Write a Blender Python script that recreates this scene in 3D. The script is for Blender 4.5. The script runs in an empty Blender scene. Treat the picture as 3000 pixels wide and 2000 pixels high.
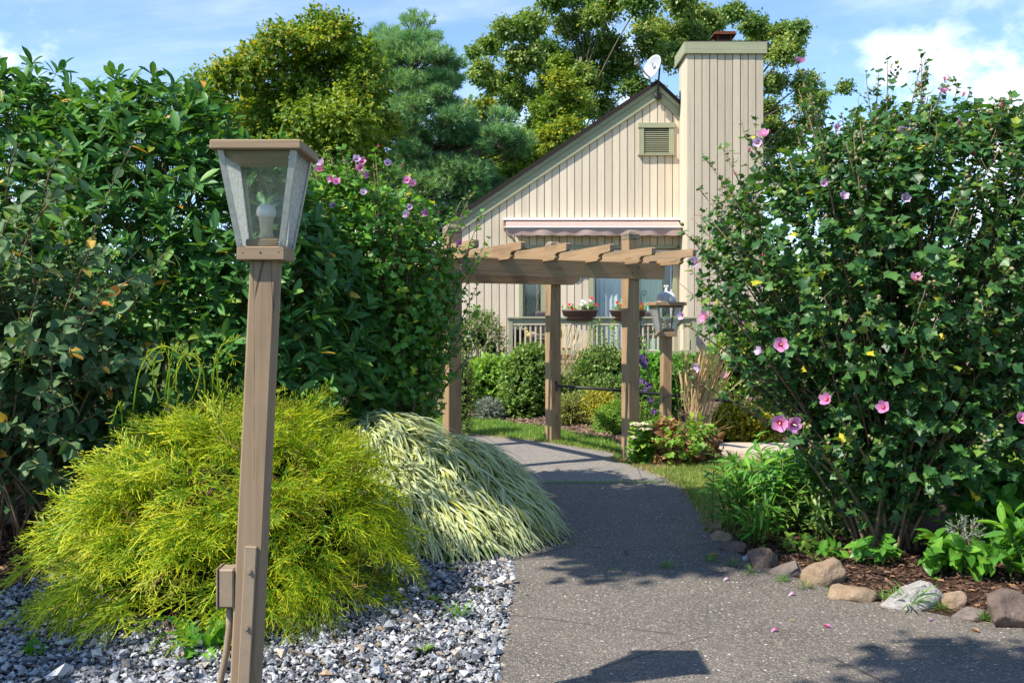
import bpy, bmesh, math, random
import numpy as np
from mathutils import Vector, Matrix, noise as mnoise

R = math.radians
rng = np.random.default_rng(11)
random.seed(5)
scene = bpy.context.scene
col = scene.collection

# ------------------------------------------------------------------ camera, sky, sun, exposure
EYE = 1.5
FPX = 2917.0                      # focal length in pixels of a 3000 px wide frame (35 mm lens)
cam_data = bpy.data.cameras.new("camera")
cam_data.lens = 35.0
cam_data.sensor_width = 36.0
cam_data.shift_y = -68.0 / 3000.0
cam_data.clip_start = 0.05
cam_data.clip_end = 3000.0
cam = bpy.data.objects.new("camera", cam_data)
cam.location = (0, 0, EYE)
cam.rotation_euler = (R(90), 0, 0)
col.objects.link(cam)
scene.camera = cam

SUN_B, SUN_EL = R(32), R(49)      # sun stands to the -X side, a little behind the camera
SDIR = Vector((-math.cos(SUN_B) * math.cos(SUN_EL), -math.sin(SUN_B) * math.cos(SUN_EL), math.sin(SUN_EL)))
world = bpy.data.worlds.new("World")
scene.world = world
world.use_nodes = True
wn, wl = world.node_tree.nodes, world.node_tree.links
wn.clear()
w_out = wn.new("ShaderNodeOutputWorld")
w_bg = wn.new("ShaderNodeBackground")
w_bg.inputs["Strength"].default_value = 0.15
w_sky = wn.new("ShaderNodeTexSky")
w_sky.sky_type = 'NISHITA'
w_sky.sun_disc = False
w_sky.sun_elevation = SUN_EL
w_sky.sun_rotation = math.atan2(SDIR.x, SDIR.y)
w_sky.altitude = 600
w_sky.air_density = 0.85
w_sky.dust_density = 0.05
w_sky.ozone_density = 4.0
# clouds: thin wind-drawn veils everywhere plus heaped clouds low over the horizon
tc = wn.new("ShaderNodeTexCoord")
sep = wn.new("ShaderNodeSeparateXYZ")
wl.new(tc.outputs["Generated"], sep.inputs[0])
def wmath(op, a, b=None, c=None, clamp=False):
    n = wn.new("ShaderNodeMath"); n.operation = op; n.use_clamp = clamp
    for i, v in enumerate((a, b, c)):
        if v is None: continue
        if isinstance(v, (int, float)): n.inputs[i].default_value = v
        else: wl.new(v, n.inputs[i])
    return n.outputs[0]
zc = wmath('ADD', wmath('MAXIMUM', sep.outputs["Z"], 0.0), 0.22)
px = wmath('DIVIDE', sep.outputs["X"], zc)
py = wmath('DIVIDE', sep.outputs["Y"], zc)
comb = wn.new("ShaderNodeCombineXYZ")
wl.new(px, comb.inputs[0]); wl.new(py, comb.inputs[1])
def wnoise(vec, scale, detail, rough, loc, sc, rot=0.0, dist=0.0):
    m = wn.new("ShaderNodeMapping"); m.inputs["Location"].default_value = loc; m.inputs["Scale"].default_value = sc
    m.inputs["Rotation"].default_value = (0, 0, rot)
    wl.new(vec, m.inputs[0])
    n = wn.new("ShaderNodeTexNoise"); n.inputs["Scale"].default_value = scale; n.inputs["Detail"].default_value = detail
    n.inputs["Roughness"].default_value = rough; n.inputs["Distortion"].default_value = dist
    wl.new(m.outputs[0], n.inputs["Vector"])
    return n.outputs["Fac"]
def wramp(v, a, b):
    n = wn.new("ShaderNodeMapRange"); n.interpolation_type = 'SMOOTHSTEP'
    n.inputs["From Min"].default_value = a; n.inputs["From Max"].default_value = b
    wl.new(v, n.inputs["Value"])
    return n.outputs[0]
veil = wmath('MULTIPLY', wramp(wnoise(comb.outputs[0], 1.1, 7, 0.62, (2.0, 3.9, 0), (0.55, 1.5, 1), 0.5, 0.5), 0.47, 0.86), 0.7)
heap_n = wnoise(tc.outputs["Generated"], 3.6, 9, 0.58, (0.81, 0.37, 0.2), (1, 1, 1.5))
low = wramp(sep.outputs["Z"], 0.34, 0.16)
heap = wmath('MULTIPLY', wramp(heap_n, 0.535, 0.62), low)
cloud = wmath('MAXIMUM', veil, heap, None, True)
shade_n = wramp(wnoise(tc.outputs["Generated"], 9, 5, 0.6, (2.1, 0.3, 0.2), (1, 1, 1.4)), 0.25, 0.75)
cmix = wn.new("ShaderNodeMix"); cmix.data_type = 'RGBA'
cmix.inputs["A"].default_value = (5.2, 5.5, 6.2, 1); cmix.inputs["B"].default_value = (7.6, 7.6, 7.8, 1)
wl.new(shade_n, cmix.inputs["Factor"])
smix = wn.new("ShaderNodeMix"); smix.data_type = 'RGBA'
wl.new(cloud, smix.inputs["Factor"])
wl.new(w_sky.outputs[0], smix.inputs["A"]); wl.new(cmix.outputs["Result"], smix.inputs["B"])
wl.new(smix.outputs["Result"], w_bg.inputs["Color"])
wl.new(w_bg.outputs[0], w_out.inputs[0])

sun_data = bpy.data.lights.new("sun", 'SUN')
sun_data.energy = 4.5
sun_data.angle = R(0.53)
sun_data.color = (1.0, 0.93, 0.82)
sun = bpy.data.objects.new("sun", sun_data)
sun.rotation_euler = SDIR.to_track_quat('Z', 'Y').to_euler()
sun.location = (-20, -10, 25)
col.objects.link(sun)

scene.view_settings.view_transform = 'Standard'
scene.view_settings.look = 'None'
scene.view_settings.exposure = 0.90
scene.view_settings.gamma = 1.0
scene.render.engine = 'CYCLES'
scene.cycles.max_bounces = 7
scene.cycles.transparent_max_bounces = 10
scene.cycles.use_denoising = True
scene.cycles.caustics_reflective = False
scene.cycles.caustics_refractive = False

# ------------------------------------------------------------------ measuring helpers
def W(x, y, d):
    """world point at distance d (m) seen at photograph pixel x, y"""
    return np.array([(x - 1500) * d / FPX, d, EYE - (y - 932) * d / FPX])

def G(x, y, h=0.0):
    """world point at height h seen at photograph pixel x, y"""
    d = (EYE - h) * FPX / (y - 932)
    return np.array([(x - 1500) * d / FPX, d, h])

# ------------------------------------------------------------------ mesh collecting
class Tpl:
    def __init__(s, V, polys, lf=None):
        s.V = np.array(V, float)
        s.loops = np.array([i for p in polys for i in p], np.int32)
        s.sizes = np.array([len(p) for p in polys], np.int32)
        s.lf = np.zeros((len(s.V), 3)) if lf is None else np.array(lf, float)

class Geo:
    def __init__(s):
        s.V, s.L, s.S, s.A, s.M, s.n = [], [], [], [], [], 0
    def add(s, V, polys, lf=None, mi=0):
        return s.inst(Tpl(V, polys, lf), None, np.zeros((1, 3)), None, mi)
    def inst(s, t, Rm, T, rnd=None, mi=0):
        T = np.asarray(T, float); N = len(T)
        if N == 0: return s
        if Rm is None: v = t.V[None] + T[:, None]
        else: v = np.einsum('nij,vj->nvi', Rm, t.V) + T[:, None]
        nv = len(t.V)
        s.V.append(v.reshape(-1, 3))
        s.L.append((t.loops[None] + (np.arange(N) * nv)[:, None] + s.n).ravel())
        s.S.append(np.tile(t.sizes, N))
        lf = np.tile(t.lf, (N, 1))
        if rnd is not None: lf[:, 2] += np.repeat(rnd, nv)
        s.A.append(lf)
        s.M.append(np.full(N * len(t.sizes), mi, np.int32))
        s.n += N * nv
        return s
    # --- solids -----------------------------------------------------------
    def box(s, c, size, rot=None, grain=1, ch=0.004, mi=0):
        """box with chamfered edges; grain names the axis the wood grain follows"""
        hx = np.array(size, float) / 2
        ch = min(ch, hx.min() * 0.45)
        V, idx = [], {}
        for sx in (-1, 1):
            for sy in (-1, 1):
                for sz in (-1, 1):
                    for a in range(3):
                        p = np.array([sx, sy, sz]) * (hx - ch)
                        p[a] = (sx, sy, sz)[a] * hx[a]
                        idx[(sx, sy, sz, a)] = len(V); V.append(p)
        F = []
        for a in range(3):
            b, c2 = (a + 1) % 3, (a + 2) % 3
            for q in (-1, 1):
                f = []
                for (u, w) in ((-1, -1), (1, -1), (1, 1), (-1, 1)):
                    k = [0, 0, 0]; k[a] = q; k[b] = u; k[c2] = w
                    f.append(idx[(*k, a)])
                F.append(f if q > 0 else f[::-1])
        for a in range(3):
            b, c2 = (a + 1) % 3, (a + 2) % 3
            for u in (-1, 1):
                for w in (-1, 1):
                    k0 = [0, 0, 0]; k0[a] = -1; k0[b] = u; k0[c2] = w
                    k1 = list(k0); k1[a] = 1
                    f = [idx[(*k0, b)], idx[(*k1, b)], idx[(*k1, c2)], idx[(*k0, c2)]]
                    F.append(f if u * w < 0 else f[::-1])
        for sx in (-1, 1):
            for sy in (-1, 1):
                for sz in (-1, 1):
                    f = [idx[(sx, sy, sz, a)] for a in range(3)]
                    F.append(f if sx * sy * sz > 0 else f[::-1])
        V = np.array(V)
        order = {0: (1, 0, 2), 1: (0, 1, 2), 2: (0, 2, 1)}[grain]
        lf = V[:, order] + rng.uniform(-20, 20, 3)
        if rot is not None: V = V @ np.array(rot).T
        return s.add(V + np.array(c, float), F, lf, mi)
    def prism(s, poly, y0, y1, mi=0, grain=1, frame=None):
        """polygon (x,z) pushed from y0 to y1"""
        n = len(poly)
        V = [(p[0], y0, p[1]) for p in poly] + [(p[0], y1, p[1]) for p in poly]
        area = sum(poly[i][0] * poly[(i + 1) % n][1] - poly[(i + 1) % n][0] * poly[i][1] for i in range(n))
        F = [list(range(n)), list(range(2 * n - 1, n - 1, -1))]
        for i in range(n):
            j = (i + 1) % n
            F.append([i, i + n, j + n, j])
        if area < 0: F = [f[::-1] for f in F]
        if y1 < y0: F = [f[::-1] for f in F]
        V = np.array(V, float)
        order = {0: (1, 0, 2), 1: (0, 1, 2), 2: (0, 2, 1)}[grain]
        lf = V[:, order] + rng.uniform(-20, 20, 3)
        if frame is not None: V = V @ np.array(frame[0]).T + np.array(frame[1])
        return s.add(V, F, lf, mi)
    def tube(s, pts, rad, n=6, mi=0, cap=True):
        pts = np.array(pts, float); m = len(pts)
        rad = np.full(m, rad) if np.isscalar(rad) else np.array(rad, float)
        d = np.gradient(pts, axis=0); d /= np.linalg.norm(d, axis=1)[:, None] + 1e-9
        up = np.array([0, 0, 1.0]) if abs(d[0][2]) < 0.9 else np.array([1.0, 0, 0])
        V, lf = [], []; off = rng.uniform(0, 9)
        ln = np.concatenate([[0], np.cumsum(np.linalg.norm(np.diff(pts, axis=0), axis=1))])
        x = np.cross(up, d[0]); x /= np.linalg.norm(x)
        for i in range(m):
            x = x - d[i] * (x @ d[i]); x /= np.linalg.norm(x) + 1e-9
            y = np.cross(d[i], x)
            for k in range(n):
                a = 2 * math.pi * k / n
                V.append(pts[i] + rad[i] * (x * math.cos(a) + y * math.sin(a)))
                lf.append((math.cos(a) * 0.1 + off, ln[i], math.sin(a) * 0.1))
        F = []
        for i in range(m - 1):
            for k in range(n):
                k2 = (k + 1) % n
                F.append([i * n + k, i * n + k2, (i + 1) * n + k2, (i + 1) * n + k])
        if cap:
            F.append(list(range(n))[::-1]); F.append([(m - 1) * n + k for k in range(n)])
        return s.add(V, F, lf, mi)
    def lathe(s, prof, c, n=20, mi=0, sx=1.0, sy=1.0):
        V, F, lf = [], [], []
        m = len(prof)
        for (r, z) in prof:
            for k in range(n):
                a = 2 * math.pi * k / n
                V.append((c[0] + r * sx * math.cos(a), c[1] + r * sy * math.sin(a), c[2] + z)); lf.append((a, z, 0))
        for i in range(m - 1):
            for k in range(n):
                k2 = (k + 1) % n
                F.append([i * n + k, i * n + k2, (i + 1) * n + k2, (i + 1) * n + k])
        F.append(list(range(n))[::-1]); F.append([(m - 1) * n + k for k in range(n)])
        return s.add(V, F, lf, mi)
    # --- finish -----------------------------------------------------------
    def mesh(s, name, mats, origin=(0, 0, 0), smooth=False):
        V = np.concatenate(s.V) - np.array(origin, float)
        L = np.concatenate(s.L).astype(np.int32); S = np.concatenate(s.S).astype(np.int32)
        me = bpy.data.meshes.new(name)
        me.vertices.add(len(V)); me.vertices.foreach_set("co", V.astype(np.float32).ravel())
        me.loops.add(len(L)); me.loops.foreach_set("vertex_index", L)
        me.polygons.add(len(S))
        me.polygons.foreach_set("loop_start", np.concatenate([[0], np.cumsum(S)[:-1]]).astype(np.int32))
        if not isinstance(mats, (list, tuple)): mats = [mats]
        for m in mats: me.materials.append(m)
        me.polygons.foreach_set("material_index", np.concatenate(s.M))
        me.polygons.foreach_set("use_smooth", np.full(len(S), smooth))
        at = me.attributes.new("lf", 'FLOAT_VECTOR', 'POINT')
        at.data.foreach_set("vector", np.concatenate(s.A).astype(np.float32).ravel())
        me.update(calc_edges=True)
        return me
    def build(s, name, mats, parent=None, smooth=False, kind=None, origin=None):
        if not s.V: return None
        o0 = ORG[parent.name] if parent is not None else (origin if origin is not None else (0, 0, 0))
        ob = bpy.data.objects.new(name, s.mesh(name, mats, o0, smooth))
        col.objects.link(ob)
        if parent is not None: ob.parent = parent
        else: ob.location = o0
        ORG[ob.name] = np.array(o0, float)
        if kind: ob["kind"] = kind
        return ob

ORG = {}
def thing(name, label, cat, loc=(0, 0, 0), group=None):
    o = bpy.data.objects.new(name, None); col.objects.link(o)
    o.empty_display_size = 0.1
    o.location = loc; o["label"] = label; o["category"] = cat
    if group: o["group"] = group
    ORG[o.name] = np.array(loc, float)
    return o
def tag(o, label, cat, group=None):
    o["label"] = label; o["category"] = cat
    if group: o["group"] = group
    return o
def struct(o):
    o["kind"] = "structure"; return o

def place_pieces(name, me, Rm, T, parent):
    """one object for each piece, all sharing one mesh"""
    o0 = ORG[parent.name]
    for i in range(len(T)):
        ob = bpy.data.objects.new(name, me)
        M = Matrix.Identity(4)
        for r in range(3):
            for c in range(3): M[r][c] = Rm[i][r][c]
            M[r][3] = T[i][r] - o0[r]
        ob.parent = parent
        ob.matrix_basis = M
        col.objects.link(ob)

# ------------------------------------------------------------------ vector helpers (arrays of N x 3)
UP = np.array([0, 0, 1.0])
def unit(v): return v / (np.linalg.norm(v, axis=-1, keepdims=True) + 1e-9)
def rvec(n): return unit(rng.normal(size=(n, 3)))
def frames(d, nrm, sc=1.0):
    """rotation matrices whose y axis follows d and whose z axis leans to nrm"""
    y = unit(d); x = unit(np.cross(y, nrm)); z = np.cross(x, y)
    M = np.stack([x, y, z], axis=-1)
    sc = np.asarray(sc, float)
    if sc.ndim == 1: M = M * sc[:, None, None]
    elif sc.ndim == 2: M = M * sc[:, None, :]
    else: M = M * sc
    return M
def perp(d):
    a = np.where(np.abs(d[:, 2:3]) < 0.9, UP[None], np.array([[1.0, 0, 0]]))
    x = unit(np.cross(d, a)); return x, np.cross(d, x)

# ------------------------------------------------------------------ leaf patterns (unit length along y, z up)
def leaf_tpl(w, n=4, fold=0.18, droop=0.2, power=1.0, peak=0.5, wave=0.0):
    V, lf, F = [(0, 0, 0)], [(0, 0, 0)], []
    for i in range(1, n):
        t = i / n
        tt = t ** (math.log(0.5) / math.log(peak))
        ww = w * 0.5 * math.sin(math.pi * tt) ** power
        z = -droop * t * t
        wv = wave * math.sin(t * 9)
        V += [(-ww, t, z + ww * fold * 2 + wv), (0, t, z), (ww, t, z + ww * fold * 2 - wv)]
        lf += [(-1, t, 0), (0, t, 0), (1, t, 0)]
    V.append((0, 1, -droop)); lf.append((0, 1, 0)); e = len(V) - 1
    F += [[0, 2, 1], [0, 3, 2]]
    for i in range(n - 2):
        a = 1 + i * 3; b = a + 3
        F += [[a, a + 1, b + 1, b], [a + 1, a + 2, b + 2, b + 1]]
    a = 1 + (n - 2) * 3
    F += [[a, a + 1, e], [a + 1, a + 2, e]]
    return Tpl(V, F, lf)
def lobed_tpl(droop=0.2, fold=0.25, wide=1.0):
    half = [(0.26, 0.02), (0.60, 0.47), (0.30, 0.60)]
    mids = [0.03, 0.32, 0.56]
    V, lf = [], []
    for (x, y), m in zip(half, mids):
        x *= wide
        for sgn in (-1, 0, 1):
            xx = sgn * x; yy = y if sgn else m
            V.append((xx, yy, -droop * yy * yy + abs(xx) * fold + (0.03 * math.sin(7 * yy + sgn)))); lf.append((sgn, yy, 0))
    V.append((0, 1.0, -droop)); lf.append((0, 1, 0)); e = len(V) - 1
    F = []
    for i in range(len(half) - 1):
        a, b = i * 3, i * 3 + 3
        F += [[a, a + 1, b + 1, b], [a + 1, a + 2, b + 2, b + 1]]
    a = (len(half) - 1) * 3
    F += [[a, a + 1, e], [a + 1, a + 2, e]]
    return Tpl(V, F, lf)
T_STICK = Tpl([(1, 0, 0), (-0.5, 0, 0.87), (-0.5, 0, -0.87), (0.6, 1, 0), (-0.3, 1, 0.52), (-0.3, 1, -0.52)],
              [[0, 3, 4, 1], [1, 4, 5, 2], [2, 5, 3, 0]], [(0, 0, 0)] * 3 + [(0, 1, 0)] * 3)
T_RHODO = [leaf_tpl(0.36, 4, 0.14, 0.12, 0.7, 0.55), leaf_tpl(0.37, 4, 0.2, 0.3, 0.7, 0.55), leaf_tpl(0.32, 4, 0.3, 0.05, 0.7, 0.53)]
T_OVAL = [leaf_tpl(0.62, 4, 0.12, 0.15, 0.7, 0.45), leaf_tpl(0.66, 4, 0.22, 0.35, 0.7, 0.42)]
T_LANCE = [leaf_tpl(0.24, 4, 0.2, 0.25, 0.9, 0.42), leaf_tpl(0.22, 4, 0.2, 0.5, 0.9, 0.42)]
T_OVAL3, T_LANCE3 = [leaf_tpl(0.62, 3, 0.15, 0.25, 0.7, 0.47)], [leaf_tpl(0.26, 3, 0.2, 0.35, 0.8, 0.45)]
T_SMALL = [leaf_tpl(0.55, 3, 0.2, 0.15, 0.8, 0.48)]
T_LOBED = [lobed_tpl(0.15, 0.2), lobed_tpl(0.4, 0.3, 0.9), lobed_tpl(0.05, 0.12, 1.1)]
T_TREE = [Tpl([(0, 0, 0), (-0.36, 0.5, 0.14), (0.36, 0.55, 0.14), (0, 1, -0.08)], [[0, 3, 1], [0, 2, 3]], [(0, 0, 0), (-1, .5, 0), (1, .5, 0), (0, 1, 0)])]
def needle_tpl(k=8, w=0.042):
    V, F, lf = [], [], []
    r = random.Random(3)
    for i in range(k):
        a = i * 2.4; t = 0.25 + 0.55 * (i / k)
        d = Vector((math.cos(a) * math.sin(t * 1.5), math.cos(t * 1.2), math.sin(a) * math.sin(t * 1.5))).normalized()
        b = Vector((0, 0.45 * r.random(), 0)); x = d.orthogonal().normalized() * w
        j = len(V)
        V += [tuple(b - x), tuple(b + x), tuple(b + d * 0.65)]
        lf += [(0, 0, 0), (0, 0, 0), (0, 1, 0)]; F.append([j, j + 1, j + 2])
    return Tpl(V, F, lf)
T_NEEDLE = needle_tpl()
def ico_tpl(sub=1, sc=(1, 1, 1), jitter=0.0, seed=0):
    bm = bmesh.new(); bmesh.ops.create_icosphere(bm, subdivisions=sub, radius=1)
    r = random.Random(seed)
    V = []
    for v in bm.verts:
        k = 1 + r.uniform(-jitter, jitter)
        V.append((v.co.x * sc[0] * k, v.co.y * sc[1] * k, v.co.z * sc[2] * k))
    bm.verts.index_update()
    F = [[v.index for v in f.verts] for f in bm.faces]
    bm.free()
    return Tpl(V, F, [(0, (v[1] + 1) / 2, 0) for v in V])
T_BUD = ico_tpl(1, (0.72, 1, 0.72))

def scatter(g, tpls, Rm, T, rnd=None, mi=0):
    k = rng.integers(0, len(tpls), len(T))
    if rnd is None: rnd = rng.random(len(T))
    for i, t in enumerate(tpls):
        m = k == i
        g.inst(t, Rm[m], T[m], rnd[m], mi)

def sprays(P, D, n, L, size, tilt=1.0, jit=0.25, up=0.6, droop=0.0, opp=False):
    """n leaves along each twig (start P, direction D, length L). returns matrices, points"""
    N = len(P); D = unit(D)
    L = np.broadcast_to(np.asarray(L, float), (N,))
    k = np.tile(np.arange(n), N)
    Pi, Di, Li = np.repeat(P, n, 0), np.repeat(D, n, 0), np.repeat(L, n)
    f = (k + 0.3 + 0.7 * rng.random(N * n)) / n
    pos = Pi + Di * (Li * f)[:, None]
    a, b = perp(Di)
    phi = (k * 2.4 if not opp else (k // 2) * 1.57 + (k % 2) * math.pi) + np.repeat(rng.random(N) * 6.28, n) + rng.normal(size=N * n) * 0.25
    rad = a * np.cos(phi)[:, None] + b * np.sin(phi)[:, None]
    t = tilt * (1.15 - 0.5 * f) + rng.normal(size=N * n) * jit
    d = Di * np.cos(t)[:, None] + rad * np.sin(t)[:, None]
    d[:, 2] -= droop
    nr = Di * 0.5 + UP * up + rng.normal(size=(N * n, 3)) * 0.3 - rad * 0.2
    s = size * rng.choice([0.5, 0.7, 0.85, 1.0, 1.15, 1.3], N * n) * rng.uniform(0.9, 1.1, N * n)
    return frames(d, nr, s), pos
def sticks(g, P, D, L, r, mi=0, rnd=None):
    N = len(P); sc = np.stack([np.broadcast_to(r, (N,)), np.broadcast_to(L, (N,)), np.broadcast_to(r, (N,))], 1)
    g.inst(T_STICK, frames(D, rvec(N), sc), P, rng.random(N) if rnd is None else rnd, mi)

def blob_points(blobs, n, shell=0.14, zmin=0.02, bias=0.15, inside=0.8):
    """points near the skin of a heap of ellipsoids (cx,cy,cz,rx,ry,rz), with outward directions"""
    B = np.array(blobs, float)
    w = (B[:, 3] * B[:, 4] + B[:, 4] * B[:, 5] + B[:, 3] * B[:, 5]); w /= w.sum()
    P, D = [], []
    got = 0
    while got < n:
        m = int((n - got) * 1.6) + 50
        k = rng.choice(len(B), m, p=w)
        d = rvec(m); d[:, 2] += bias; d = unit(d)
        r = 1 - np.abs(rng.normal(0, shell, m))
        p = B[k, :3] + d * B[k, 3:] * r[:, None]
        ok = p[:, 2] > zmin
        for j in range(len(B)):
            q = np.linalg.norm((p - B[j, :3]) / B[j, 3:], axis=1)
            ok &= (q > inside) | (k == j)
        o = unit(d / B[k, 3:])
        P.append(p[ok]); D.append(o[ok]); got += ok.sum()
    return np.concatenate(P)[:n], np.concatenate(D)[:n]

CAMP = np.array([0, 0, EYE])
def pick_front(T, n, axis_d=None):
    """indices of the n pieces that stand nearest to the camera inside its frame"""
    v = T - CAMP
    d = np.linalg.norm(v, axis=1)
    y = np.maximum(v[:, 1], 0.1)
    inside = (np.abs(v[:, 0] / y) < 0.50) & (v[:, 2] / y < 0.31) & (v[:, 2] / y > -0.36)
    d = np.where(inside, d, 1e6)
    idx = np.argsort(d)[:n]
    return idx[d[idx] < 1e5]
def leafy(parent, tpls, Rm, T, mat, pieces=0, piece_name="leaf", name="foliage", smooth=True):
    """leaves of one plant: the nearest ones as objects of their own, the others joined"""
    N = len(T); keep = np.ones(N, bool)
    if pieces:
        idx = pick_front(T, pieces); keep[idx] = False
        ks = rng.integers(0, len(tpls), len(idx))
        for i, t in enumerate(tpls):
            g = Geo(); g.inst(t, None, np.zeros((1, 3)))
            me = g.mesh(piece_name, mat, (0, 0, 0), smooth)
            j = idx[ks == i]
            place_pieces(piece_name, me, Rm[j], T[j], parent)
    g = Geo(); scatter(g, tpls, Rm[keep], T[keep])
    return g.build(name, mat, parent, smooth, "stuff")
# ------------------------------------------------------------------ materials
class NT:
    def __init__(s, name):
        s.m = bpy.data.materials.new(name); s.m.use_nodes = True
        s.n, s.l = s.m.node_tree.nodes, s.m.node_tree.links
        s.n.clear()
        s.out = s.n.new("ShaderNodeOutputMaterial")
        s.b = s.n.new("ShaderNodeBsdfPrincipled")
        s.l.new(s.b.outputs[0], s.out.inputs[0])
    def set(s, node, k, v):
        if hasattr(v, "is_output") or isinstance(v, bpy.types.NodeSocket): s.l.new(v, node.inputs[k])
        else: node.inputs[k].default_value = v
    def lf(s):
        a = s.n.new("ShaderNodeAttribute"); a.attribute_name = "lf"; return a.outputs["Vector"]
    def obj(s):
        a = s.n.new("ShaderNodeTexCoord"); return a.outputs["Object"]
    def pos(s):
        a = s.n.new("ShaderNodeNewGeometry"); return a.outputs["Position"]
    def sepx(s, v):
        a = s.n.new("ShaderNodeSeparateXYZ"); s.l.new(v, a.inputs[0]); return a.outputs
    def map(s, v, sc=(1, 1, 1), loc=(0, 0, 0)):
        a = s.n.new("ShaderNodeMapping"); a.inputs["Scale"].default_value = sc; a.inputs["Location"].default_value = loc
        s.l.new(v, a.inputs[0]); return a.outputs[0]
    def noise(s, v, scale=5, detail=4, rough=0.55, dist=0.0):
        a = s.n.new("ShaderNodeTexNoise"); a.inputs["Scale"].default_value = scale; a.inputs["Detail"].default_value = detail
        a.inputs["Roughness"].default_value = rough; a.inputs["Distortion"].default_value = dist
        s.l.new(v, a.inputs["Vector"]); return a.outputs["Fac"]
    def vor(s, v, scale=5, feature='F1', out="Distance", rnd=1.0):
        a = s.n.new("ShaderNodeTexVoronoi"); a.feature = feature; a.inputs["Scale"].default_value = scale
        a.inputs["Randomness"].default_value = rnd
        s.l.new(v, a.inputs["Vector"]); return a.outputs[out]
    def math(s, op, a, b=0.0, c=None, clamp=False):
        n = s.n.new("ShaderNodeMath"); n.operation = op; n.use_clamp = clamp
        s.set(n, 0, a); s.set(n, 1, b)
        if c is not None: s.set(n, 2, c)
        return n.outputs[0]
    def ramp(s, v, stops, interp='LINEAR'):
        a = s.n.new("ShaderNodeValToRGB"); e = a.color_ramp.elements; a.color_ramp.interpolation = interp
        while len(e) < len(stops): e.new(0.5)
        for k, (p, c) in zip(e, stops): k.position = p; k.color = (*c, 1) if len(c) == 3 else c
        s.l.new(v, a.inputs[0]); return a.outputs[0]
    def rng(s, v, a, b, c=0.0, d=1.0):
        n = s.n.new("ShaderNodeMapRange")
        for k, x in (("From Min", a), ("From Max", b), ("To Min", c), ("To Max", d)): n.inputs[k].default_value = x
        s.l.new(v, n.inputs["Value"]); return n.outputs[0]
    def mix(s, f, a, b, mode='MIX'):
        n = s.n.new("ShaderNodeMix"); n.data_type = 'RGBA'; n.blend_type = mode
        s.set(n, "Factor", f)
        for k, v in (("A", a), ("B", b)):
            if isinstance(v, tuple) and len(v) == 3: v = (*v, 1)
            s.set(n, k, v)
        return n.outputs["Result"]
    def bump(s, h, strength=0.5, dist=0.01):
        n = s.n.new("ShaderNodeBump"); n.inputs["Strength"].default_value = strength; n.inputs["Distance"].default_value = dist
        s.l.new(h, n.inputs["Height"]); s.l.new(n.outputs[0], s.b.inputs["Normal"]); return n.outputs[0]
    def base(s, c, rough=0.7, spec=0.4):
        if isinstance(c, tuple) and len(c) == 3: c = (*c, 1)
        s.set(s.b, "Base Color", c); s.set(s.b, "Roughness", rough); s.b.inputs["Specular IOR Level"].default_value = spec
        return s
    def rnd(s, z):
        oi = s.n.new("ShaderNodeObjectInfo")
        return s.math('FRACT', s.math('ADD', z, oi.outputs["Random"]))

def leaf_mat(name, stops, rough=0.45, trans=0.3, vein=0.25, spec=0.4, tint=(1.5, 1.35, 0.5), tipv=None, k=1.0):
    stops = [(p, tuple(min(0.75, x * k) for x in c)) for p, c in stops]
    t = NT(name); v = t.lf(); x = t.sepx(v)
    r = t.rnd(x["Z"])
    c = t.ramp(r, stops)
    if tipv is not None:
        c = t.mix(t.rng(x["Y"], tipv[0], tipv[1]), c, tipv[2])
    if vein:
        mid = t.rng(t.math('ABSOLUTE', x["X"]), 0.0, 0.35, vein, 0.0)
        c = t.mix(mid, c, t.mix(1.0, c, (1.9, 1.8, 1.5, 1), 'MULTIPLY'))
    t.base(c, rough, spec)
    if trans:
        tr = t.n.new("ShaderNodeBsdfTranslucent")
        t.l.new(t.mix(1.0, c, (*tint, 1), 'MULTIPLY'), tr.inputs[0])
        mx = t.n.new("ShaderNodeMixShader"); mx.inputs[0].default_value = trans
        t.l.new(t.b.outputs[0], mx.inputs[1]); t.l.new(tr.outputs[0], mx.inputs[2]); t.l.new(mx.outputs[0], t.out.inputs[0])
    return t.m

def wood_mat(name, c0, c1, weather=0.25, rough=0.65, grain=1.0):
    t = NT(name); v = t.lf()
    g = t.noise(t.map(v, (38, 1.6, 38)), 1.0, 5, 0.6, 0.6)
    g2 = t.noise(t.map(v, (9, 2.2, 9)), 1.0, 4, 0.6)
    c = t.mix(t.rng(g, 0.3, 0.7), c0, c1)
    c = t.mix(t.math('MULTIPLY', t.rng(g2, 0.52, 0.72), weather), c, tuple(x * 0.55 for x in c0))
    oi = t.n.new('ShaderNodeObjectInfo'); gy = t.noise(t.map(v, (5, 0.9, 5)), 1.0, 5, 0.7)
    c = t.mix(t.math('MULTIPLY', t.rng(gy, 0.5, 0.75), t.rng(oi.outputs['Random'], 0, 1, 0.25, 0.8)), c, (c0[0] * 0.75 + 0.03, c0[1] * 0.8 + 0.035, c0[2] * 0.9 + 0.035))
    # drying cracks and knots
    ck = t.vor(t.map(v, (16, 0.7, 16)), 1.0, 'DISTANCE_TO_EDGE')
    cr = t.math('MULTIPLY', t.rng(ck, 0.0, 0.018, 1.0, 0.0), t.rng(g2, 0.5, 0.62))
    c = t.mix(cr, c, tuple(x * 0.22 for x in c0))
    kn = t.rng(t.vor(t.map(v, (5, 1.6, 5)), 1.0), 0.0, 0.12, 0.7, 0.0)
    c = t.mix(kn, c, tuple(x * 0.4 for x in c0))
    t.base(c, rough, 0.3)
    t.bump(t.math('SUBTRACT', t.math('MULTIPLY', g, 0.6 * grain), cr), 0.5, 0.004)
    return t.m

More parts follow.
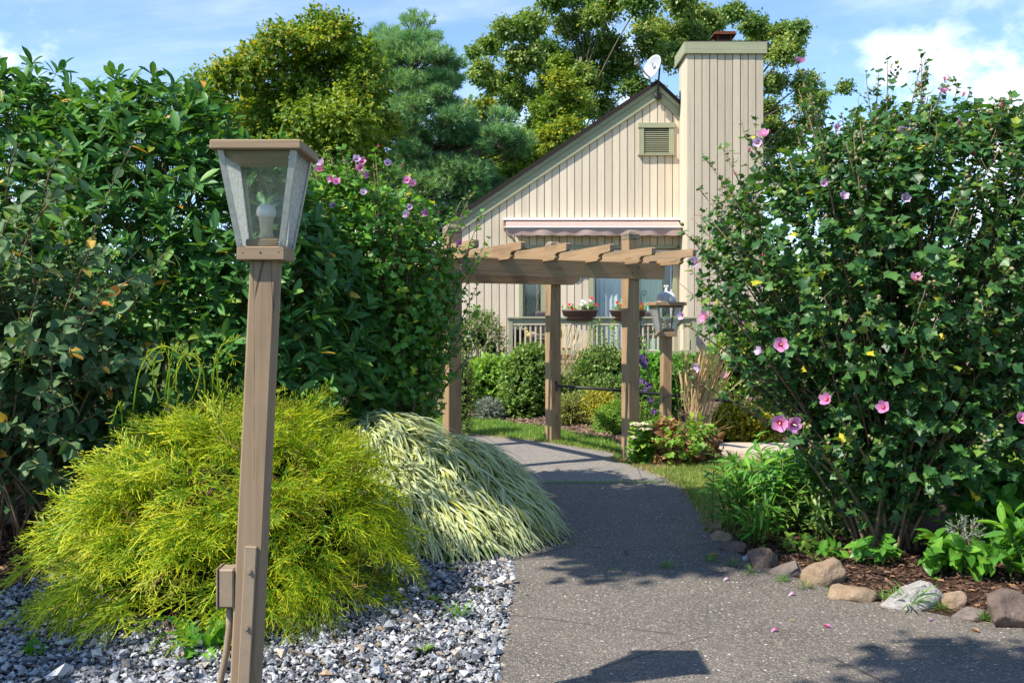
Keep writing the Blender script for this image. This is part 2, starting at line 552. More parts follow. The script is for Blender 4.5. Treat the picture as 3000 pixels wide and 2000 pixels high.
def siding_mat(name, c0, dirt):
    t = NT(name); v = t.lf(); r = t.rnd(t.sepx(v)["Z"])
    saw = t.noise(t.map(v, (3, 120, 3)), 1.0, 2, 0.5)
    big = t.noise(t.map(v, (6, 1.3, 6)), 1.0, 5, 0.65)
    kn = t.vor(t.map(v, (7, 2.2, 7)), 1.0)
    c = t.mix(t.rng(big, 0.35, 0.75, 0.0, 0.5), c0, dirt)
    c = t.mix(t.rng(saw, 0.35, 0.7, 0.0, 0.16), c, dirt)
    streak = t.noise(t.map(v, (26, 0.5, 26)), 1.0, 4, 0.6)
    c = t.mix(t.rng(streak, 0.54, 0.72, 0.0, 0.45), c, tuple(x * 0.72 for x in dirt))
    oi = t.n.new('ShaderNodeObjectInfo'); pb_ = t.rng(oi.outputs['Random'], 0, 1, 0.86, 1.06)
    cb_ = t.n.new('ShaderNodeCombineXYZ'); [t.l.new(pb_, cb_.inputs[i_]) for i_ in range(3)]
    c = t.mix(1.0, c, cb_.outputs[0], 'MULTIPLY')
    c = t.mix(t.rng(kn, 0.0, 0.07, 0.5, 0.0), c, tuple(x * 0.5 for x in dirt))
    t.base(c, 0.6, 0.3)
    h = t.math('ADD', t.math('MULTIPLY', saw, 0.5), t.math('ADD', t.rng(kn, 0.0, 0.12, 1.0, 0.0), big))
    t.bump(h, 0.55, 0.006)
    return t.m

def plain(name, c, rough=0.5, spec=0.4, metal=0.0, nscale=20, var=0.25, bump=0.2):
    t = NT(name); n = t.noise(t.obj(), nscale, 5, 0.6)
    t.base(t.mix(t.rng(n, 0.3, 0.75, 0.0, 1.0), c, tuple(x * (1 - var) for x in c)), rough, spec)
    t.b.inputs["Metallic"].default_value = metal
    if bump: t.bump(n, bump, 0.003)
    return t.m

M = {}
M['wood'] = wood_mat("tan_stained_wood", (0.25, 0.163, 0.084), (0.385, 0.258, 0.142), 0.5)
M['lamp_wood'] = wood_mat("lamp_painted_wood", (0.235, 0.163, 0.098), (0.300, 0.212, 0.130), 0.35)
M['cut_wood'] = wood_mat("weathered_end_wood", (0.16, 0.125, 0.085), (0.30, 0.24, 0.16), 0.7)
M['siding'] = siding_mat("cream_siding", (0.66, 0.562, 0.425), (0.54, 0.45, 0.325))
M['siding_darker'] = siding_mat("darker_cream_siding", (0.56, 0.47, 0.35), (0.42, 0.35, 0.255))  # darker cream, used on the chimney's front boards only
M['groove'] = plain("siding_groove", (0.20, 0.155, 0.10), 0.8)
M['trim'] = siding_mat("sage_green_trim", (0.33, 0.335, 0.215), (0.235, 0.245, 0.15))
M['baluster'] = siding_mat("cream_baluster_paint", (0.52, 0.47, 0.33), (0.40, 0.36, 0.25))
M['shingle'] = plain("dark_shingle", (0.035, 0.025, 0.025), 0.9, 0.2, 0, 60, 0.5, 0.6)
M['rust'] = plain("rusty_sheet_metal", (0.20, 0.065, 0.03), 0.8, 0.3, 0.1, 30, 0.7, 0.4)
M['dark_metal'] = plain("black_iron", (0.012, 0.012, 0.014), 0.5, 0.5, 0.0)
M['alu'] = plain("lamp_aluminium", (0.42, 0.43, 0.40), 0.42, 0.5, 0.55, 40, 0.35)
M['tan_metal'] = plain("tan_painted_metal", (0.30, 0.225, 0.15), 0.5, 0.4, 0.0, 25, 0.2)
M['white_metal'] = plain("white_metal", (0.78, 0.77, 0.74), 0.4, 0.5)
M['bulb'] = plain("white_bulb_glass", (0.82, 0.82, 0.82), 0.25, 0.5, 0, 5, 0.03, 0)
M['socket'] = plain("cream_plastic", (0.62, 0.56, 0.40), 0.5)
M['dish'] = plain("grey_dish_enamel", (0.42, 0.44, 0.46), 0.45, 0.4, 0, 9, 0.15, 0)
M['dish_mark'] = plain("dish_print", (0.10, 0.10, 0.11), 0.5)
M['grey_plastic'] = plain("grey_plastic", (0.22, 0.22, 0.21), 0.5)
M['awning'] = plain("awning_cloth", (0.43, 0.305, 0.27), 0.9, 0.15, 0, 8, 0.14, 0.15)
M['planter'] = plain("brown_plastic", (0.075, 0.042, 0.032), 0.5, 0.4, 0, 12, 0.3)
M['terracotta'] = plain("terracotta", (0.42, 0.16, 0.05), 0.75)
M['black'] = plain("black_plastic", (0.015, 0.016, 0.02), 0.5)
M['wicker'] = plain("rope_beige", (0.36, 0.25, 0.14), 0.85, 0.2, 0, 60, 0.5, 0.5)
M['doily'] = plain("grey_crochet", (0.24, 0.23, 0.21), 0.9, 0.2, 0, 70, 0.7, 0.5)
M['cushion'] = plain("patterned_cushion", (0.16, 0.13, 0.13), 0.9, 0.2, 0, 45, 0.8, 0.4)
M['duck'] = plain("carved_duck_paint", (0.52, 0.36, 0.10), 0.5, 0.4, 0, 10, 0.3)
M['duck_grey'] = plain("carved_duck_wing", (0.33, 0.29, 0.24), 0.6)
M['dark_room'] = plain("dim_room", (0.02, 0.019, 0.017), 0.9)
M['bark'] = wood_mat("bark", (0.10, 0.075, 0.055), (0.19, 0.15, 0.115), 0.6, 0.9, 2.0)
M['stem'] = wood_mat("shrub_stem", (0.16, 0.105, 0.06), (0.26, 0.19, 0.12), 0.3, 0.8)
M['core'] = plain("dark_shade_core", (0.014, 0.016, 0.006), 0.95, 0.1)  # near-black colour standing for the shade in gaps between outer leaves
M['green_stem'] = plain("green_stem", (0.12, 0.14, 0.04), 0.6)
M['straw_stem'] = plain("dry_stem", (0.58, 0.43, 0.22), 0.8)

def glass_mat(name, bumpy, clear, tintc, milky):
    t = NT(name)
    t.n.remove(t.b)
    tr = t.n.new("ShaderNodeBsdfTransparent"); tr.inputs[0].default_value = (*tintc, 1)
    gl = t.n.new("ShaderNodeBsdfGlossy"); gl.inputs["Roughness"].default_value = 0.12; gl.inputs[0].default_value = (0.9, 0.92, 0.92, 1)
    df = t.n.new("ShaderNodeBsdfTranslucent"); df.inputs[0].default_value = (0.88, 0.88, 0.86, 1)
    d2 = t.n.new("ShaderNodeBsdfDiffuse"); d2.inputs[0].default_value = (0.85, 0.85, 0.83, 1)
    lw = t.n.new("ShaderNodeLayerWeight"); lw.inputs[0].default_value = 0.35
    v = t.lf()
    pat = t.noise(t.map(v, (120, 60, 120)), 1.0, 3, 0.6) if bumpy else t.noise(t.map(v, (9, 9, 9)), 1.0, 3, 0.5)
    bp = t.n.new("ShaderNodeBump"); bp.inputs["Strength"].default_value = 1.0 if bumpy else 0.06; bp.inputs["Distance"].default_value = 0.02 if bumpy else 0.004
    t.l.new(pat, bp.inputs["Height"])
    for nd in (gl, lw, d2): t.l.new(bp.outputs[0], nd.inputs["Normal"])
    dd = t.n.new("ShaderNodeMixShader"); dd.inputs[0].default_value = 0.3
    t.l.new(df.outputs[0], dd.inputs[1]); t.l.new(d2.outputs[0], dd.inputs[2])
    m1 = t.n.new("ShaderNodeMixShader")
    if bumpy: t.l.new(t.rng(pat, 0.35, 0.65, milky * 0.5, milky * 1.5), m1.inputs[0])
    else:
        big = t.noise(t.map(v, (14, 5, 14)), 1.0, 5, 0.65)
        t.l.new(t.rng(big, 0.35, 0.7, milky * 0.3, milky * 1.7), m1.inputs[0])
    t.l.new(tr.outputs[0], m1.inputs[1]); t.l.new(dd.outputs[0], m1.inputs[2])
    m2 = t.n.new("ShaderNodeMixShader")
    t.l.new(t.math('ADD', t.math('MULTIPLY', t.math('POWER', lw.outputs['Facing'], 3.0), 0.55), clear + 0.03), m2.inputs[0])
    t.l.new(m1.outputs[0], m2.inputs[1]); t.l.new(gl.outputs[0], m2.inputs[2])
    t.l.new(m2.outputs[0], t.out.inputs[0])
    return t.m
M['pane'] = glass_mat("clear_dusty_pane", False, 0.0, (0.93, 0.95, 0.94), 0.05)
M['pane_hammered'] = glass_mat("hammered_pane", True, 0.0, (0.96, 0.97, 0.95), 0.72)
M['window'] = glass_mat("house_window_glass", False, 0.03, (0.9, 0.95, 0.93), 0.0)

def curtain_mat(name, a, b):
    t = NT(name); v = t.lf(); n = t.noise(t.map(v, (5, 0.25, 1)), 1.0, 2, 0.5)
    t.base(t.mix(n, a, b), 0.9, 0.1); t.bump(n, 0.3, 0.02); return t.m
M['curtain'] = curtain_mat("pale_curtain", (0.60, 0.61, 0.68), (0.78, 0.78, 0.82))
M['green_panel'] = curtain_mat("pale_green_panel", (0.40, 0.52, 0.46), (0.60, 0.70, 0.64))

# foliage
M['rhodo'] = leaf_mat("rhododendron_leaf", [(0, (0.022, 0.065, 0.020)), (0.35, (0.034, 0.100, 0.026)), (0.75, (0.050, 0.135, 0.030)), (0.975, (0.085, 0.17, 0.03)), (0.99, (0.16, 0.17, 0.03)), (1, (0.40, 0.17, 0.02))], 0.46, 0.28, 0.4, 0.32, k=1.75)
M['vib'] = leaf_mat("grey_green_leaf", [(0, (0.032, 0.080, 0.030)), (0.6, (0.066, 0.130, 0.048)), (0.95, (0.11, 0.175, 0.07)), (0.985, (0.35, 0.25, 0.03)), (1, (0.4, 0.14, 0.03))], 0.6, 0.25, 0.3, k=1.35)
M['hib'] = leaf_mat("hibiscus_leaf", [(0, (0.016, 0.052, 0.018)), (0.5, (0.030, 0.086, 0.022)), (0.90, (0.055, 0.130, 0.028)), (0.985, (0.12, 0.19, 0.03)), (1, (0.6, 0.36, 0.02))], 0.42, 0.34, 0.3, k=1.65)
M['hib_light'] = leaf_mat("hibiscus_leaf_light", [(0, (0.030, 0.085, 0.016)), (0.5, (0.050, 0.135, 0.024)), (0.94, (0.085, 0.18, 0.03)), (1, (0.40, 0.32, 0.03))], 0.42, 0.42, 0.3, k=2.35)
M['bud'] = leaf_mat("hibiscus_bud", [(0, (0.11, 0.13, 0.045)), (0.5, (0.19, 0.21, 0.085)), (0.85, (0.27, 0.24, 0.11)), (1, (0.26, 0.15, 0.07))], 0.6, 0.0, 0)
M['cyp'] = leaf_mat("golden_thread_foliage", [(0, (0.065, 0.20, 0.010)), (0.5, (0.14, 0.30, 0.012)), (0.93, (0.36, 0.44, 0.015)), (1, (0.46, 0.42, 0.12))], 0.55, 0.3, 0, 0.3, (1.2, 1.2, 0.4), (0.25, 0.9, (0.62, 0.62, 0.02, 1)))
def hakone_mat():
    t = NT("striped_grass_blade"); x = t.sepx(t.lf()); r = t.rnd(x["Z"])
    au = t.math('ADD', t.math('MULTIPLY', x["X"], 0.5), 0.5)
    cream = t.ramp(r, [(0, (0.56, 0.63, 0.30)), (0.6, (0.70, 0.74, 0.46)), (0.92, (0.62, 0.63, 0.20)), (1, (0.58, 0.50, 0.05))])
    green = t.ramp(r, [(0, (0.13, 0.22, 0.05)), (1, (0.24, 0.32, 0.07))])
    st = t.ramp(au, [(0, (1, 1, 1)), (0.10, (0, 0, 0)), (0.30, (0, 0, 0)), (0.36, (0.9, 0.9, 0.9)), (0.44, (0, 0, 0)), (0.66, (0, 0, 0)), (0.72, (0.8, 0.8, 0.8)), (0.78, (0, 0, 0)), (0.93, (0, 0, 0)), (1, (1, 1, 1))])
    c = t.mix(st, cream, green)
    t.base(c, 0.5, 0.3)
    tr = t.n.new("ShaderNodeBsdfTranslucent"); t.l.new(c, tr.inputs[0])
    mx = t.n.new("ShaderNodeMixShader"); mx.inputs[0].default_value = 0.3
    t.l.new(t.b.outputs[0], mx.inputs[1]); t.l.new(tr.outputs[0], mx.inputs[2]); t.l.new(mx.outputs[0], t.out.inputs[0])
    return t.m
M['hakone'] = hakone_mat()
M['maple'] = leaf_mat("maple_leaf", [(0, (0.052, 0.105, 0.014)), (0.45, (0.092, 0.155, 0.020)), (0.85, (0.165, 0.21, 0.026)), (1, (0.28, 0.23, 0.025))], 0.5, 0.42, 0, 0.35, k=1.75)
M['pine'] = leaf_mat("pine_needle", [(0, (0.026, 0.080, 0.042)), (0.5, (0.060, 0.130, 0.064)), (1, (0.12, 0.19, 0.085))], 0.55, 0.3, 0, 0.3, k=2.5)
M['oak'] = leaf_mat("oak_leaf", [(0, (0.038, 0.082, 0.018)), (0.45, (0.070, 0.122, 0.028)), (0.85, (0.115, 0.160, 0.042)), (1, (0.24, 0.25, 0.09))], 0.4, 0.40, 0, 0.45, k=2.15)
M['lime'] = leaf_mat("light_green_leaf", [(0, (0.07, 0.16, 0.02)), (0.6, (0.13, 0.25, 0.03)), (1, (0.22, 0.32, 0.05))], 0.45, 0.4, 0.2, k=1.5)
M['bright'] = leaf_mat("bright_green_leaf", [(0, (0.035, 0.115, 0.015)), (0.6, (0.065, 0.18, 0.022)), (1, (0.12, 0.25, 0.03))], 0.42, 0.38, 0.35, k=1.65)
M['mid'] = leaf_mat("mid_green_leaf", [(0, (0.034, 0.075, 0.014)), (0.6, (0.068, 0.125, 0.022)), (1, (0.13, 0.18, 0.04))], 0.4, 0.36, 0.2, k=2.0)
M['yellow'] = leaf_mat("yellow_green_leaf", [(0, (0.12, 0.16, 0.015)), (0.5, (0.24, 0.24, 0.02)), (1, (0.42, 0.34, 0.02))], 0.45, 0.38, 0.1, k=1.35)
M['grey'] = leaf_mat("silver_grey_leaf", [(0, (0.14, 0.19, 0.15)), (1, (0.28, 0.33, 0.27))], 0.7, 0.2, 0)
M['olive'] = leaf_mat("olive_fine_leaf", [(0, (0.10, 0.14, 0.03)), (1, (0.22, 0.24, 0.06))], 0.6, 0.3, 0, k=1.5)
M['tan'] = leaf_mat("straw_blade", [(0, (0.50, 0.36, 0.16)), (0.6, (0.66, 0.50, 0.26)), (1, (0.74, 0.61, 0.37))], 0.7, 0.3, 0)
M['brown'] = leaf_mat("withered_leaf", [(0, (0.16, 0.07, 0.03)), (0.5, (0.33, 0.17, 0.08)), (0.8, (0.46, 0.28, 0.14)), (1, (0.30, 0.24, 0.03))], 0.7, 0.25, 0)
M['yew'] = leaf_mat("yew_needle", [(0, (0.03, 0.07, 0.014)), (0.6, (0.07, 0.12, 0.02)), (1, (0.20, 0.22, 0.03))], 0.5, 0.25, 0, k=1.7)
M['lawn'] = leaf_mat("lawn_blade", [(0, (0.055, 0.13, 0.018)), (0.6, (0.11, 0.22, 0.028)), (0.9, (0.18, 0.26, 0.04)), (1, (0.40, 0.33, 0.14))], 0.5, 0.36, 0, k=1.5)
M['dry_lawn'] = leaf_mat("dry_lawn_blade", [(0, (0.10, 0.16, 0.025)), (0.4, (0.20, 0.22, 0.05)), (0.7, (0.34, 0.27, 0.11)), (1, (0.45, 0.34, 0.18))], 0.6, 0.34, 0, k=1.2)
def petal_mat(name, center, body, edge):
    t = NT(name); x = t.sepx(t.lf())
    c = t.ramp(x["Y"], [(0, center), (0.22, center), (0.36, body), (1, edge)])
    t.base(c, 0.6, 0.2)
    tr = t.n.new("ShaderNodeBsdfTranslucent"); t.l.new(c, tr.inputs[0])
    mx = t.n.new("ShaderNodeMixShader"); mx.inputs[0].default_value = 0.35
    t.l.new(t.b.outputs[0], mx.inputs[1]); t.l.new(tr.outputs[0], mx.inputs[2]); t.l.new(mx.outputs[0], t.out.inputs[0])
    return t.m
M['petal'] = petal_mat("pink_petal", (0.42, 0.01, 0.06), (0.68, 0.22, 0.46), (0.76, 0.36, 0.60))
M['petal_pale'] = petal_mat("pale_lilac_petal", (0.45, 0.10, 0.25), (0.60, 0.42, 0.66), (0.70, 0.56, 0.76))
M['petal_bud'] = petal_mat("rose_bud_petal", (0.20, 0.16, 0.05), (0.62, 0.10, 0.20), (0.66, 0.20, 0.36))
M['stamen'] = plain("stamen", (0.75, 0.70, 0.45), 0.7)
M['red_petal'] = petal_mat("red_petal", (0.5, 0.02, 0.01), (0.72, 0.03, 0.015), (0.75, 0.06, 0.03))
M['white_petal'] = petal_mat("white_petal", (0.75, 0.75, 0.4), (0.82, 0.82, 0.8), (0.84, 0.84, 0.84))
M['purple_petal'] = petal_mat("purple_petal", (0.3, 0.2, 0.3), (0.09, 0.04, 0.20), (0.14, 0.07, 0.28))
M['sedum'] = plain("sedum_head", (0.62, 0.58, 0.36), 0.8, 0.2, 0, 120, 0.45, 0.8)

# ground
def asphalt_mat(name, c0, c1, peb):
    t = NT(name); p = t.pos()
    n1 = t.rng(t.noise(p, 1.3, 6, 0.65), 0.3, 0.7); n2 = t.noise(p, 9, 5, 0.65)
    cells = t.vor(p, 95); colr = t.vor(p, 95, 'F1', "Color")
    big = t.vor(p, 46); bc = t.vor(p, 46, 'F1', "Color")
    c = t.mix(t.math('ADD', t.math('MULTIPLY', n1, 0.6), t.math('MULTIPLY', n2, 0.4)), c0, c1)
    hs = t.sepx(colr)
    gr = t.mix(hs["X"], tuple(x * 0.30 for x in c0), tuple(x * 2.1 for x in c1))
    c = t.mix(t.rng(cells, 0.3, 0.5, 0.9, 0.0), c, gr)
    hb = t.sepx(bc)
    on = t.math('MULTIPLY', t.rng(big, 0.28, 0.36, 1.0, 0.0), t.rng(hb["Y"], 0.55, 0.60))
    pc = t.ramp(hb["X"], [(0, peb[0]), (0.12, peb[1]), (0.6, tuple(x * 0.7 for x in peb[1])), (0.9, peb[1]), (1, peb[2])])
    c = t.mix(on, c, pc)
    crk = t.vor(t.map(p, (0.8, 0.8, 0.8)), 1.0, 'DISTANCE_TO_EDGE'); c = t.mix(t.math('MULTIPLY', t.rng(crk, 0.0, 0.006, 0.8, 0.0), t.rng(n1, 0.4, 0.6)), c, tuple(x * 0.3 for x in c0))
    t.base(c, 0.85, 0.25)
    h = t.math('ADD', t.math('MULTIPLY', t.math('SUBTRACT', 1.0, cells), 1.0), t.math('MULTIPLY', on, 0.5))
    t.bump(h, 0.6, 0.006)
    return t.m
M['asphalt'] = asphalt_mat("worn_asphalt", (0.080, 0.072, 0.063), (0.175, 0.154, 0.130), ((0.58, 0.53, 0.45), (0.28, 0.235, 0.18), (0.46, 0.45, 0.42)))
M['asphalt_new'] = asphalt_mat("grey_asphalt", (0.165, 0.150, 0.132), (0.235, 0.212, 0.182), ((0.45, 0.42, 0.38), (0.3, 0.28, 0.25), (0.4, 0.4, 0.4)))
def soil_mat(name, a, b, c2, scale=30):
    t = NT(name); p = t.pos(); n = t.noise(p, scale, 6, 0.7); n2 = t.noise(p, 1.2, 4, 0.6)
    c = t.mix(n, a, b); c = t.mix(t.rng(n2, 0.45, 0.65), c, c2)
    t.base(c, 0.95, 0.1); t.bump(n, 0.8, 0.03); return t.m
M['ground'] = soil_mat("lawn_ground", (0.055, 0.10, 0.02), (0.10, 0.17, 0.03), (0.085, 0.14, 0.026))
M['lawn_base'] = soil_mat("lawn_soil", (0.06, 0.10, 0.02), (0.11, 0.17, 0.035), (0.12, 0.15, 0.04))
M['dry_base'] = soil_mat("dry_turf_soil", (0.13, 0.11, 0.05), (0.20, 0.17, 0.08), (0.12, 0.14, 0.04))
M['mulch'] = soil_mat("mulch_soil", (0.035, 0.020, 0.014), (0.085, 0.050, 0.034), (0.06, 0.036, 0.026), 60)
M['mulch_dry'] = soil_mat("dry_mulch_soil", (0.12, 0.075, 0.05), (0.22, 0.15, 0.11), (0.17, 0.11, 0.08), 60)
M['gravel_base'] = soil_mat("gravel_bed_soil", (0.04, 0.036, 0.033), (0.09, 0.085, 0.08), (0.06, 0.05, 0.045), 80)
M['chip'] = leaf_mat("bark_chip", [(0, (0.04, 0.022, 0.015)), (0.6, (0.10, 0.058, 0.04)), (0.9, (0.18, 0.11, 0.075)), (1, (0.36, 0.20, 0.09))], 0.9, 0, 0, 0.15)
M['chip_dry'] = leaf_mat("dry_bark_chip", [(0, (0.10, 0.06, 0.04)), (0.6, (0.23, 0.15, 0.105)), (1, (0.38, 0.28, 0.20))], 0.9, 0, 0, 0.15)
def stone_mat():
    t = NT("gravel_stone"); x = t.sepx(t.lf()); r = t.rnd(x["Z"])
    c = t.ramp(r, [(0, (0.06, 0.068, 0.08)), (0.25, (0.16, 0.17, 0.185)), (0.55, (0.34, 0.35, 0.365)), (0.85, (0.56, 0.57, 0.58)), (0.92, (0.33, 0.29, 0.24)), (0.97, (0.38, 0.25, 0.14)), (1, (0.55, 0.50, 0.42))])
    n = t.noise(t.map(t.pos(), (1, 1, 2.2)), 110, 4, 0.7)
    c = t.mix(t.rng(n, 0.45, 0.68), c, t.mix(1.0, c, (0.38, 0.39, 0.40, 1), 'MULTIPLY'))
    c = t.mix(t.rng(n, 0.42, 0.30), c, (0.55, 0.57, 0.60))
    t.base(c, 0.7, 0.3); t.bump(n, 0.5, 0.004); return t.m
M['stone'] = stone_mat()
def rock_mat(name, a, b, spots, sp=0.3):
    t = NT(name); p = t.obj(); n = t.noise(p, 9, 6, 0.65); f = t.noise(p, 60, 4, 0.7); v = t.vor(p, 16)
    c = t.mix(t.rng(n, 0.3, 0.7), a, b)
    c = t.mix(t.rng(f, 0.5, 0.7, 0.0, sp), c, tuple(x * 0.35 for x in a))
    c = t.mix(t.rng(v, 0.05, 0.2, 0.6, 0.0), c, spots)
    t.base(c, 0.85, 0.2); t.bump(t.math('ADD', n, t.math('MULTIPLY', f, 0.35)), 0.8, 0.03); return t.m
M['rock_tan'] = rock_mat("tan_rock", (0.22, 0.155, 0.10), (0.34, 0.25, 0.165), (0.38, 0.31, 0.23))
M['rock_brown'] = rock_mat("brown_rock", (0.10, 0.072, 0.058), (0.19, 0.14, 0.115), (0.30, 0.27, 0.22))
M['rock_grey'] = rock_mat("grey_brown_rock", (0.13, 0.105, 0.09), (0.22, 0.18, 0.155), (0.24, 0.22, 0.19))
M['rock_white'] = rock_mat("white_granite", (0.27, 0.255, 0.235), (0.42, 0.40, 0.37), (0.48, 0.46, 0.42), 0.9)
M['rock_blue'] = rock_mat("pale_blue_grey_rock", (0.36, 0.40, 0.44), (0.52, 0.55, 0.58), (0.6, 0.6, 0.6), 0.7)
M['concrete'] = rock_mat("sandy_concrete", (0.46, 0.38, 0.29), (0.56, 0.47, 0.37), (0.5, 0.43, 0.34), 0.2)
# ------------------------------------------------------------------ the ground
def sheet(name, pts, z, mat, thick=0.0, cuts=0, bumpy=0.0):
    bm = bmesh.new()
    vs = [bm.verts.new((p[0], p[1], z)) for p in pts]
    f = bm.faces.new(vs)
    if f.normal.z < 0: f.normal_flip()
    bm.normal_update()
    if f.normal.z < 0: bmesh.ops.reverse_faces(bm, faces=[f])
    if thick:
        r = bmesh.ops.extrude_face_region(bm, geom=[f])
        bmesh.ops.translate(bm, vec=(0, 0, -thick), verts=[g for g in r['geom'] if isinstance(g, bmesh.types.BMVert)])
        bmesh.ops.recalc_face_normals(bm, faces=bm.faces[:])
    bmesh.ops.triangulate(bm, faces=[q for q in bm.faces if len(q.verts) > 4])
    me = bpy.data.meshes.new(name); bm.to_mesh(me); bm.free()
    me.materials.append(mat)
    o = bpy.data.objects.new(name, me); col.objects.link(o)
    return struct(o)
def smooth_line(pts, n=6):
    pts = [np.array(p[:2], float) for p in pts]; out = []
    for i in range(len(pts) - 1):
        p0, p1, p2, p3 = pts[max(i - 1, 0)], pts[i], pts[i + 1], pts[min(i + 2, len(pts) - 1)]
        for k in range(n):
            t = k / n
            out.append(0.5 * (2 * p1 + (p2 - p0) * t + (2 * p0 - 5 * p1 + 4 * p2 - p3) * t * t + (3 * p1 - p0 - 3 * p2 + p3) * t ** 3))
    out.append(pts[-1]); return out

g = Geo()
xs = np.array([-900, -300, -100, -40, -15, -6, 0, 6, 15, 40, 100, 300, 900.0])
ys = np.array([-900, -300, -60, -15, -5, 0, 5, 10, 16, 22, 40, 100, 300, 900.0])
X, Y = np.meshgrid(xs, ys)
V = np.stack([X.ravel(), Y.ravel(), np.zeros(X.size)], 1)
nx = len(xs)
g.add(V, [[j * nx + i, j * nx + i + 1, (j + 1) * nx + i + 1, (j + 1) * nx + i] for j in range(len(ys) - 1) for i in range(nx - 1)])
struct(g.build("ground", M['ground']))

EDGE_R = smooth_line([(1.02, 10.45), (1.26, 9.9), (1.46, 9.0), (1.46, 7.75), (1.36, 6.8), (1.44, 6.2), (1.58, 5.77), (1.82, 5.32), (2.13, 4.98), (2.5, 4.75), (4.5, 3.9)])
EDGE_L = smooth_line([(-0.10, -4), (-0.10, 2.0), (-0.06, 4.1), (-0.03, 4.75), (0.0, 5.4), (0.0, 6.3), (0.0, 7.4), (-0.05, 8.6)])
def crumble(line, amp, step=0.045):
    out = []
    for a_, b_ in zip(line[:-1], line[1:]):
        k_ = max(1, int(np.linalg.norm(b_ - a_) / step)) if (b_[1] > 3.4 and b_[1] < 14) else 1
        for i_ in range(k_): out.append(a_ + (b_ - a_) * i_ / k_ + (rng.normal(0, amp, 2) if k_ > 1 else 0))
    out.append(line[-1]); return out
EDGE_L = crumble(EDGE_L, 0.009)
EDGE_R = crumble(EDGE_R, 0.012)
near = [p for p in EDGE_R if p[1] <= 9.0] + [np.array((9, 2.6)), np.array((9, -4))] + EDGE_L
near = near + [np.array((-0.05, 8.92)), np.array((1.46, 8.95))]
sheet("path", near, 0.022, M['asphalt'], 0.03)
far = [np.array((1.47, 9.0)), np.array((-0.05, 8.97))] + smooth_line([(-0.08, 9.2), (-0.5, 10.0), (-1.6, 10.9), (-4.0, 12.2), (-9, 14.5)])
far += [np.array((-9, 16.8))] + smooth_line([(-4, 14.6), (-1.4, 13.45), (-0.44, 12.8), (0.41, 11.95), (1.0, 11.15), (1.10, 10.8), (1.02, 10.45)]) + [p for p in EDGE_R if 9.05 < p[1] < 10.4]
sheet("path", far, 0.020, M['asphalt_new'], 0.03)
# lawn beyond the path and the worn verge beside it
LAWN_FAR = [(-9, 16.7), (-4, 14.5), (-1.4, 13.38), (-0.44, 12.72), (0.41, 11.87), (1.0, 11.1), (1.25, 11.2), (1.2, 12.2), (0.5, 13.4), (-0.3, 14.5), (-0.9, 15.2), (-4, 17), (-9, 19)]
VERGE = [(1.0, 10.5), (1.2, 9.9), (1.42, 9.0), (1.42, 7.75), (1.32, 6.8), (1.55, 6.75), (1.75, 7.3), (2.4, 8.0), (3.4, 9.2), (3.2, 10.2), (2.2, 10.6), (1.5, 10.9)]
sheet("lawn", LAWN_FAR, 0.012, M['lawn_base'])
sheet("lawn", VERGE, 0.014, M['dry_base'])
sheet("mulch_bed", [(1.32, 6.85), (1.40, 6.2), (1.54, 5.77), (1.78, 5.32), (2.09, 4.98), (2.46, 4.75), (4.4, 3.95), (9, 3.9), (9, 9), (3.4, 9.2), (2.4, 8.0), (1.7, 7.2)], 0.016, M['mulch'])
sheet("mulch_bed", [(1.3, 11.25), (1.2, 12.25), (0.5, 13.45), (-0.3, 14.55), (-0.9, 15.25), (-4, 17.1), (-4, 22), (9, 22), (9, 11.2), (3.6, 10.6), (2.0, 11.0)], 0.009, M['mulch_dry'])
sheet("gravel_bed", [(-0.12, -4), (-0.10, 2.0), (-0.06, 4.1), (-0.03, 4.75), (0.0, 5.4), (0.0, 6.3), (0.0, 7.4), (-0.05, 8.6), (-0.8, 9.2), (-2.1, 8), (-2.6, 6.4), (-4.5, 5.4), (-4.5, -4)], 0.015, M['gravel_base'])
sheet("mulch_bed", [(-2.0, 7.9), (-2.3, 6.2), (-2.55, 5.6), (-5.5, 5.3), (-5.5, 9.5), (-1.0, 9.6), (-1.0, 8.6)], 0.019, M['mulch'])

def in_poly(P, poly):
    x, y = P[:, 0], P[:, 1]; n = len(poly); c = np.zeros(len(P), bool)
    for i in range(n):
        x0, y0 = poly[i][:2]; x1, y1 = poly[(i + 1) % n][:2]
        cond = ((y0 > y) != (y1 > y)) & (x < (x1 - x0) * (y - y0) / (y1 - y0 + 1e-12) + x0)
        c ^= cond
    return c
def in_area(n, box, poly):
    P = np.stack([rng.uniform(box[0], box[1], n), rng.uniform(box[2], box[3], n), np.zeros(n)], 1)
    return P[in_poly(P, poly)]

# ------------------------------------------------------------------ the house
HZ = 21.5; HS = HZ / FPX
def hx(x): return (x - 1500) * HS
def hh(y): return EYE - (y - 932) * HS
RX, RH, SL, SR = 3.13, 6.62, 0.67, 0.94          # ridge, its height, the two roof pitches
def roof_top(x): return RH - (SL * (RX - x) if x < RX else SR * (x - RX))
house = thing("house", "cream board-sided house with long sloping gable, sage green trim and tall chimney", "house", (1.2, HZ, 0))
XL, XR = -1.25, 5.15
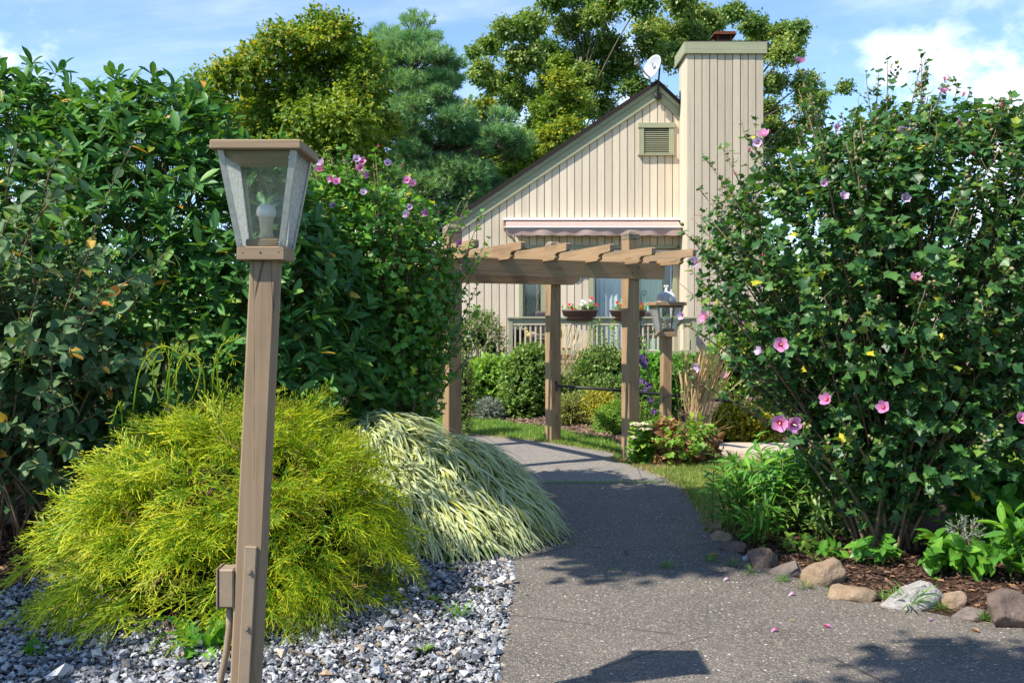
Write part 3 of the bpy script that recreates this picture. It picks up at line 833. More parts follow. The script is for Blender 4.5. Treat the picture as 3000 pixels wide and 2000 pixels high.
# shell behind the boards
WIN = (hx(1532), hx(1590), 1.08, 2.98)
DOOR = (hx(1738), hx(1970), 0.76, 2.98)
def under(x): return roof_top(x) - 0.36
g = Geo()
yb0, yb1 = HZ + 0.001, HZ + 0.12
def panel(x0, x1, z0, z1=None):
    if z1 is not None: g.prism([(x0, z0), (x1, z0), (x1, z1), (x0, z1)], yb0, yb1)
    else:
        xs_ = [x0] + ([RX] if x0 < RX < x1 else []) + [x1]
        g.prism([(x0, z0), (x1, z0)] + [(x, under(x) + 0.2) for x in reversed(xs_)], yb0, yb1)
panel(XL, WIN[0], 0); panel(WIN[0], WIN[1], WIN[3]); panel(WIN[0], WIN[1], 0, WIN[2])
panel(WIN[1], DOOR[0], 0); panel(DOOR[0], DOOR[1], DOOR[3]); panel(DOOR[0], DOOR[1], 0, DOOR[2]); panel(DOOR[1], XR, 0)
g.box((XL + 0.06, HZ + 4.6, 1.7), (0.12, 9, 3.4), ch=0.002)
g.box((XR - 0.06, HZ + 4.6, 1.85), (0.12, 9, 3.7), ch=0.002)
g.prism([(XL, 0), (XR, 0), (XR, under(XR) + 0.2), (RX, under(RX) + 0.2), (XL, under(XL) + 0.2)], HZ + 9.0, HZ + 9.12)
g.build("wall", M['groove'], house)
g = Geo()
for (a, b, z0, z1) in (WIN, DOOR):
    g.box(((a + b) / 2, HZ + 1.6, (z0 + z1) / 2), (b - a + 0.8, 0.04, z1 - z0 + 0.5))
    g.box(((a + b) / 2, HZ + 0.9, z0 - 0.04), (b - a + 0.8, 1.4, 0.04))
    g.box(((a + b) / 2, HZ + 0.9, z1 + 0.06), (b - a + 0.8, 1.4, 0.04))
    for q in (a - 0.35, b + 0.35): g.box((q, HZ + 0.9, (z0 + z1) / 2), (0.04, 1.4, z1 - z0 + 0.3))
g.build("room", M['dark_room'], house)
# siding boards, one object each
bw = 0.1625
openings = [(WIN[0] - 0.09, WIN[1] + 0.09, 3.07), (DOOR[0] - 0.10, DOOR[1] + 0.09, 3.07)]
x = XL
while x < 3.60:
    xa, xb = x + 0.008, min(x + bw - 0.008, 3.6)
    x += bw
    if xb - xa < 0.03: continue
    def topline(a, b):
        pts = [(b, under(b))]
        if a < RX < b: pts.append((RX, under(RX)))
        pts.append((a, under(a))); return pts
    segs = [(xa, xb)]; touched = False
    for (o0, o1, ot) in openings:
        new = []
        for (a, b) in segs:
            if b <= o0 or a >= o1: new.append((a, b)); continue
            touched = True
            if a < o0 - 0.02: new.append((a, o0))
            if b > o1 + 0.02: new.append((o1, b))
        segs = new
    j = HZ - 0.019 - random.uniform(0, 0.004)
    if touched:
        g = Geo(); g.prism([(xa, 3.07), (xb, 3.07)] + topline(xa, xb), j, HZ, grain=2); g.build("siding_board", M['siding'], house)
        for (a, b) in segs:
            g = Geo(); g.prism([(a, 0.4), (b, 0.4), (b, 3.0), (a, 3.0)], j, HZ, grain=2); g.build("siding_board", M['siding'], house)
    else:
        g = Geo(); g.prism([(xa, 0.4), (xb, 0.4)] + topline(xa, xb), j, HZ, grain=2); g.build("siding_board", M['siding'], house)
# header over door and window
g = Geo(); g.box(((WIN[0] + DOOR[1]) / 2, HZ - 0.03, 3.035), (DOOR[1] - WIN[0] + 0.2, 0.06, 0.075), grain=0); g.build("header_trim", M['trim'], house)
def framed(name, a, b, z0, z1, n, mat_pane):
    w = Geo()
    for (p, q) in ((a - 0.045, 0.09), (b + 0.045, 0.09)): w.box((p, HZ - 0.025, (z0 + z1) / 2), (q, 0.07, z1 - z0), grain=2)
    w.box(((a + b) / 2, HZ - 0.022, z0 - 0.035), (b - a + 0.18, 0.09, 0.07), grain=0)
    o = w.build(name, M['trim'], house)
    for i in range(n):
        p0 = a + (b - a) * i / n; p1 = a + (b - a) * (i + 1) / n
        k = Geo()
        for q in (p0 + 0.02, p1 - 0.02): k.box((q, HZ + 0.03 + 0.03 * i, (z0 + z1) / 2), (0.04, 0.03, z1 - z0))
        k.box(((p0 + p1) / 2, HZ + 0.03 + 0.03 * i, z0 + 0.03), (p1 - p0 - 0.081, 0.03, 0.06)); k.box(((p0 + p1) / 2, HZ + 0.03 + 0.03 * i, z1 - 0.02), (p1 - p0 - 0.081, 0.03, 0.04))
        k.build("sash", M['white_metal'] if n > 1 else M['trim'], o)
        k = Geo(); k.box(((p0 + p1) / 2, HZ + 0.03 + 0.03 * i, (z0 + z1) / 2), (p1 - p0 - 0.085, 0.008, z1 - z0 - 0.105), ch=0.001)
        k.build("pane", mat_pane, o)
    return o
framed("window", *WIN, 1, M['window'])
sd = framed("sliding_door", *DOOR, 2, M['window'])
g = Geo()
nn = 60; Vc, Fc, Lc = [], [], []
for i in range(nn + 1):
    xx = DOOR[0] + 0.08 + i * (0.92 / nn); yy = HZ + 0.14 + 0.02 * math.sin(i * 0.8) + 0.012 * math.sin(i * 0.4)
    Vc += [(xx, yy, DOOR[2] + 0.06), (xx, yy, DOOR[3] - 0.06)]; Lc += [(xx, 0, 0), (xx, 2, 0)]
    if i: Fc.append([2 * i - 2, 2 * i, 2 * i + 1, 2 * i - 1])
g.add(Vc, Fc, Lc); g.build("curtain", M['curtain'], sd, True)
g = Geo(); Vc, Fc, Lc = [], [], []  # pale green panel added behind the second pane for its greenish tone
for i in range(41):
    xx = DOOR[0] + 1.02 + i * (0.50 / 40); yy = HZ + 0.2 + 0.02 * math.sin(i * 1.1)
    Vc += [(xx, yy, DOOR[2] + 0.06), (xx, yy, DOOR[3] - 0.06)]; Lc += [(xx, 0, 0), (xx, 2, 0)]
    if i: Fc.append([2 * i - 2, 2 * i, 2 * i + 1, 2 * i - 1])
g.add(Vc, Fc, Lc); g.build("green_pane_backing", M['green_panel'], sd, True)
# gable vent with louvre slats
vx0, vx1, vz0, vz1 = hx(1871), hx(1974), hh(455), hh(362)
vent = Geo()
vent.box(((vx0 + vx1) / 2, HZ - 0.045, vz1 - 0.05), (vx1 - vx0 + 0.04, 0.07, 0.11), grain=0)
for q in (vx0 + 0.055, vx1 - 0.055): vent.box((q, HZ - 0.04, (vz0 + vz1) / 2 - 0.04), (0.11, 0.05, vz1 - vz0 - 0.13), grain=2)
vent.box(((vx0 + vx1) / 2, HZ - 0.055, vz0), (vx1 - vx0 + 0.05, 0.10, 0.03), grain=0)
vo = vent.build("gable_vent", M['trim'], house)
g = Geo(); g.box(((vx0 + vx1) / 2, HZ - 0.022, (vz0 + vz1) / 2 - 0.04), (vx1 - vx0 - 0.2, 0.006, vz1 - vz0 - 0.12)); g.build("backing", M['dark_room'], vo)
for i in range(13):
    z = vz0 + 0.045 + i * (vz1 - vz0 - 0.17) / 12.4
    g = Geo(); g.box(((vx0 + vx1) / 2, HZ - 0.035, z), (vx1 - vx0 - 0.222, 0.04, 0.009), Matrix.Rotation(R(38), 3, 'X'), grain=0, ch=0.002); g.build("slat", M['trim'], vo)
# roof slabs and rake boards
def slope_prism(x0, x1, off0, off1, y0, y1, mat, name, parent, grain=0):
    k = Geo()
    k.prism([(x0, roof_top(x0) + off0), (x1, roof_top(x1) + off0), (x1, roof_top(x1) + off1), (x0, roof_top(x0) + off1)], y0, y1, grain=grain)
    return k.build(name, mat, parent)
roof = slope_prism(-1.62, RX, -0.085, 0.0, HZ - 0.155, HZ + 9.3, M['shingle'], "roof", house)
slope_prism(RX, 5.32, -0.085, 0.0, HZ - 0.155, HZ + 9.3, M['shingle'], "roof_slope", house)
for (a, b) in ((-1.50, RX), (RX + 0.0, 3.60)):
    slope_prism(a, b, -0.19, -0.087, HZ - 0.11, HZ - 0.003, M['trim'], "rake_trim", house)
    slope_prism(a, b, -0.40, -0.192, HZ - 0.075, HZ - 0.004, M['trim'], "rake_board", house)
# shingle courses that show along the rake edge
# chimney
CY = 20.57; CX0, CX1 = 3.61, 5.20; CT = 6.96
chim = Geo(); chim.box(((CX0 + CX1) / 2, (CY + HZ) / 2 + 0.02, CT / 2), (CX1 - CX0 - 0.05, HZ - CY - 0.02, CT - 0.02)); 
chim = chim.build("chimney", M['groove'], house)
for i in range(10):
    w_ = (CX1 - CX0) / 10; xc = CX0 + w_ * (i + 0.5); cut = {1: 3.62, 4: 3.6, 6: 4.9, 8: 2.9}.get(i)
    for (q0, q1) in (((0.3, cut - 0.004), (cut + 0.004, CT)) if cut else ((0.3, CT),)):
        g = Geo(); g.box((xc + random.uniform(-.002, .002), CY + 0.012 - random.uniform(0, .007), (q0 + q1) / 2), (w_ - 0.016, 0.026, q1 - q0), grain=2, ch=0.003); g.build("siding_board", M['siding_darker'], chim)
for sx in (CX0, CX1):
    for i in range(6):
        w_ = (HZ - CY - 0.03) / 6; yc = CY + 0.03 + w_ * (i + 0.5)
        g = Geo(); g.box((sx + (0.012 if sx == CX0 else -0.012), yc, (CT + 0.3) / 2), (0.026, w_ - 0.014, CT - 0.3), grain=2, ch=0.003); g.build("siding_board", M['siding'], chim)
cap = Geo()
cap.box(((CX0 + CX1) / 2, CY - 0.035, CT + 0.115), (CX1 - CX0 + 0.12, 0.05, 0.25), grain=0)
for sx in (CX0 - 0.035, CX1 + 0.035): cap.box((sx, (CY + HZ) / 2 + 0.12, CT + 0.115), (0.05, HZ - CY + 0.24, 0.249), grain=1)
cap.box(((CX0 + CX1) / 2, HZ + 0.215, CT + 0.115), (CX1 - CX0 + 0.02, 0.05, 0.248), grain=0)
co = cap.build("chimney_crown", M['trim'], house)
g = Geo(); g.box(((CX0 + CX1) / 2, (CY + HZ) / 2 + 0.09, CT + 0.24), (CX1 - CX0 + 0.10, HZ - CY + 0.3, 0.025)); g.build("crown_flashing", M['shingle'], co)
fx, fy, fz = W(2118, 100, CY + 0.45)
fl = Geo()
fl.box((fx, fy, CT + 0.295), (0.36, 0.36, 0.07)); fl.box((fx, fy, CT + 0.35), (0.30, 0.30, 0.05))
for sx in (-1, 1):
    for sy in (-1, 1): fl.box((fx + sx * 0.14, fy + sy * 0.14, CT + 0.42), (0.025, 0.025, 0.11))
fl.prism([(fx - 0.24, CT + 0.47), (fx + 0.24, CT + 0.47), (fx + 0.21, CT + 0.53), (fx - 0.21, CT + 0.53)], fy - 0.23, fy + 0.23)
fo = fl.build("flue_cap", M['rust'], co)
g = Geo()
for i in range(9): g.box((fx - 0.12 + 0.03 * i, fy - 0.135, CT + 0.42), (0.004, 0.004, 0.10))
for i in range(3): g.box((fx, fy - 0.137, CT + 0.395 + 0.025 * i), (0.26, 0.003, 0.004))
g.build("spark_screen", M['dark_metal'], fo)
# ground storey skirting below the deck
# --- awning
AX0, AX1 = hx(1474), hx(1992)
aw = thing("awning", "half-open dusty pink fabric awning with white bar above the deck door", "awning", ((AX0 + AX1) / 2, HZ - 0.05, hh(645)))
g = Geo(); g.box(((AX0 + AX1) / 2, HZ - 0.10, hh(644)), (AX1 - AX0, 0.16, 0.05), grain=0); g.build("housing", M['white_metal'], aw)
ax0, ax1 = AX0 + 0.06, AX1 - 0.05
zt, zf, zb = hh(649), hh(672) + 0.01, hh(697) + 0.01
nn = 90; Vc, Fc, Lc = [], [], []
yf = HZ - 0.46
for i in range(nn + 1):
    u = i / nn; xx = ax0 + (ax1 - ax0) * u
    sag = 0.008 * math.sin(u * 23) + 0.006 * math.sin(u * 51)
    scal = 0.016 * abs(math.sin(u * math.pi * 11)) - 0.016
    pts = [(xx, HZ - 0.12, zt + 0.005), (xx, HZ - 0.29, (zt + zf) / 2 + sag * .5), (xx, yf, zf), (xx, yf - 0.015, zf - 0.03), (xx, yf - 0.01 + sag * 1.5, (zf + zb) / 2), (xx, yf + sag * 2, zb - scal)]
    Vc += pts; Lc += [(xx, j, 0) for j in range(6)]
    if i:
        for j in range(5):
            a = (i - 1) * 6 + j; Fc.append([a, a + 6, a + 7, a + 1])
g = Geo(); g.add(Vc, Fc, Lc); g.build("cloth", M['awning'], aw, True)
g = Geo(); g.box(((ax0 + ax1) / 2, yf - 0.03, zf - 0.005), (ax1 - ax0 + 0.04, 0.03, 0.028), grain=0); g.build("front_bar", M['white_metal'], aw)
for sx in (ax0 - 0.03, ax1 + 0.03):
    g = Geo(); g.box((sx, HZ - 0.27, (zt + zf) / 2 - 0.08), (0.03, 0.42, 0.05), Matrix.Rotation(R(12), 3, 'X')); g.box((sx, HZ - 0.06, zt - 0.08), (0.05, 0.1, 0.2)); g.build("bracket", M['tan_metal'], aw)
# --- satellite dish on the ridge
dp = np.array([hx(1926), HZ - 0.14, roof_top(hx(1926)) - 0.35])
dish = thing("satellite_dish", "small grey satellite dish on a mast at the gable peak", "satellite dish", tuple(dp))
g = Geo(); g.tube([dp, dp + (0, -0.03, 0.3), dp + (0.02, -0.04, 0.55), dp + (0.03, 0.0, 0.62)], 0.02, 8); g.box(dp + (0, 0.02, 0.0), (0.14, 0.03, 0.12)); g.build("mast", M['dark_metal'], dish, True)
dc = W(1913, 197, HZ - 0.3)
dn = unit(np.array([[-0.84, -0.50, 0.25]]))[0]
fr = frames(dn[None], np.array([[0, 0, 1.0]]))[0]
V, F = [], []
nr, na = 6, 28
for i in range(nr + 1):
    r_ = i / nr
    for k in range(na):
        a = 2 * math.pi * k / na
        V.append(fr @ np.array([0.28 * r_ * math.cos(a), 0.075 * r_ * r_ - 0.05, 0.265 * r_ * math.sin(a)]) + dc)
for i in range(nr):
    for k in range(na):
        k2 = (k + 1) % na; F.append([i * na + k, i * na + k2, (i + 1) * na + k2, (i + 1) * na + k])
g = Geo(); g.add(V, F); do = g.build("reflector", M['dish'], dish, True)
md = do.modifiers.new("thickness", 'SOLIDIFY'); md.thickness = 0.012; md.offset = 0
tip = dc + dn * 0.40 + np.array([-0.02, 0, -0.08])
g = Geo(); g.tube([dc + fr @ np.array([0, 0.0, -0.25]), dc + fr @ np.array([0, 0.12, -0.22]), tip], 0.016, 6)
g.tube([dp + (0.03, 0.0, 0.60), dc - dn * 0.06], 0.025, 6); g.build("feed_arm", M['grey_plastic'], dish)
g = Geo(); g.box(tip, (0.10, 0.10, 0.07), fr); g.box(tip + dn * 0.02 + np.array([0, 0, 0.06]), (0.05, 0.09, 0.09), fr); g.build("receiver", M['grey_plastic'], dish)
g = Geo(); pm = lambda x_, z_: dc + fr @ np.array([x_, 0.075 * (x_ * x_ + z_ * z_) / 0.078 - 0.05 + 0.012, z_])
g.add([pm(-0.05, -0.03), pm(0.03, -0.03), pm(0.03, 0.03), pm(-0.05, 0.03)], [[0, 1, 2, 3]])
g.tube([pm(0.05, 0.02), pm(0.07, 0.06), pm(0.06, 0.10), pm(0.09, 0.12)], 0.008, 5); g.build("emblem", M['dish_mark'], dish)

# ------------------------------------------------------------------ the deck
DZ = 19.4; DS = DZ / FPX
def dx(x): return (x - 1500) * DS
def dh(y): return EYE - (y - 932) * DS
DX0, DX1, DF = dx(1489), 3.58, 0.72
deck = thing("deck", "raised timber deck with sage green rail and cream balusters", "deck", ((DX0 + DX1) / 2, DZ, 0))
n = 14
for i in range(n):
    yy = DZ + 0.05 + (HZ - 0.03 - DZ - 0.05) * (i + 0.5) / n
    g = Geo(); g.box(((DX0 + DX1) / 2, yy, DF - 0.018), (DX1 - DX0 + 0.1, (HZ - DZ - 0.08) / n - 0.008, 0.036), grain=0); g.build("deck_board", M['cut_wood'], deck)
g = Geo(); g.box(((DX0 + DX1) / 2, DZ + 0.03, DF - 0.14), (DX1 - DX0 + 0.16, 0.045, 0.20), grain=0); g.build("rim_board", M['trim'], deck)
g = Geo(); g.box(((DX0 + DX1) / 2 + 0.1, DZ - 0.12, DF - 0.075), (DX1 - DX0 + 0.4, 0.26, 0.04), grain=0); g.build("ledge_board", M['cut_wood'], deck)
g = Geo(); g.box(((DX0 + DX1) / 2 + 0.1, DZ - 0.215, DF - 0.20), (DX1 - DX0 + 0.36, 0.04, 0.20), grain=0); g.build("skirt_board", M['trim'], deck)
for xx in (DX0, DX0 + 1.2, DX0 + 2.4, DX1):
    g = Geo(); g.box((xx, DZ + 0.12, 0.26), (0.09, 0.09, 0.6), grain=2); g.build("support_post", M['cut_wood'], deck)
for xx in (DX0 + 0.045, DX1 - 0.045):
    g = Geo(); g.box((xx, DZ, 1.10), (0.09, 0.09, 0.80), grain=2); g.build("rail_post", M['trim'], deck)
g = Geo(); g.box(((DX0 + DX1) / 2, DZ, 1.512), (DX1 - DX0 + 0.06, 0.15, 0.034), grain=0); g.build("rail_cap", M['trim'], deck)
g = Geo(); g.box(((DX0 + DX1) / 2, DZ - 0.01, 1.442), (DX1 - DX0 + 0.02, 0.04, 0.10), grain=0); g.build("top_rail", M['trim'], deck)
g = Geo(); g.box(((DX0 + DX1) / 2, DZ - 0.012, 1.378), (DX1 - DX0 + 0.02, 0.055, 0.024), grain=0); g.build("slat_rail", M['baluster'], deck)
g = Geo(); g.box(((DX0 + DX1) / 2, DZ - 0.01, 0.83), (DX1 - DX0, 0.045, 0.09), grain=0); g.build("bottom_rail", M['trim'], deck)
nb = 35
for i in range(nb):
    xx = DX0 + 0.135 + (DX1 - DX0 - 0.27) * i / (nb - 1)
    g = Geo(); g.box((xx, DZ - 0.01, 1.12), (0.034, 0.03, 0.50), grain=2, ch=0.003); g.build("baluster", M['baluster'], deck)
for sx in (DX0 + 0.045, DX1 - 0.045):
    y1_ = HZ - 0.04 if sx < 1 else CY - 0.03
    g = Geo(); g.box((sx, (DZ + y1_) / 2 + 0.05, 1.444), (0.12, y1_ - DZ - 0.1, 0.10), grain=1); g.build("side_rail", M['trim'], deck)
    g = Geo(); g.box((sx, (DZ + y1_) / 2 + 0.05, 0.83), (0.045, y1_ - DZ - 0.1, 0.088), grain=1); g.build("side_bottom_rail", M['trim'], deck)
    k = int((y1_ - DZ) / 0.105)
    for i in range(1, k):
        g = Geo(); g.box((sx, DZ + 0.1 + (y1_ - DZ - 0.12) * i / k, 1.13), (0.03, 0.034, 0.52), grain=2, ch=0.003); g.build("baluster", M['baluster'], deck)

# ------------------------------------------------------------------ pale board wall glimpsed through the hibiscus
fw = thing("board_wall", "pale cream vertical board wall glimpsed through gaps in the tall hibiscus", "wall", (6.6, 13.3, 0))
for i in range(30):
    xx = 4.6 + i * 0.165
    g = Geo(); g.box((xx, 13.3 + 0.03 * i * 0.2, 0.88), (0.150, 0.03, 1.80 + 0.0 * i), grain=2, ch=0.004); g.build("board", M['siding'], fw)
g = Geo(); g.box((7.0, 13.42, 0.9), (5.1, 0.03, 1.70), ch=0.002, rot=Matrix.Rotation(0.036, 3, 'Z')); g.build("backing", M['groove'], fw)
# ------------------------------------------------------------------ pergola over the path
PA = R(29)
pu = np.array([math.cos(PA), math.sin(PA), 0]); pv = np.array([-math.sin(PA), math.cos(PA), 0])
PF = np.array([1.26, 10.6, 0])
def pp(s, t, h=0.0): return PF + pu * s + pv * t + UP * h
PROT = np.stack([pu, pv, UP], axis=1)
perg = thing("pergola", "tan timber pergola with four posts and notched rafters across the path", "pergola", tuple(pp(-1.05, 0.8)))
WSP, DSP = 2.1, 1.58
for (s, t, hgt) in ((0, 0, 2.42), (-WSP, 0, 2.40), (0, DSP, 2.42), (-WSP, DSP, 2.40)):
    g = Geo(); g.box(pp(s, t, (hgt - 0.05) / 2 - 0.02), (0.14, 0.14, hgt - 0.09), PROT, grain=2, ch=0.006)
    po = g.build("post", M['wood'], perg)
    c = pp(s, t, 0)
    V = [c + PROT @ np.array([sx * 0.07 * k, sy * 0.07 * k, z]) for (k, z) in ((0.99, hgt - 0.085), (0.99, hgt - 0.03), (0.62, hgt)) for (sx, sy) in ((-1, -1), (1, -1), (1, 1), (-1, 1))]
    F = [[0, 1, 5, 4], [1, 2, 6, 5], [2, 3, 7, 6], [3, 0, 4, 7], [4, 5, 9, 8], [5, 6, 10, 9], [6, 7, 11, 10], [7, 4, 8, 11], [8, 9, 10, 11]]
    g = Geo(); g.add(V, F, [v * 1.0 for v in V]); g.build("post_top", M['cut_wood'], po)
for (t, s1, z0, z1, nm) in ((-0.095, 0.37, 1.914, 2.085, 0), (DSP - 0.095, 0.31, 1.90, 2.07, 1)):
    # beam with an undercut nose at its end
    sl = -WSP - 0.35
    prof = [(sl + 0.10, z0), (s1 - (0.10 if nm else 0.02), z0), (s1 - 0.015, z0 + (0.045 if nm else 0.012)), (s1, z0 + 0.06), (s1, z1), (sl, z1), (sl, z0 + 0.05)]
    g = Geo(); g.prism(prof, -0.021, 0.021, grain=0, frame=(PROT, pp(0, t, 0))); bo = g.build("beam", M['wood'], perg)
    if nm == 0:
        for (s, z) in ((0.03, 2.04), (-0.04, 1.97), (-WSP + 0.03, 2.04), (-WSP - 0.04, 1.97)):
            g = Geo(); q = pp(s, t - 0.021, z); g.tube([q, q - pv * 0.012], 0.012, 8); g.build("bolt", M['tan_metal'], bo)
rot_r = np.stack([-pv, pu, UP], axis=1)     # rafter frame: x towards the front end
for (s, tilt, e) in ((0.33, 0.0, 0.66), (-0.13, 0.010, 0.58), (-0.62, 0.045, 0.56), (-1.13, 0.030, 0.56), (-1.63, 0.02, 0.56), (-2.12, 0.02, 0.56)):
    bk = -DSP - 0.5
    prof = [(bk + 0.2, 0.0), (e - 0.24, 0.0), (e - 0.205, 0.02), (e - 0.215, 0.045), (e - 0.18, 0.066), (e - 0.01, 0.072), (e, 0.085), (e, 0.135), (e - 0.012, 0.147), (bk, 0.147), (bk, 0.07), (bk + 0.16, 0.066)]
    ct, st = math.cos(tilt), math.sin(tilt)
    fr = rot_r @ np.array([[ct, 0, -st], [0, 1, 0], [st, 0, ct]])
    g = Geo(); g.prism(prof, -0.024, 0.024, grain=0, frame=(fr, pp(s, 0, 2.062))); ro = g.build("rafter", M['wood'], perg)
    V = [fr @ np.array([e + 0.0015, y, z]) + pp(s, 0, 2.062) for (y, z) in ((-0.023, 0.086), (0.023, 0.086), (0.023, 0.134), (-0.023, 0.134))]
    g = Geo(); g.add(V, [[0, 1, 2, 3]], [v for v in V]); g.build("end_grain", M['cut_wood'], ro)

# ------------------------------------------------------------------ garden lamps
def lamp(label, cx, cy, H, sc, yaw, lean, body, wood):
    sh = 0.3075 - body
    t = thing("garden_lamp", label, "lamp", (cx + lean[0], cy + lean[1], 0), "post lanterns beside the path")
    c0 = np.array([cx, cy, H]); ro = np.array(Matrix.Rotation(yaw, 3, 'Z'))
    L = lambda x, y, z: c0 + ro @ (np.array([x, y, z]) * sc)
    Mt = lambda a, b: [L(*a), L(*b)]
    # post: leaning square timber
    hb, ht = -0.05, H - (0.384 - sh) * sc
    V = []
    for (z, dx_, dy_) in ((hb, lean[0], lean[1]), (ht, 0, 0)):
        for (ch_a, ch_b) in ((1, 0.9), (0.9, 1)):
            pass
        w = 0.0445 * sc
        for (a, b) in ((-1, -.86), (-.86, -1), (.86, -1), (1, -.86), (1, .86), (.86, 1), (-.86, 1), (-1, .86)):
            V.append(np.array([cx + dx_, cy + dy_, z]) + ro @ np.array([a * w, b * w, 0]))
    F = [[i, (i + 1) % 8, 8 + (i + 1) % 8, 8 + i] for i in range(8)] + [list(range(8))[::-1], list(range(8, 16))]
    lf = [(v[0], v[2], v[1]) for v in V]
    g = Geo(); g.add(V, F, lf); post = g.build("post", wood, t)
    g = Geo(); g.box(L(0, 0, -0.3615 + sh), np.array((0.157, 0.157, 0.045)) * sc, ro, grain=0, ch=0.003); cl = g.build("collar", wood, t)
    for (x_, z_, r_) in ((0.0, -0.360, 0.0035), (-0.058, -0.360, 0.002), (0.06, -0.358, 0.002)):
        g = Geo(); g.tube([L(x_, -0.0775, z_ + sh), L(x_, -0.0795, z_ + sh)], r_ * sc, 8); g.build("screw", M['dark_metal'], cl)
    # cap: shallow slab with a hollow lip below
    g = Geo(); g.box(L(0, 0, -0.0155), np.array((0.294, 0.294, 0.031)) * sc, ro, grain=0, ch=0.004); g.box(L(0, 0, -0.041), np.array((0.222, 0.222, 0.020)) * sc, ro, grain=0, ch=0.002)
    g.build("lamp_cap", wood, t)
    zt, zb, at, ab = -0.0315, -0.339 + sh, 0.128, 0.0785
    def edge(k, z):   # half width of the glass body at height z
        f = (z - zb) / (zt - zb); return (ab + (at - ab) * f) + k
    for (sx, sy) in ((-1, -1), (1, -1), (1, 1), (-1, 1)):
        g = Geo(); V = []
        for z in (zb, zt):
            a = edge(0, z); i_ = a - 0.020
            q = [(a, a), (i_, a), (i_, a - 0.004), (a - 0.004, a - 0.004), (a - 0.004, i_), (a, i_)]
            V += [L(sx * p, sy * r_, z) for (p, r_) in q]
        F = [[i, (i + 1) % 6, 6 + (i + 1) % 6, 6 + i] for i in range(6)]
        if sx * sy < 0: F = [f[::-1] for f in F]
        g.add(V, F); g.build("corner_frame", M['alu'], t)
    for k in range(4):
        rk = np.array(Matrix.Rotation(k * math.pi / 2, 3, 'Z'))
        V, lf = [], []
        for dy in (0.006, 0.009):
            for z in (zb, zt):
                a = edge(0, z)
                for sx in (-1, 1):
                    V.append(c0 + ro @ (rk @ np.array([sx * (a - 0.012), -(a - dy), z]) * sc)); lf.append((sx * a + k, z, dy))
        F = [[0, 1, 3, 2], [5, 4, 6, 7], [0, 2, 6, 4], [1, 5, 7, 3]]
        g = Geo(); g.add(V, F, lf); g.build("pane", M['pane'] if k in (0, 2) else M['pane_hammered'], t)
    g = Geo(); g.box(L(0, 0, -0.325 + sh), np.array((0.11, 0.11, 0.026)) * sc, ro, grain=0); sb = g.build("socket_block", wood, t)
    g = Geo(); g.lathe([(0.024, 0), (0.026, 0.01), (0.022, 0.02), (0.020, 0.03), (0.023, 0.06), (0.025, 0.075)], (0, 0, 0), 16)
    g.V[-1] = g.V[-1] * sc + L(0, 0, -0.312 + sh); g.build("bulb_base", M['socket'], sb, True)
    g = Geo(); g.lathe([(0.024, 0), (0.031, 0.006), (0.033, 0.018), (0.031, 0.03), (0.024, 0.04), (0.012, 0.046), (0.003, 0.048)], (0, 0, 0), 18)
    g.V[-1] = g.V[-1] * sc + L(0, 0, -0.238 + sh); g.build("bulb", M['bulb'], sb, True)
    for (x_, z_) in ((-0.063, -0.326 + sh), (0.063, -0.326 + sh), (-0.105, -0.055), (0.105, -0.055)):
        a = edge(0, z_); g = Geo(); g.tube([L(x_ * a / 0.08 if abs(z_) > .15 else x_, -a + 0.001, z_), L(x_ * a / 0.08 if abs(z_) > .15 else x_, -a - 0.003, z_)], 0.0035 * sc, 8); g.build("screw", M['alu'], t)
    return t, post
lp, lpost = lamp("tan wooden post lantern with hammered glass panes standing in the gravel bed", -0.826, 3.347, 2.075, 1.0, 0.0, (-0.083, 0.0), 0.3075, M['lamp_wood'])
def post_x(z): return -0.826 - 0.083 * (1.69 - z) / 1.74
g = Geo(); z0, z1 = 0.02, EYE - (1598 - 932) * 3.3 / FPX
yf_ = 3.347 - 0.0445
a0, a1 = np.array([post_x(z0) + 0.004, yf_ - 0.007, z0]), np.array([post_x(z1) + 0.008, yf_ - 0.007, z1])
for q, r_ in ((1, 0),):
    dvec = unit((a1 - a0)[None])[0]; xx = np.array([dvec[2], 0, -dvec[0]])
    rot = np.stack([xx, np.array([0, 1.0, 0]), dvec], axis=1)
    g.box((a0 + a1) / 2, (0.040, 0.014, np.linalg.norm(a1 - a0)), rot, grain=2, ch=0.003)
strap = g.build("steel_strap", M['tan_metal'], lp)
for y_ in (1672, 1837):
    z = EYE - (y_ - 932) * 3.29 / FPX
    g = Geo(); p = np.array([post_x(z) + 0.007, yf_ - 0.013, z]); g.tube([p, p + (0, -0.009, 0)], 0.0075, 6); g.tube([p, p + (0, -0.003, 0)], 0.011, 12); g.build("bolt", M['tan_metal'], strap)
zj0, zj1 = EYE - (1780 - 932) * 3.3 / FPX, EYE - (1667 - 932) * 3.3 / FPX
zj = (zj0 + zj1) / 2
g = Geo(); g.box((post_x(zj) - 0.0445 - 0.026, 3.335, zj), (0.052, 0.075, zj1 - zj0), ch=0.005); jb = g.build("junction_box", M['tan_metal'], lp)
g = Geo(); g.box((post_x(zj) - 0.0445 - 0.0545, 3.335, zj), (0.005, 0.083, zj1 - zj0 + 0.008), ch=0.002); g.build("box_cover", M['tan_metal'], jb)
px_ = post_x(zj0) - 0.0445 - 0.02
g = Geo(); g.tube([(px_, 3.335, zj0 + 0.005), (px_ - 0.002, 3.335, zj0 - 0.08), (px_ - 0.012, 3.335, zj0 - 0.16), (px_ - 0.035, 3.335, zj0 - 0.27), (px_ - 0.06, 3.335, zj0 - 0.38), (px_ - 0.075, 3.335, -0.03)], 0.0115, 10); g.build("conduit", M['tan_metal'], jb, True)
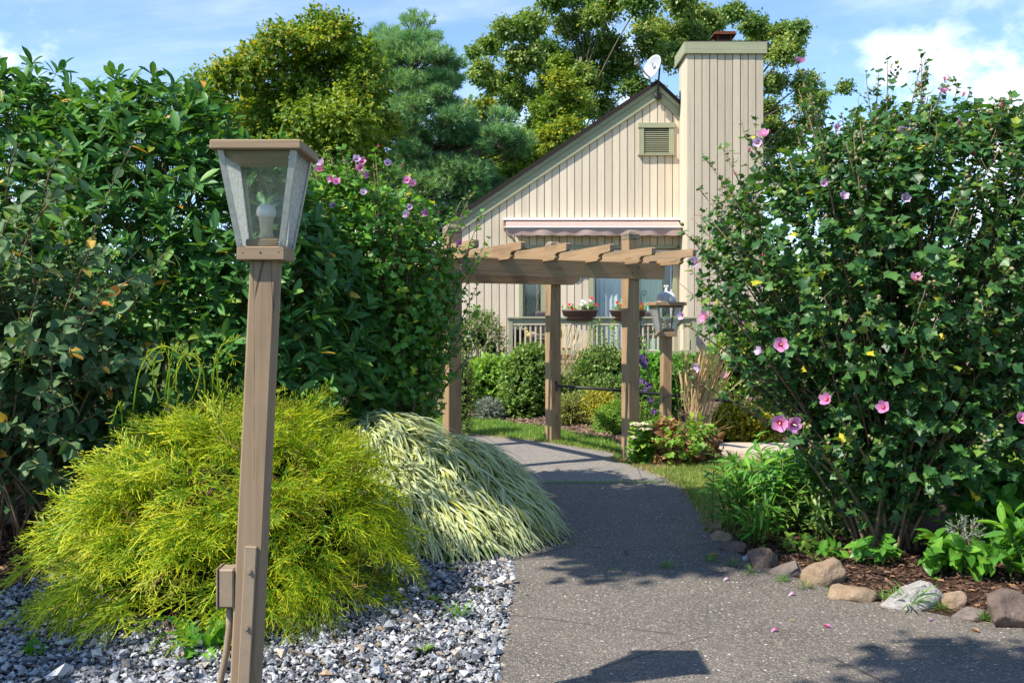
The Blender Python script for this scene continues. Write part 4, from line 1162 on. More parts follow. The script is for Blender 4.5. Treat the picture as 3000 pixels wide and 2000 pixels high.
g = Geo(); g.tube([(px_ + 0.018, 3.345, 0.4), (px_ + 0.006, 3.35, 0.2), (px_ - 0.02, 3.35, -0.02)], 0.005, 6); g.build("cable", M['black'], jb, True)

FL = np.array([1.743, 11.25, 1.681])
lamp("tan post lantern topped by a white wire dome beside the pergola", FL[0], FL[1], FL[2], 1.235, R(9), (-0.015, 0.0), 0.238, M['wood'])
dome = thing("wire_dome", "white ribbed wire dome with a twin-ball finial sitting on a lantern cap", "ornament", tuple(FL))
g = Geo()
for i in range(36):
    a = 2 * math.pi * i / 36; pts = []
    for k in range(8):
        b = k / 7 * math.pi / 2
        rr = 0.102 * math.cos(b) ** 0.75 + 0.008; pts.append((FL[0] + rr * math.cos(a), FL[1] + rr * math.sin(a), FL[2] + 0.115 * math.sin(b)))
    g.tube(pts, 0.0062, 5)
g.build("rib", M['white_metal'], dome, True, "stuff")
g = Geo(); g.lathe([(0.112, 0), (0.112, 0.01), (0.105, 0.012)], FL, 28); g.build("base_ring", M['white_metal'], dome)
g = Geo(); g.lathe([(0.022, 0), (0.02, 0.015), (0.014, 0.03), (0.016, 0.045), (0.008, 0.055)], FL + UP * 0.112, 12); fi = g.build("finial", M['white_metal'], dome, True)
for sx in (-1, 1):
    g = Geo(); g.inst(ico_tpl(2, (0.015, 0.015, 0.015)), None, (FL + np.array([sx * 0.014, 0, 0.178]))[None]); g.build("ball", M['white_metal'], fi, True)
tie = thing("twine", "thin brown twine tied round the lantern post by the pergola", "twine", (FL[0], FL[1], 0.6))
g = Geo(); ro = np.array(Matrix.Rotation(R(9), 3, 'Z')); q = 0.0575; z = 0.62
g.tube([np.array([FL[0], FL[1], z]) + ro @ np.array(p) for p in ((-q, -q, -0.02), (q, -q, 0.03), (q, q, 0.02), (-q, q, 0), (-q, -q, -0.02))], 0.005, 5)
g.build("loop", M['bark'], tie)
g = Geo(); p = np.array([FL[0], FL[1], z]) + ro @ np.array((-q, -q - 0.004, -0.02)); g.tube([p, p + (0.004, -0.006, -0.1), p + (0.02, -0.004, -0.22), p + (0.018, 0, -0.3)], 0.007, 5); g.build("loose_end", M['bark'], tie)

# black handrail that runs from the far pergola post
a = pp(0.0, DSP - 0.07, 0.69); e = W(2160, 1178, 11.7)
rail = thing("handrail", "thin black metal handrail bolted to the far pergola post", "handrail", tuple(e * (1, 1, 0)))
g = Geo(); g.tube([a - pv * 0.01, (a * 0.75 + e * 0.25) + UP * 0.012, (a + e) / 2 + UP * 0.012, e], 0.017, 8); g.build("rail", M['dark_metal'], rail, True)
g = Geo(); g.box(a - pv * 0.008, (0.03, 0.014, 0.12), PROT); g.build("flange", M['dark_metal'], rail)
g = Geo(); g.tube([e + UP * 0.02, e * (1, 1, 0)], 0.02, 8); g.build("standard", M['dark_metal'], rail)

# planters on the deck rail
T_FL5 = None
def flower_tpl(cup=0.5, n=5, ruff=0.05, wid=1.25):
    V, F, lf = [], [], []
    for k in range(n):
        a = 2 * math.pi * k / n; b0 = len(V)
        for i in range(5):
            t = i / 4
            ww = wid * math.sin(math.pi * min(1, 0.18 + 0.72 * t)) * (0.25 + 0.75 * t)
            for j in (-1, 0, 1):
                r_ = t * (1 - 0.08 * abs(j)); w_ = ww * j * 0.62
                y = cup * t ** 1.4 + ruff * math.sin(j * 2 + k * 1.7 + t * 5) * t + 0.02 * (k % 2) + (0.10 if j == 1 else 0.0) * t
                V.append((r_ * math.cos(a) - w_ * math.sin(a), y, r_ * math.sin(a) + w_ * math.cos(a))); lf.append((j, t, 0))
        for i in range(4):
            for j in range(2):
                p = b0 + i * 3 + j; F.append([p, p + 1, p + 4, p + 3])
    return Tpl(V, F, lf)
FL_OPEN, FL_CUP, FL_CLOSED = flower_tpl(0.35, 5, 0.08), flower_tpl(0.9, 5, 0.06, 1.15), flower_tpl(3.0, 5, 0.02, 0.8)
FL_FLAT = flower_tpl(0.1, 5, 0.02)
def add_flower(parent, p, axis, r_, mat, tpl, stamen=True, name="flower"):
    g = Geo(); fr = frames(np.array([axis], float), rvec(1), np.array([r_]))
    g.inst(tpl, fr, np.array([p]), None, 0)
    if stamen and tpl is not FL_CLOSED:
        ax = unit(np.array([axis], float))[0]
        g.tube([np.array(p), np.array(p) + ax * r_ * 0.75], [r_ * 0.09, r_ * 0.06], 6, 1)
    return g.build(name, [mat, M['stamen']], parent, True)
def planter(label, x0, x1, blooms):
    cx = (dx(x0) + dx(x1)) / 2; hl = (dx(x1) - dx(x0)) / 2
    base = np.array([cx, DZ - 0.02, 1.475])
    t = thing("planter_box", label, "planter", tuple(base), "planters on the deck rail")
    g = Geo(); k = 1.0
    g.lathe([(0.70, -0.02), (0.80, 0.03), (0.84, 0.065), (0.92, 0.075), (0.97, 0.155), (1.0, 0.16), (1.0, 0.185), (0.94, 0.187), (0.90, 0.16), (0.1, 0.155)], base, 36, 0, hl, 0.135)
    g.build("trough", M['planter'], t, True)
    g = Geo(); N = 46
    cl = np.array([rng.choice([b[0] for b in blooms]) for _ in range(N)])
    P = np.stack([np.clip(cx + (cl) * hl + rng.normal(0, 0.045, N), cx - hl * .85, cx + hl * .85), base[1] + rng.normal(0, 0.04, N), np.full(N, base[2] + 0.15)], 1)
    D = unit(np.stack([rng.normal(0, 0.35, N), rng.normal(0, 0.3, N), np.ones(N)], 1))
    Ls = rng.uniform(0.06, 0.17, N)
    sticks(g, P, D, Ls, 0.002)
    g.build("stem", M['green_stem'], t, False, "stuff")
    Rm, T = sprays(P, D, 7, Ls, 0.042, 1.0)
    leafy(t, T_OVAL, Rm, T, M['lime'])
    for (u, h, c) in blooms:
        p = np.array([cx + u * hl + random.uniform(-.03, .03), base[1] - 0.05, base[2] + 0.17 + h])
        add_flower(t, p, (random.uniform(-.5, .3), -0.8, 0.5), 0.035, M['red_petal'] if c == 'r' else M['white_petal'], FL_FLAT, False)
        g = Geo(); g.tube([(p[0], p[1] + 0.05, base[2] + 0.15), p], 0.003, 4); g.build("flower_stalk", M['green_stem'], t)
planter("brown trough planter on deck rail with red and white flowers, between pergola posts", 1645, 1752, [(-0.66, 0.12, 'r'), (-0.45, 0.03, 'r'), (0.2, 0.19, 'w'), (0.1, 0.12, 'w'), (0.34, 0.16, 'w'), (0.6, 0.20, 'w'), (0.45, 0.08, 'w'), (0.82, 0.12, 'r'), (0.68, 0.24, 'r')])
planter("brown trough planter on deck rail half hidden by the front pergola post", 1785, 1893, [(-0.6, 0.16, 'r'), (-0.3, 0.1, 'r'), (-0.35, 0.14, 'w'), (0.8, 0.13, 'r'), (0.75, 0.05, 'r'), (0.3, 0.1, 'r')])
# small things on the deck
sc_p = W(1879, 905, DZ + 0.1)
hook = thing("plant_hook", "black scrolled iron plant hook rising behind the deck rail", "hook", tuple(sc_p * (1, 1, 0) + UP * DF))
sp = [(sc_p[0], sc_p[1], DF)] + [(sc_p[0], sc_p[1], 1.7)] + [(sc_p[0] + 0.05 + 0.06 * (1 - k / 16) * math.cos(2.8 - k * 0.55), sc_p[1], 1.98 + 0.065 * (1 - k / 16) * math.sin(2.8 - k * 0.55) + 0.0) for k in range(14)]
g = Geo(); g.tube(sp, 0.008, 6); g.build("rod", M['dark_metal'], hook, True)
dk = W(1560, 978, DZ + 0.9); dz0 = dk[2] - 0.1
duck = thing("duck_ornament", "carved yellow duck ornament with grey wing behind the balusters", "ornament", (dk[0], dk[1], dz0 - 0.35))
g = Geo(); g.inst(ico_tpl(3, (0.15, 0.07, 0.075)), None, np.array([[dk[0], dk[1], dz0 + 0.07]])); g.tube([(dk[0] - 0.09, dk[1], dz0 + 0.08), (dk[0] - 0.12, dk[1], dz0 + 0.17)], [0.045, 0.03], 10); g.inst(ico_tpl(2, (0.04, 0.033, 0.036)), None, np.array([[dk[0] - 0.13, dk[1], dz0 + 0.2]])); g.tube([(dk[0] - 0.15, dk[1], dz0 + 0.195), (dk[0] - 0.205, dk[1], dz0 + 0.185)], [0.016, 0.009], 8)
g.build("body", M['duck'], duck, True)
g = Geo(); g.inst(ico_tpl(2, (0.12, 0.02, 0.04)), np.array([np.array(Matrix.Rotation(R(18), 3, 'Y'))]), np.array([[dk[0] + 0.05, dk[1] - 0.06, dz0 + 0.08]])); g.inst(ico_tpl(2, (0.12, 0.05, 0.02)), None, np.array([[dk[0] + 0.14, dk[1], dz0 + 0.05]])); g.build("wing", M['duck_grey'], duck, True)
st = thing("side_table", "low cream slatted table under the duck ornament", "table", (dk[0] + 0.05, dk[1], DF))
g = Geo(); g.box((dk[0] + 0.05, dk[1], dz0 - 0.02), (0.50, 0.3, 0.03), grain=0); g.build("table_top", M['rock_brown'], st)
for sx in (-1, 1):
    for sy in (-1, 1): g = Geo(); g.box((dk[0] + 0.05 + sx * 0.22, dk[1] + sy * 0.12, (dz0 - 0.035 + DF) / 2), (0.03, 0.03, dz0 - 0.035 - DF), grain=2); g.build("leg", M['baluster'], st)
def pot(label, x, y, d, r_, h, mat, plant=None):
    p = W(x, y, d); b = np.array([p[0], p[1], DF])
    t = thing("flower_pot", label, "pot", tuple(b))
    g = Geo(); g.lathe([(r_ * 0.68, 0), (r_ * 0.95, h * 0.8), (r_ * 1.05, h * 0.82), (r_ * 1.05, h), (r_ * 0.92, h), (r_ * 0.88, h * 0.9), (0.01, h * 0.88)], b, 20); g.build("pot_body", mat, t, True)
    if plant:
        N = 30; P = np.tile(b + UP * h * 0.88, (N, 1)); D = unit(np.stack([rng.normal(0, .5, N), rng.normal(0, .5, N), np.ones(N)], 1)); Ls = rng.uniform(.08, .22, N)
        Rm, T = sprays(P, D, 8, Ls, 0.05); leafy(t, T_OVAL, Rm, T, M[plant])
pot("black square-shouldered pot behind the balusters by the corner post", 1517, 985, DZ + 0.6, 0.14, 0.55, M['black'])
pot("terracotta pot of green leaves near the deck's corner post", 1535, 1020, DZ + 0.35, 0.10, 0.16, M['terracotta'], 'lime')
pot("orange terracotta pot standing by the deck wall between planters", 1655, 1018, DZ + 0.8, 0.12, 0.18, M['terracotta'])
for (lab, x_, y_) in (("grey patterned cushion seen over the deck rail beside the narrow window", 1593, 918), ("grey patterned cushion seen over the deck rail beside the wire dome", 1907, 916)):
    p = W(x_, y_, DZ + 0.5); b = np.array([p[0], p[1], DF])
    t = thing("deck_chair", lab.replace("cushion", "cushioned chair"), "chair", tuple(b))
    for sx in (-1, 1):
        for sy in (-1, 1): g = Geo(); g.box(b + np.array([sx * 0.2, sy * 0.2 + 0.1, 0.2]), (0.04, 0.04, 0.4), grain=2); g.build("leg", M['dark_metal'], t)
    g = Geo(); g.box(b + np.array([0, 0.1, 0.42]), (0.46, 0.46, 0.07), ch=0.03); g.build("seat", M['cushion'], t)
    g = Geo(); g.box(b + np.array([0, -0.08, 0.70]), (0.34, 0.10, 0.44), Matrix.Rotation(R(10), 3, 'X'), ch=0.045); g.build("backrest", M['cushion'], t)
# hanging crochet piece in the narrow window
wx = (WIN[0] + WIN[1]) / 2; wy = HZ + 0.12
hang = thing("wall_hanging", "grey crochet hanging with twisted rope tassels in the narrow window", "hanging", (wx, wy, 1.2))
g = Geo(); ring = [(wx + 0.10 * math.cos(a_), wy, 2.55 + 0.13 * math.sin(a_)) for a_ in np.linspace(0, 6.28, 20)]; g.tube(ring, 0.035, 8); g.build("crochet_ring", M['doily'], hang, True)
g = Geo(); g.box((wx, wy + 0.02, 1.75), (0.26, 0.012, 1.35), ch=0.004); g.build("cloth_panel", M['doily'], hang)
for sx in (-0.11, 0.10):
    g = Geo(); pts = [(wx + sx + 0.012 * math.sin(k * 1.3), wy - 0.02 + 0.01 * math.cos(k * 1.3), 2.35 - k * 0.045 - abs(sx) * 0) for k in range(26)]; g.tube(pts, 0.018, 6); g.build("rope_tassel", M['wicker'], hang, True)
# ------------------------------------------------------------------ plants
def bez(p0, p1, p2, n):
    t = np.linspace(0, 1, n)[:, None]
    return (1 - t) ** 2 * np.array(p0) + 2 * t * (1 - t) * np.array(p1) + t * t * np.array(p2)
def core(parent, blobs, k, mat, name="shade_core"):  # solid dark blobs that paint the shade inside a shrub
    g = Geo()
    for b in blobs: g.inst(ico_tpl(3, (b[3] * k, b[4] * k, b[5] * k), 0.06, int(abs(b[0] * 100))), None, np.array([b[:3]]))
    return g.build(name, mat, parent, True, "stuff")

# --- rhododendron
RB = [(-4.1, 7.7, 1.65, 1.4, 1.1, 1.72), (-2.75, 7.5, 1.6, 1.05, 1.0, 1.62), (-1.98, 7.45, 1.30, 0.72, 0.85, 1.42), (-1.48, 7.65, 0.95, 0.45, 0.65, 1.02), (-2.6, 6.9, 1.0, 1.1, 0.5, 0.8), (-3.6, 6.9, 1.1, 1.2, 0.6, 1.0), (-1.9, 6.95, 0.8, 0.6, 0.4, 0.75)]
rh = thing("rhododendron", "tall dark rhododendron with whorled leathery leaves behind the golden shrub", "shrub", (-2.7, 7.6, 0))
P, D = blob_points(RB, 3300, 0.07, 0.25, 0.1, 0.86)
P2, D2 = blob_points(RB, 800, 0.05, 0.2, 0.0, 0.80)
P2 = P2 - D2 * 0.28
P = np.concatenate([P, P2]); D = np.concatenate([D, D2])
keep = (P[:, 1] < 8.3) | (P[:, 2] > 1.8); P, D = P[keep], D[keep]
D = unit(D * 0.8 + UP * 0.75 + rng.normal(size=P.shape) * 0.22)
ext = rng.random(len(P)) ** 3 * 0.22
P = P + (D * 0.6 + UP * 0.4) * ext[:, None]
n = 8
Rm, T = sprays(P - D * 0.035, D, n, 0.05, 0.126, 1.08, 0.22, 0.25, 0.08)
leafy(rh, T_RHODO, Rm, T, M['rhodo'], 300)
g = Geo(); sticks(g, P - D * 0.34, D, 0.32, 0.0045); g.build("twig", M['green_stem'], rh, False, "stuff")
g = Geo(); bd = rng.random(len(P)) < 0.5
g.inst(T_BUD, frames(D[bd], rvec(bd.sum()), np.full(bd.sum(), 0.011)), P[bd] + D[bd] * 0.02, np.full(bd.sum(), 0.4)); g.build("bud", M['bud'], rh, True, "stuff")
for k in range(14):
    b = np.array([random.uniform(-4.4, -1.7), random.uniform(7.3, 8.1), 0]); tp = b + np.array([random.uniform(-.5, .5), random.uniform(-.6, .3), random.uniform(1.2, 2.3)])
    g = Geo(); g.tube(bez(b, (b + tp) / 2 + rng.normal(0, .12, 3), tp, 9), np.linspace(0.04, 0.012, 9), 6); g.build("stem", M['bark'], rh, True)

# --- grey-green viburnum hanging in front of it
vb = thing("viburnum", "arching shrub with paired grey-green oval leaves beside the rhododendron", "shrub", (-3.1, 6.3, 0))
LP, LD, gs = [], [], Geo()
def twig_run(pts, step, LP, LD, t0=0.3):
    seg = np.linalg.norm(np.diff(pts, axis=0), axis=1); L = np.concatenate([[0], np.cumsum(seg)])
    s = np.arange(L[-1] * t0, L[-1], step)
    q = np.stack([np.interp(s, L, pts[:, i]) for i in range(3)], 1)
    d = np.stack([np.interp(s + 0.01, L, pts[:, i]) for i in range(3)], 1) - np.stack([np.interp(s - 0.01, L, pts[:, i]) for i in range(3)], 1)
    LP.append(q); LD.append(unit(d))
for k in range(150):
    b = np.array([random.uniform(-3.6, -2.7), random.uniform(6.0, 6.7), random.uniform(0.0, 0.9)])
    u = random.random()
    tp = np.array([random.uniform(-3.9, -2.1), random.uniform(5.35, 6.3), random.uniform(0.5, 2.35)])
    if tp[0] > -2.5: tp[2] = min(tp[2], 1.9); 
    mid = (b + tp) / 2 + np.array([random.uniform(-.1, .1), random.uniform(-.1, .1), 0.25 + 0.3 * random.random()])
    pts = bez(b, mid, tp, 14); gs.tube(pts, np.linspace(0.009, 0.0028, 14), 5); twig_run(pts, 0.062, LP, LD)
for (x0, y0, x1, y1) in ((60, 720, 240, 90 + 430), (215, 880, 405, 390), (120, 640, 190, 430), (240, 960, 420, 800), (60, 1100, 240, 1010), (90, 1290, 230, 1180), (20, 600, 60, 420)):
    b, tp = W(x0, y0, 5.9), W(x1, y1, 5.6); pts = bez(b, (b + tp) / 2 + UP * 0.06 + np.array([-0.05, 0, 0]), tp, 12)
    gs.tube(pts, np.linspace(0.008, 0.0026, 12), 5); twig_run(pts, 0.075, LP, LD, 0.1)
gs.build("branch", M['stem'], vb, True, "stuff")
LP, LD = np.concatenate(LP), np.concatenate(LD)
Rm, T = sprays(LP, LD, 2, 0.012, 0.082, 1.15, 0.25, 0.9, 0.12, True)
leafy(vb, T_OVAL, Rm, T, M['vib'], 300)

# --- hibiscus (rose of Sharon)
def hibiscus(label, base, tips, leaf, nl, mat, flowers, pieces, tw=0.06, budp=0.16, grp=None, mass=None, mtw=0):
    t = thing("hibiscus_bush", label, "shrub", tuple(base), grp)
    base = np.array(base, float); gst = Geo(); TP, TD, TL, BH = [], [], [], []
    for tp in tips:
        tp = np.array(tp, float); b = base + np.array([random.uniform(-.16, .16), random.uniform(-.14, .14), 0])
        hz = tp - b; mid = b + hz * np.array([0.30, 0.30, 0.55]) + rng.normal(0, 0.05, 3)
        pts = bez(b, mid, tp, 12); L = np.linalg.norm(np.diff(pts, axis=0), axis=1).sum()
        gst.tube(pts, np.linspace(0.016, 0.0028, 12), 5)
        n_ = int(L * 0.80 / tw); s = np.linspace(0.2, 1.0, n_)
        q = np.stack([np.interp(s, np.linspace(0, 1, 12), pts[:, i]) for i in range(3)], 1)
        d = unit(pts[-1] - pts[-3])[None] * 1.0
        out = rvec(n_); out[:, 2] = np.abs(out[:, 2]) * 0.6 + 0.25
        dd = unit(out + d * 0.5)
        ll = rng.uniform(0.05, 0.20, n_) * (1.25 - 0.75 * s)
        TP.append(q); TD.append(dd); TL.append(ll); BH.append(s)
    gst.build("branch", M['stem'], t, True, "stuff")
    if mass:
        q, dq = blob_points(mass, mtw, 0.16, 0.3, 0.1, 0.75); TP.append(q); TD.append(unit(dq + UP * 0.5 + rng.normal(0, .4, q.shape))); TL.append(rng.uniform(.06, .2, mtw)); BH.append(np.full(mtw, 0.4))
    P, D, L, S = map(np.concatenate, (TP, TD, TL, BH))
    kp = (P[:, 1] < base[1] + 0.3) | (rng.random(len(P)) < 0.35); P, D, L, S = P[kp], D[kp], L[kp], S[kp]
    gt = Geo(); sticks(gt, P, D, L, 0.0020); gt.build("twig", M['stem'], t, False, "stuff")
    Rm, T = sprays(P, D, nl, L, leaf, 1.15, 0.35, 0.75, 0.18)
    Sl = np.repeat(S, nl); Rm = Rm * (1.12 - 0.45 * Sl)[:, None, None]; kp = rng.random(len(T)) > np.clip((Sl - 0.78) * 2.2, 0, 0.55); Rm, T = Rm[kp], T[kp]
    leafy(t, T_LOBED, Rm, T, mat, pieces)
    sel = rng.random(len(P)) < budp * (0.25 + 1.6 * S)
    Q = np.repeat(P[sel] + D[sel] * (L[sel] * 1.02)[:, None], 3, 0) + rng.normal(0, 0.018, (sel.sum() * 3, 3))
    gb = Geo(); gb.inst(T_BUD, frames(np.repeat(D[sel], 3, 0) + rng.normal(0, .4, (len(Q), 3)), rvec(len(Q)), rng.uniform(0.010, 0.0175, len(Q))), Q, rng.random(len(Q)))
    gb.build("flower_bud", M['bud'], t, True, "stuff")
    for (p, ax, r_, kind) in flowers:
        tpl = {'o': FL_OPEN, 'c': FL_CUP, 'b': FL_CLOSED, 'p': FL_CUP}[kind]
        r_ = r_ * 0.82
        if kind == 'b': r_ = r_ * 0.40
        m = {'o': M['petal'], 'c': M['petal'], 'b': M['petal_bud'], 'p': M['petal_pale']}[kind]
        o = add_flower(t, p, ax, r_, m, tpl)
    return t
tips = []
BX, BY = 2.42, 6.45
for k in range(74):
    a = random.uniform(0, 6.28); r_ = math.sqrt(random.random())
    tips.append((BX + 1.22 * r_ * math.cos(a), BY + 0.95 * r_ * math.sin(a), 3.02 - 0.62 * r_ * r_ + random.uniform(-0.28, 0.16)))
for k in range(120):
    a = random.uniform(0, 6.28); r_ = random.uniform(0.8, 1.12); hh_ = random.uniform(0.75, 2.3); w_ = 0.35 + 0.65 * min(1, max(0, (hh_ - 0.3) / 1.45))
    tips.append((BX + 1.28 * w_ * r_ * math.cos(a), BY + 1.0 * w_ * r_ * math.sin(a), hh_))
for (x, y, d) in ((2335, 190, 6.3), (2575, 215, 6.4), (2765, 245, 6.2), (2840, 270, 6.2), (1968, 925, 5.9), (2030, 800, 5.9), (2040, 1120, 5.9), (2005, 680, 6.0), (2120, 440, 6.1), (2110, 560, 6.0), (2080, 640, 6.0), (2150, 700, 5.9), (2100, 880, 5.8), (2300, 1230, 5.5), (2420, 1170, 5.4), (2930, 315, 6.2), (2180, 390, 6.2)):
    tips.append(tuple(W(x, y, d)))
def fl(x, y, d, r_, kind, ax=None): return (W(x, y, d), ax or (random.uniform(-.6, .3), -0.8, random.uniform(-0.1, .5)), r_, kind)
FR = [fl(2340, 186, 6.25, 0.050, 'c', (0.2, -0.3, 0.9)), fl(2287, 1010, 5.4, 0.052, 'o', (-0.1, -0.95, 0.15)), fl(2425, 1172, 5.35, 0.046, 'c', (-0.6, -0.6, 0.3)), fl(2590, 1195, 5.3, 0.046, 'c', (-0.5, -0.7, 0.3)),
      fl(2285, 1238, 5.35, 0.060, 'o', (-0.3, -0.9, -0.1)), fl(2322, 1242, 5.32, 0.058, 'o', (0.3, -0.9, -0.1)), fl(2682, 820, 5.5, 0.042, 'c', (-0.1, -0.6, 0.7)), fl(2240, 400, 6.0, 0.045, 'c', (-0.3, -0.5, 0.6)), fl(2222, 418, 6.0, 0.04, 'p'),
      fl(2070, 930, 5.85, 0.045, 'c', (-0.7, -0.4, 0.2)), fl(2042, 768, 5.9, 0.042, 'p', (-0.7, -0.6, 0.1)), fl(2765, 272, 6.1, 0.040, 'c', (-0.1, -0.3, 0.9)), fl(2640, 386, 6.0, 0.042, 'p'), fl(2815, 362, 6.0, 0.04, 'c'),
      fl(2935, 318, 6.1, 0.042, 'b', (0, 0, 1)), fl(2470, 578, 5.7, 0.036, 'p'), fl(2650, 582, 5.7, 0.038, 'p'), fl(2820, 562, 5.6, 0.042, 'b', (0.3, -0.3, 0.6)), fl(2195, 448, 6.0, 0.036, 'b', (0, -0.2, 1)), fl(2235, 750, 5.8, 0.036, 'b'),
      fl(2415, 538, 5.8, 0.034, 'p'), fl(2855, 460, 5.8, 0.036, 'b', (0, -.2, 1)), fl(2768, 240, 6.2, 0.034, 'b', (0, 0, 1)), fl(2820, 285, 6.1, 0.036, 'b', (.4, 0, 1)), fl(2230, 1030, 5.6, 0.036, 'p', (-.8, -.3, .3)), fl(2050, 1072, 5.9, 0.038, 'p', (-.9, -.3, -.3)), fl(2155, 515, 6.0, 0.030, 'b'), fl(2450, 372, 6.0, 0.03, 'p'), fl(2990, 1230, 5.6, 0.05, 'c'), fl(2000, 925, 5.85, 0.032, 'p', (-0.6, -0.6, 0))]
hibiscus("large dark-leaved hibiscus with pink flowers growing over the rock-edged bed", (BX, BY, 0), tips, 0.058, 5, M['hib'], FR, 300, 0.062, 0.12, None, [(2.52, 6.4, 1.74, 1.24, 0.9, 0.95), (3.25, 6.5, 1.75, 0.8, 0.8, 1.05), (2.75, 6.4, 0.90, 0.85, 0.7, 0.58), (2.75, 6.4, 2.25, 0.9, 0.7, 0.52)], 4000)
tips = []
for k in range(70):
    a = random.uniform(0, 6.28); r_ = math.sqrt(random.random()); tips.append((4.3 + 1.1 * r_ * math.cos(a), 7.3 + 0.9 * r_ * math.sin(a), (2.95 - 0.7 * r_ * r_) + random.uniform(-0.9, 0.1) * (r_ > .5)))
hibiscus("hibiscus with few flowers growing behind the large pink one", (4.3, 7.3, 0), tips, 0.07, 5, M['hib'], [], 0, 0.08, 0.2)
tips = []
for k in range(95):
    a = random.uniform(0, 6.28); r_ = math.sqrt(random.random()); lo = random.random() < 0.45
    hl_ = random.uniform(0.6, 2.15); ex = (0.80 if hl_ > 1.3 or math.cos(a) < 0 else 0.52) if lo else 0.68 * r_
    tips.append((-1.05 + ex * math.cos(a), 8.2 + 0.5 * (1.0 if lo else r_) * math.sin(a), hl_ if lo else 2.72 - 0.85 * max(0, r_ * math.cos(a)) + random.uniform(-0.3, 0.12)))
for (x, y, d) in ((1040, 455, 8.0), (1200, 520, 7.9), (1405, 640, 8.0), (1380, 570, 8.1), (1420, 720, 8.0), (950, 490, 8.0), (1350, 590, 8.0)): tips.append(tuple(W(x, y, d)))
FLf = [fl(x, y, 7.6 + random.random() * .2, r_ * .8, k) for (x, y, r_, k) in ((945, 480, 0.055, 'p'), (938, 498, 0.055, 'c'), (1044, 468, 0.05, 'p'), (1060, 474, 0.052, 'c'), (1056, 490, 0.05, 'c'), (972, 526, 0.05, 'c'), (986, 532, 0.055, 'o'), (1194, 528, 0.058, 'o'), (1210, 540, 0.05, 'c'), (1080, 512, 0.05, 'c'), (1136, 480, 0.05, 'p'), (976, 602, 0.045, 'p'), (1250, 624, 0.05, 'c'), (1196, 630, 0.055, 'p'), (1290, 625, 0.04, 'b'), (1066, 566, 0.045, 'p'), (1200, 606, 0.04, 'p'), (1110, 430, 0.045, 'b'), (1180, 486, 0.045, 'b'), (1348, 712, 0.045, 'c'))]
hibiscus("bright green hibiscus with lilac-pink flowers climbing against the pergola post", (-1.02, 8.2, 0), tips, 0.060, 5, M['hib_light'], FLf, 300, 0.060, 0.12, None, [(-1.15, 8.15, 1.65, 0.66, 0.5, 0.88), (-1.45, 8.1, 1.0, 0.5, 0.45, 0.8), (-1.5, 8.1, 1.9, 0.4, 0.4, 0.75)], 1700)

# --- golden thread cypress
def ribbon(V, F, lf, pts, w, side):
    pts = np.array(pts); n_ = len(pts); b0 = len(V)
    for i, p in enumerate(pts):
        t = i / (n_ - 1); ww = w * (1 - 0.55 * t)
        V += [tuple(p - side * ww), tuple(p + side * ww)]; lf += [(0, t, 0), (0, t, 0)]
    for i in range(n_ - 1):
        a = b0 + 2 * i; F.append([a, a + 1, a + 3, a + 2])
def thread_tpl(seed):
    r = random.Random(seed); V, F, lf = [], [], []
    dr = r.uniform(0.35, 0.75); bend = r.uniform(-0.2, 0.2)
    path = lambda t: np.array([bend * t * t, t * (1 - 0.12 * dr * t), 0.10 * t - dr * t * t])
    ribbon(V, F, lf, [path(k / 4) for k in range(5)], 0.016, np.array([0.8, 0, 0.6]))
    for i in range(9):
        t = 0.12 + 0.83 * i / 9; p = path(t); s = 1 if i % 2 else -1
        d = np.array([s * r.uniform(0.35, 0.9), r.uniform(0.5, 1.0), r.uniform(-0.5, 0.35)]); d /= np.linalg.norm(d)
        L = r.uniform(0.2, 0.42) * (1.15 - 0.6 * t)
        q = [p, p + d * L * 0.5 + np.array([0, 0, -0.01]), p + d * L + np.array([0, 0, -L * r.uniform(0.15, 0.5)])]
        ribbon(V, F, lf, q, 0.0145, np.array([0.5, -0.5, 0.7]) if i % 3 else np.array([0, 0.3, 0.95]))
        for f in (0.45, 0.75):
            d2 = np.array([d[0] * 0.4 + r.uniform(-.7, .7), d[1], d[2] + r.uniform(-.6, .3)]); d2 /= np.linalg.norm(d2)
            b = p + d * L * f; ribbon(V, F, lf, [b, b + d2 * L * r.uniform(0.25, 0.5)], 0.0125, np.array([0.6, -0.2, 0.75]))
    return Tpl(V, F, lf)
T_THREAD = [thread_tpl(k) for k in range(5)]
CB = [(-1.50, 5.35, 0.30, 0.64, 0.62, 0.56), (-1.17, 5.25, 0.28, 0.36, 0.45, 0.38), (-1.83, 5.25, 0.22, 0.40, 0.45, 0.34), (-1.5, 5.05, 0.22, 0.6, 0.38, 0.34), (-1.35, 5.6, 0.45, 0.42, 0.45, 0.42)]
cy = thing("golden_cypress", "golden thread-leaf cypress mounded over grey gravel behind the lantern post", "shrub", (-1.5, 5.3, 0))
NB, NS = 285, 10     # boughs, each a fan of hanging threads
P, D = blob_points(CB, NB, 0.05, 0.04, 0.25, 0.9)
D = unit(D * 0.85 + UP * 0.22 + rng.normal(size=P.shape) * 0.22)
bn = unit(UP + D * 0.3 + rng.normal(size=P.shape) * 0.2); bx = unit(np.cross(D, bn))
f = np.tile(np.linspace(0, 1, NS), NB); ln = np.repeat(rng.uniform(0.16, 0.34, NB), NS)
P, D, bx, bn = (np.repeat(a_, NS, 0) for a_ in (P, D, bx, bn))
sd_ = np.tile(np.where(np.arange(NS) % 2, 1.0, -1.0), NB)[:, None]
Q = P + D * (f * ln)[:, None] + bx * sd_ * 0.02 - UP * (0.55 * ln * f * f)[:, None]
dd = unit(D * (0.75 + 0.3 * f)[:, None] + bx * sd_ * (0.75 - 0.55 * f)[:, None] - UP * (0.5 * f)[:, None] + rng.normal(size=P.shape) * 0.18)
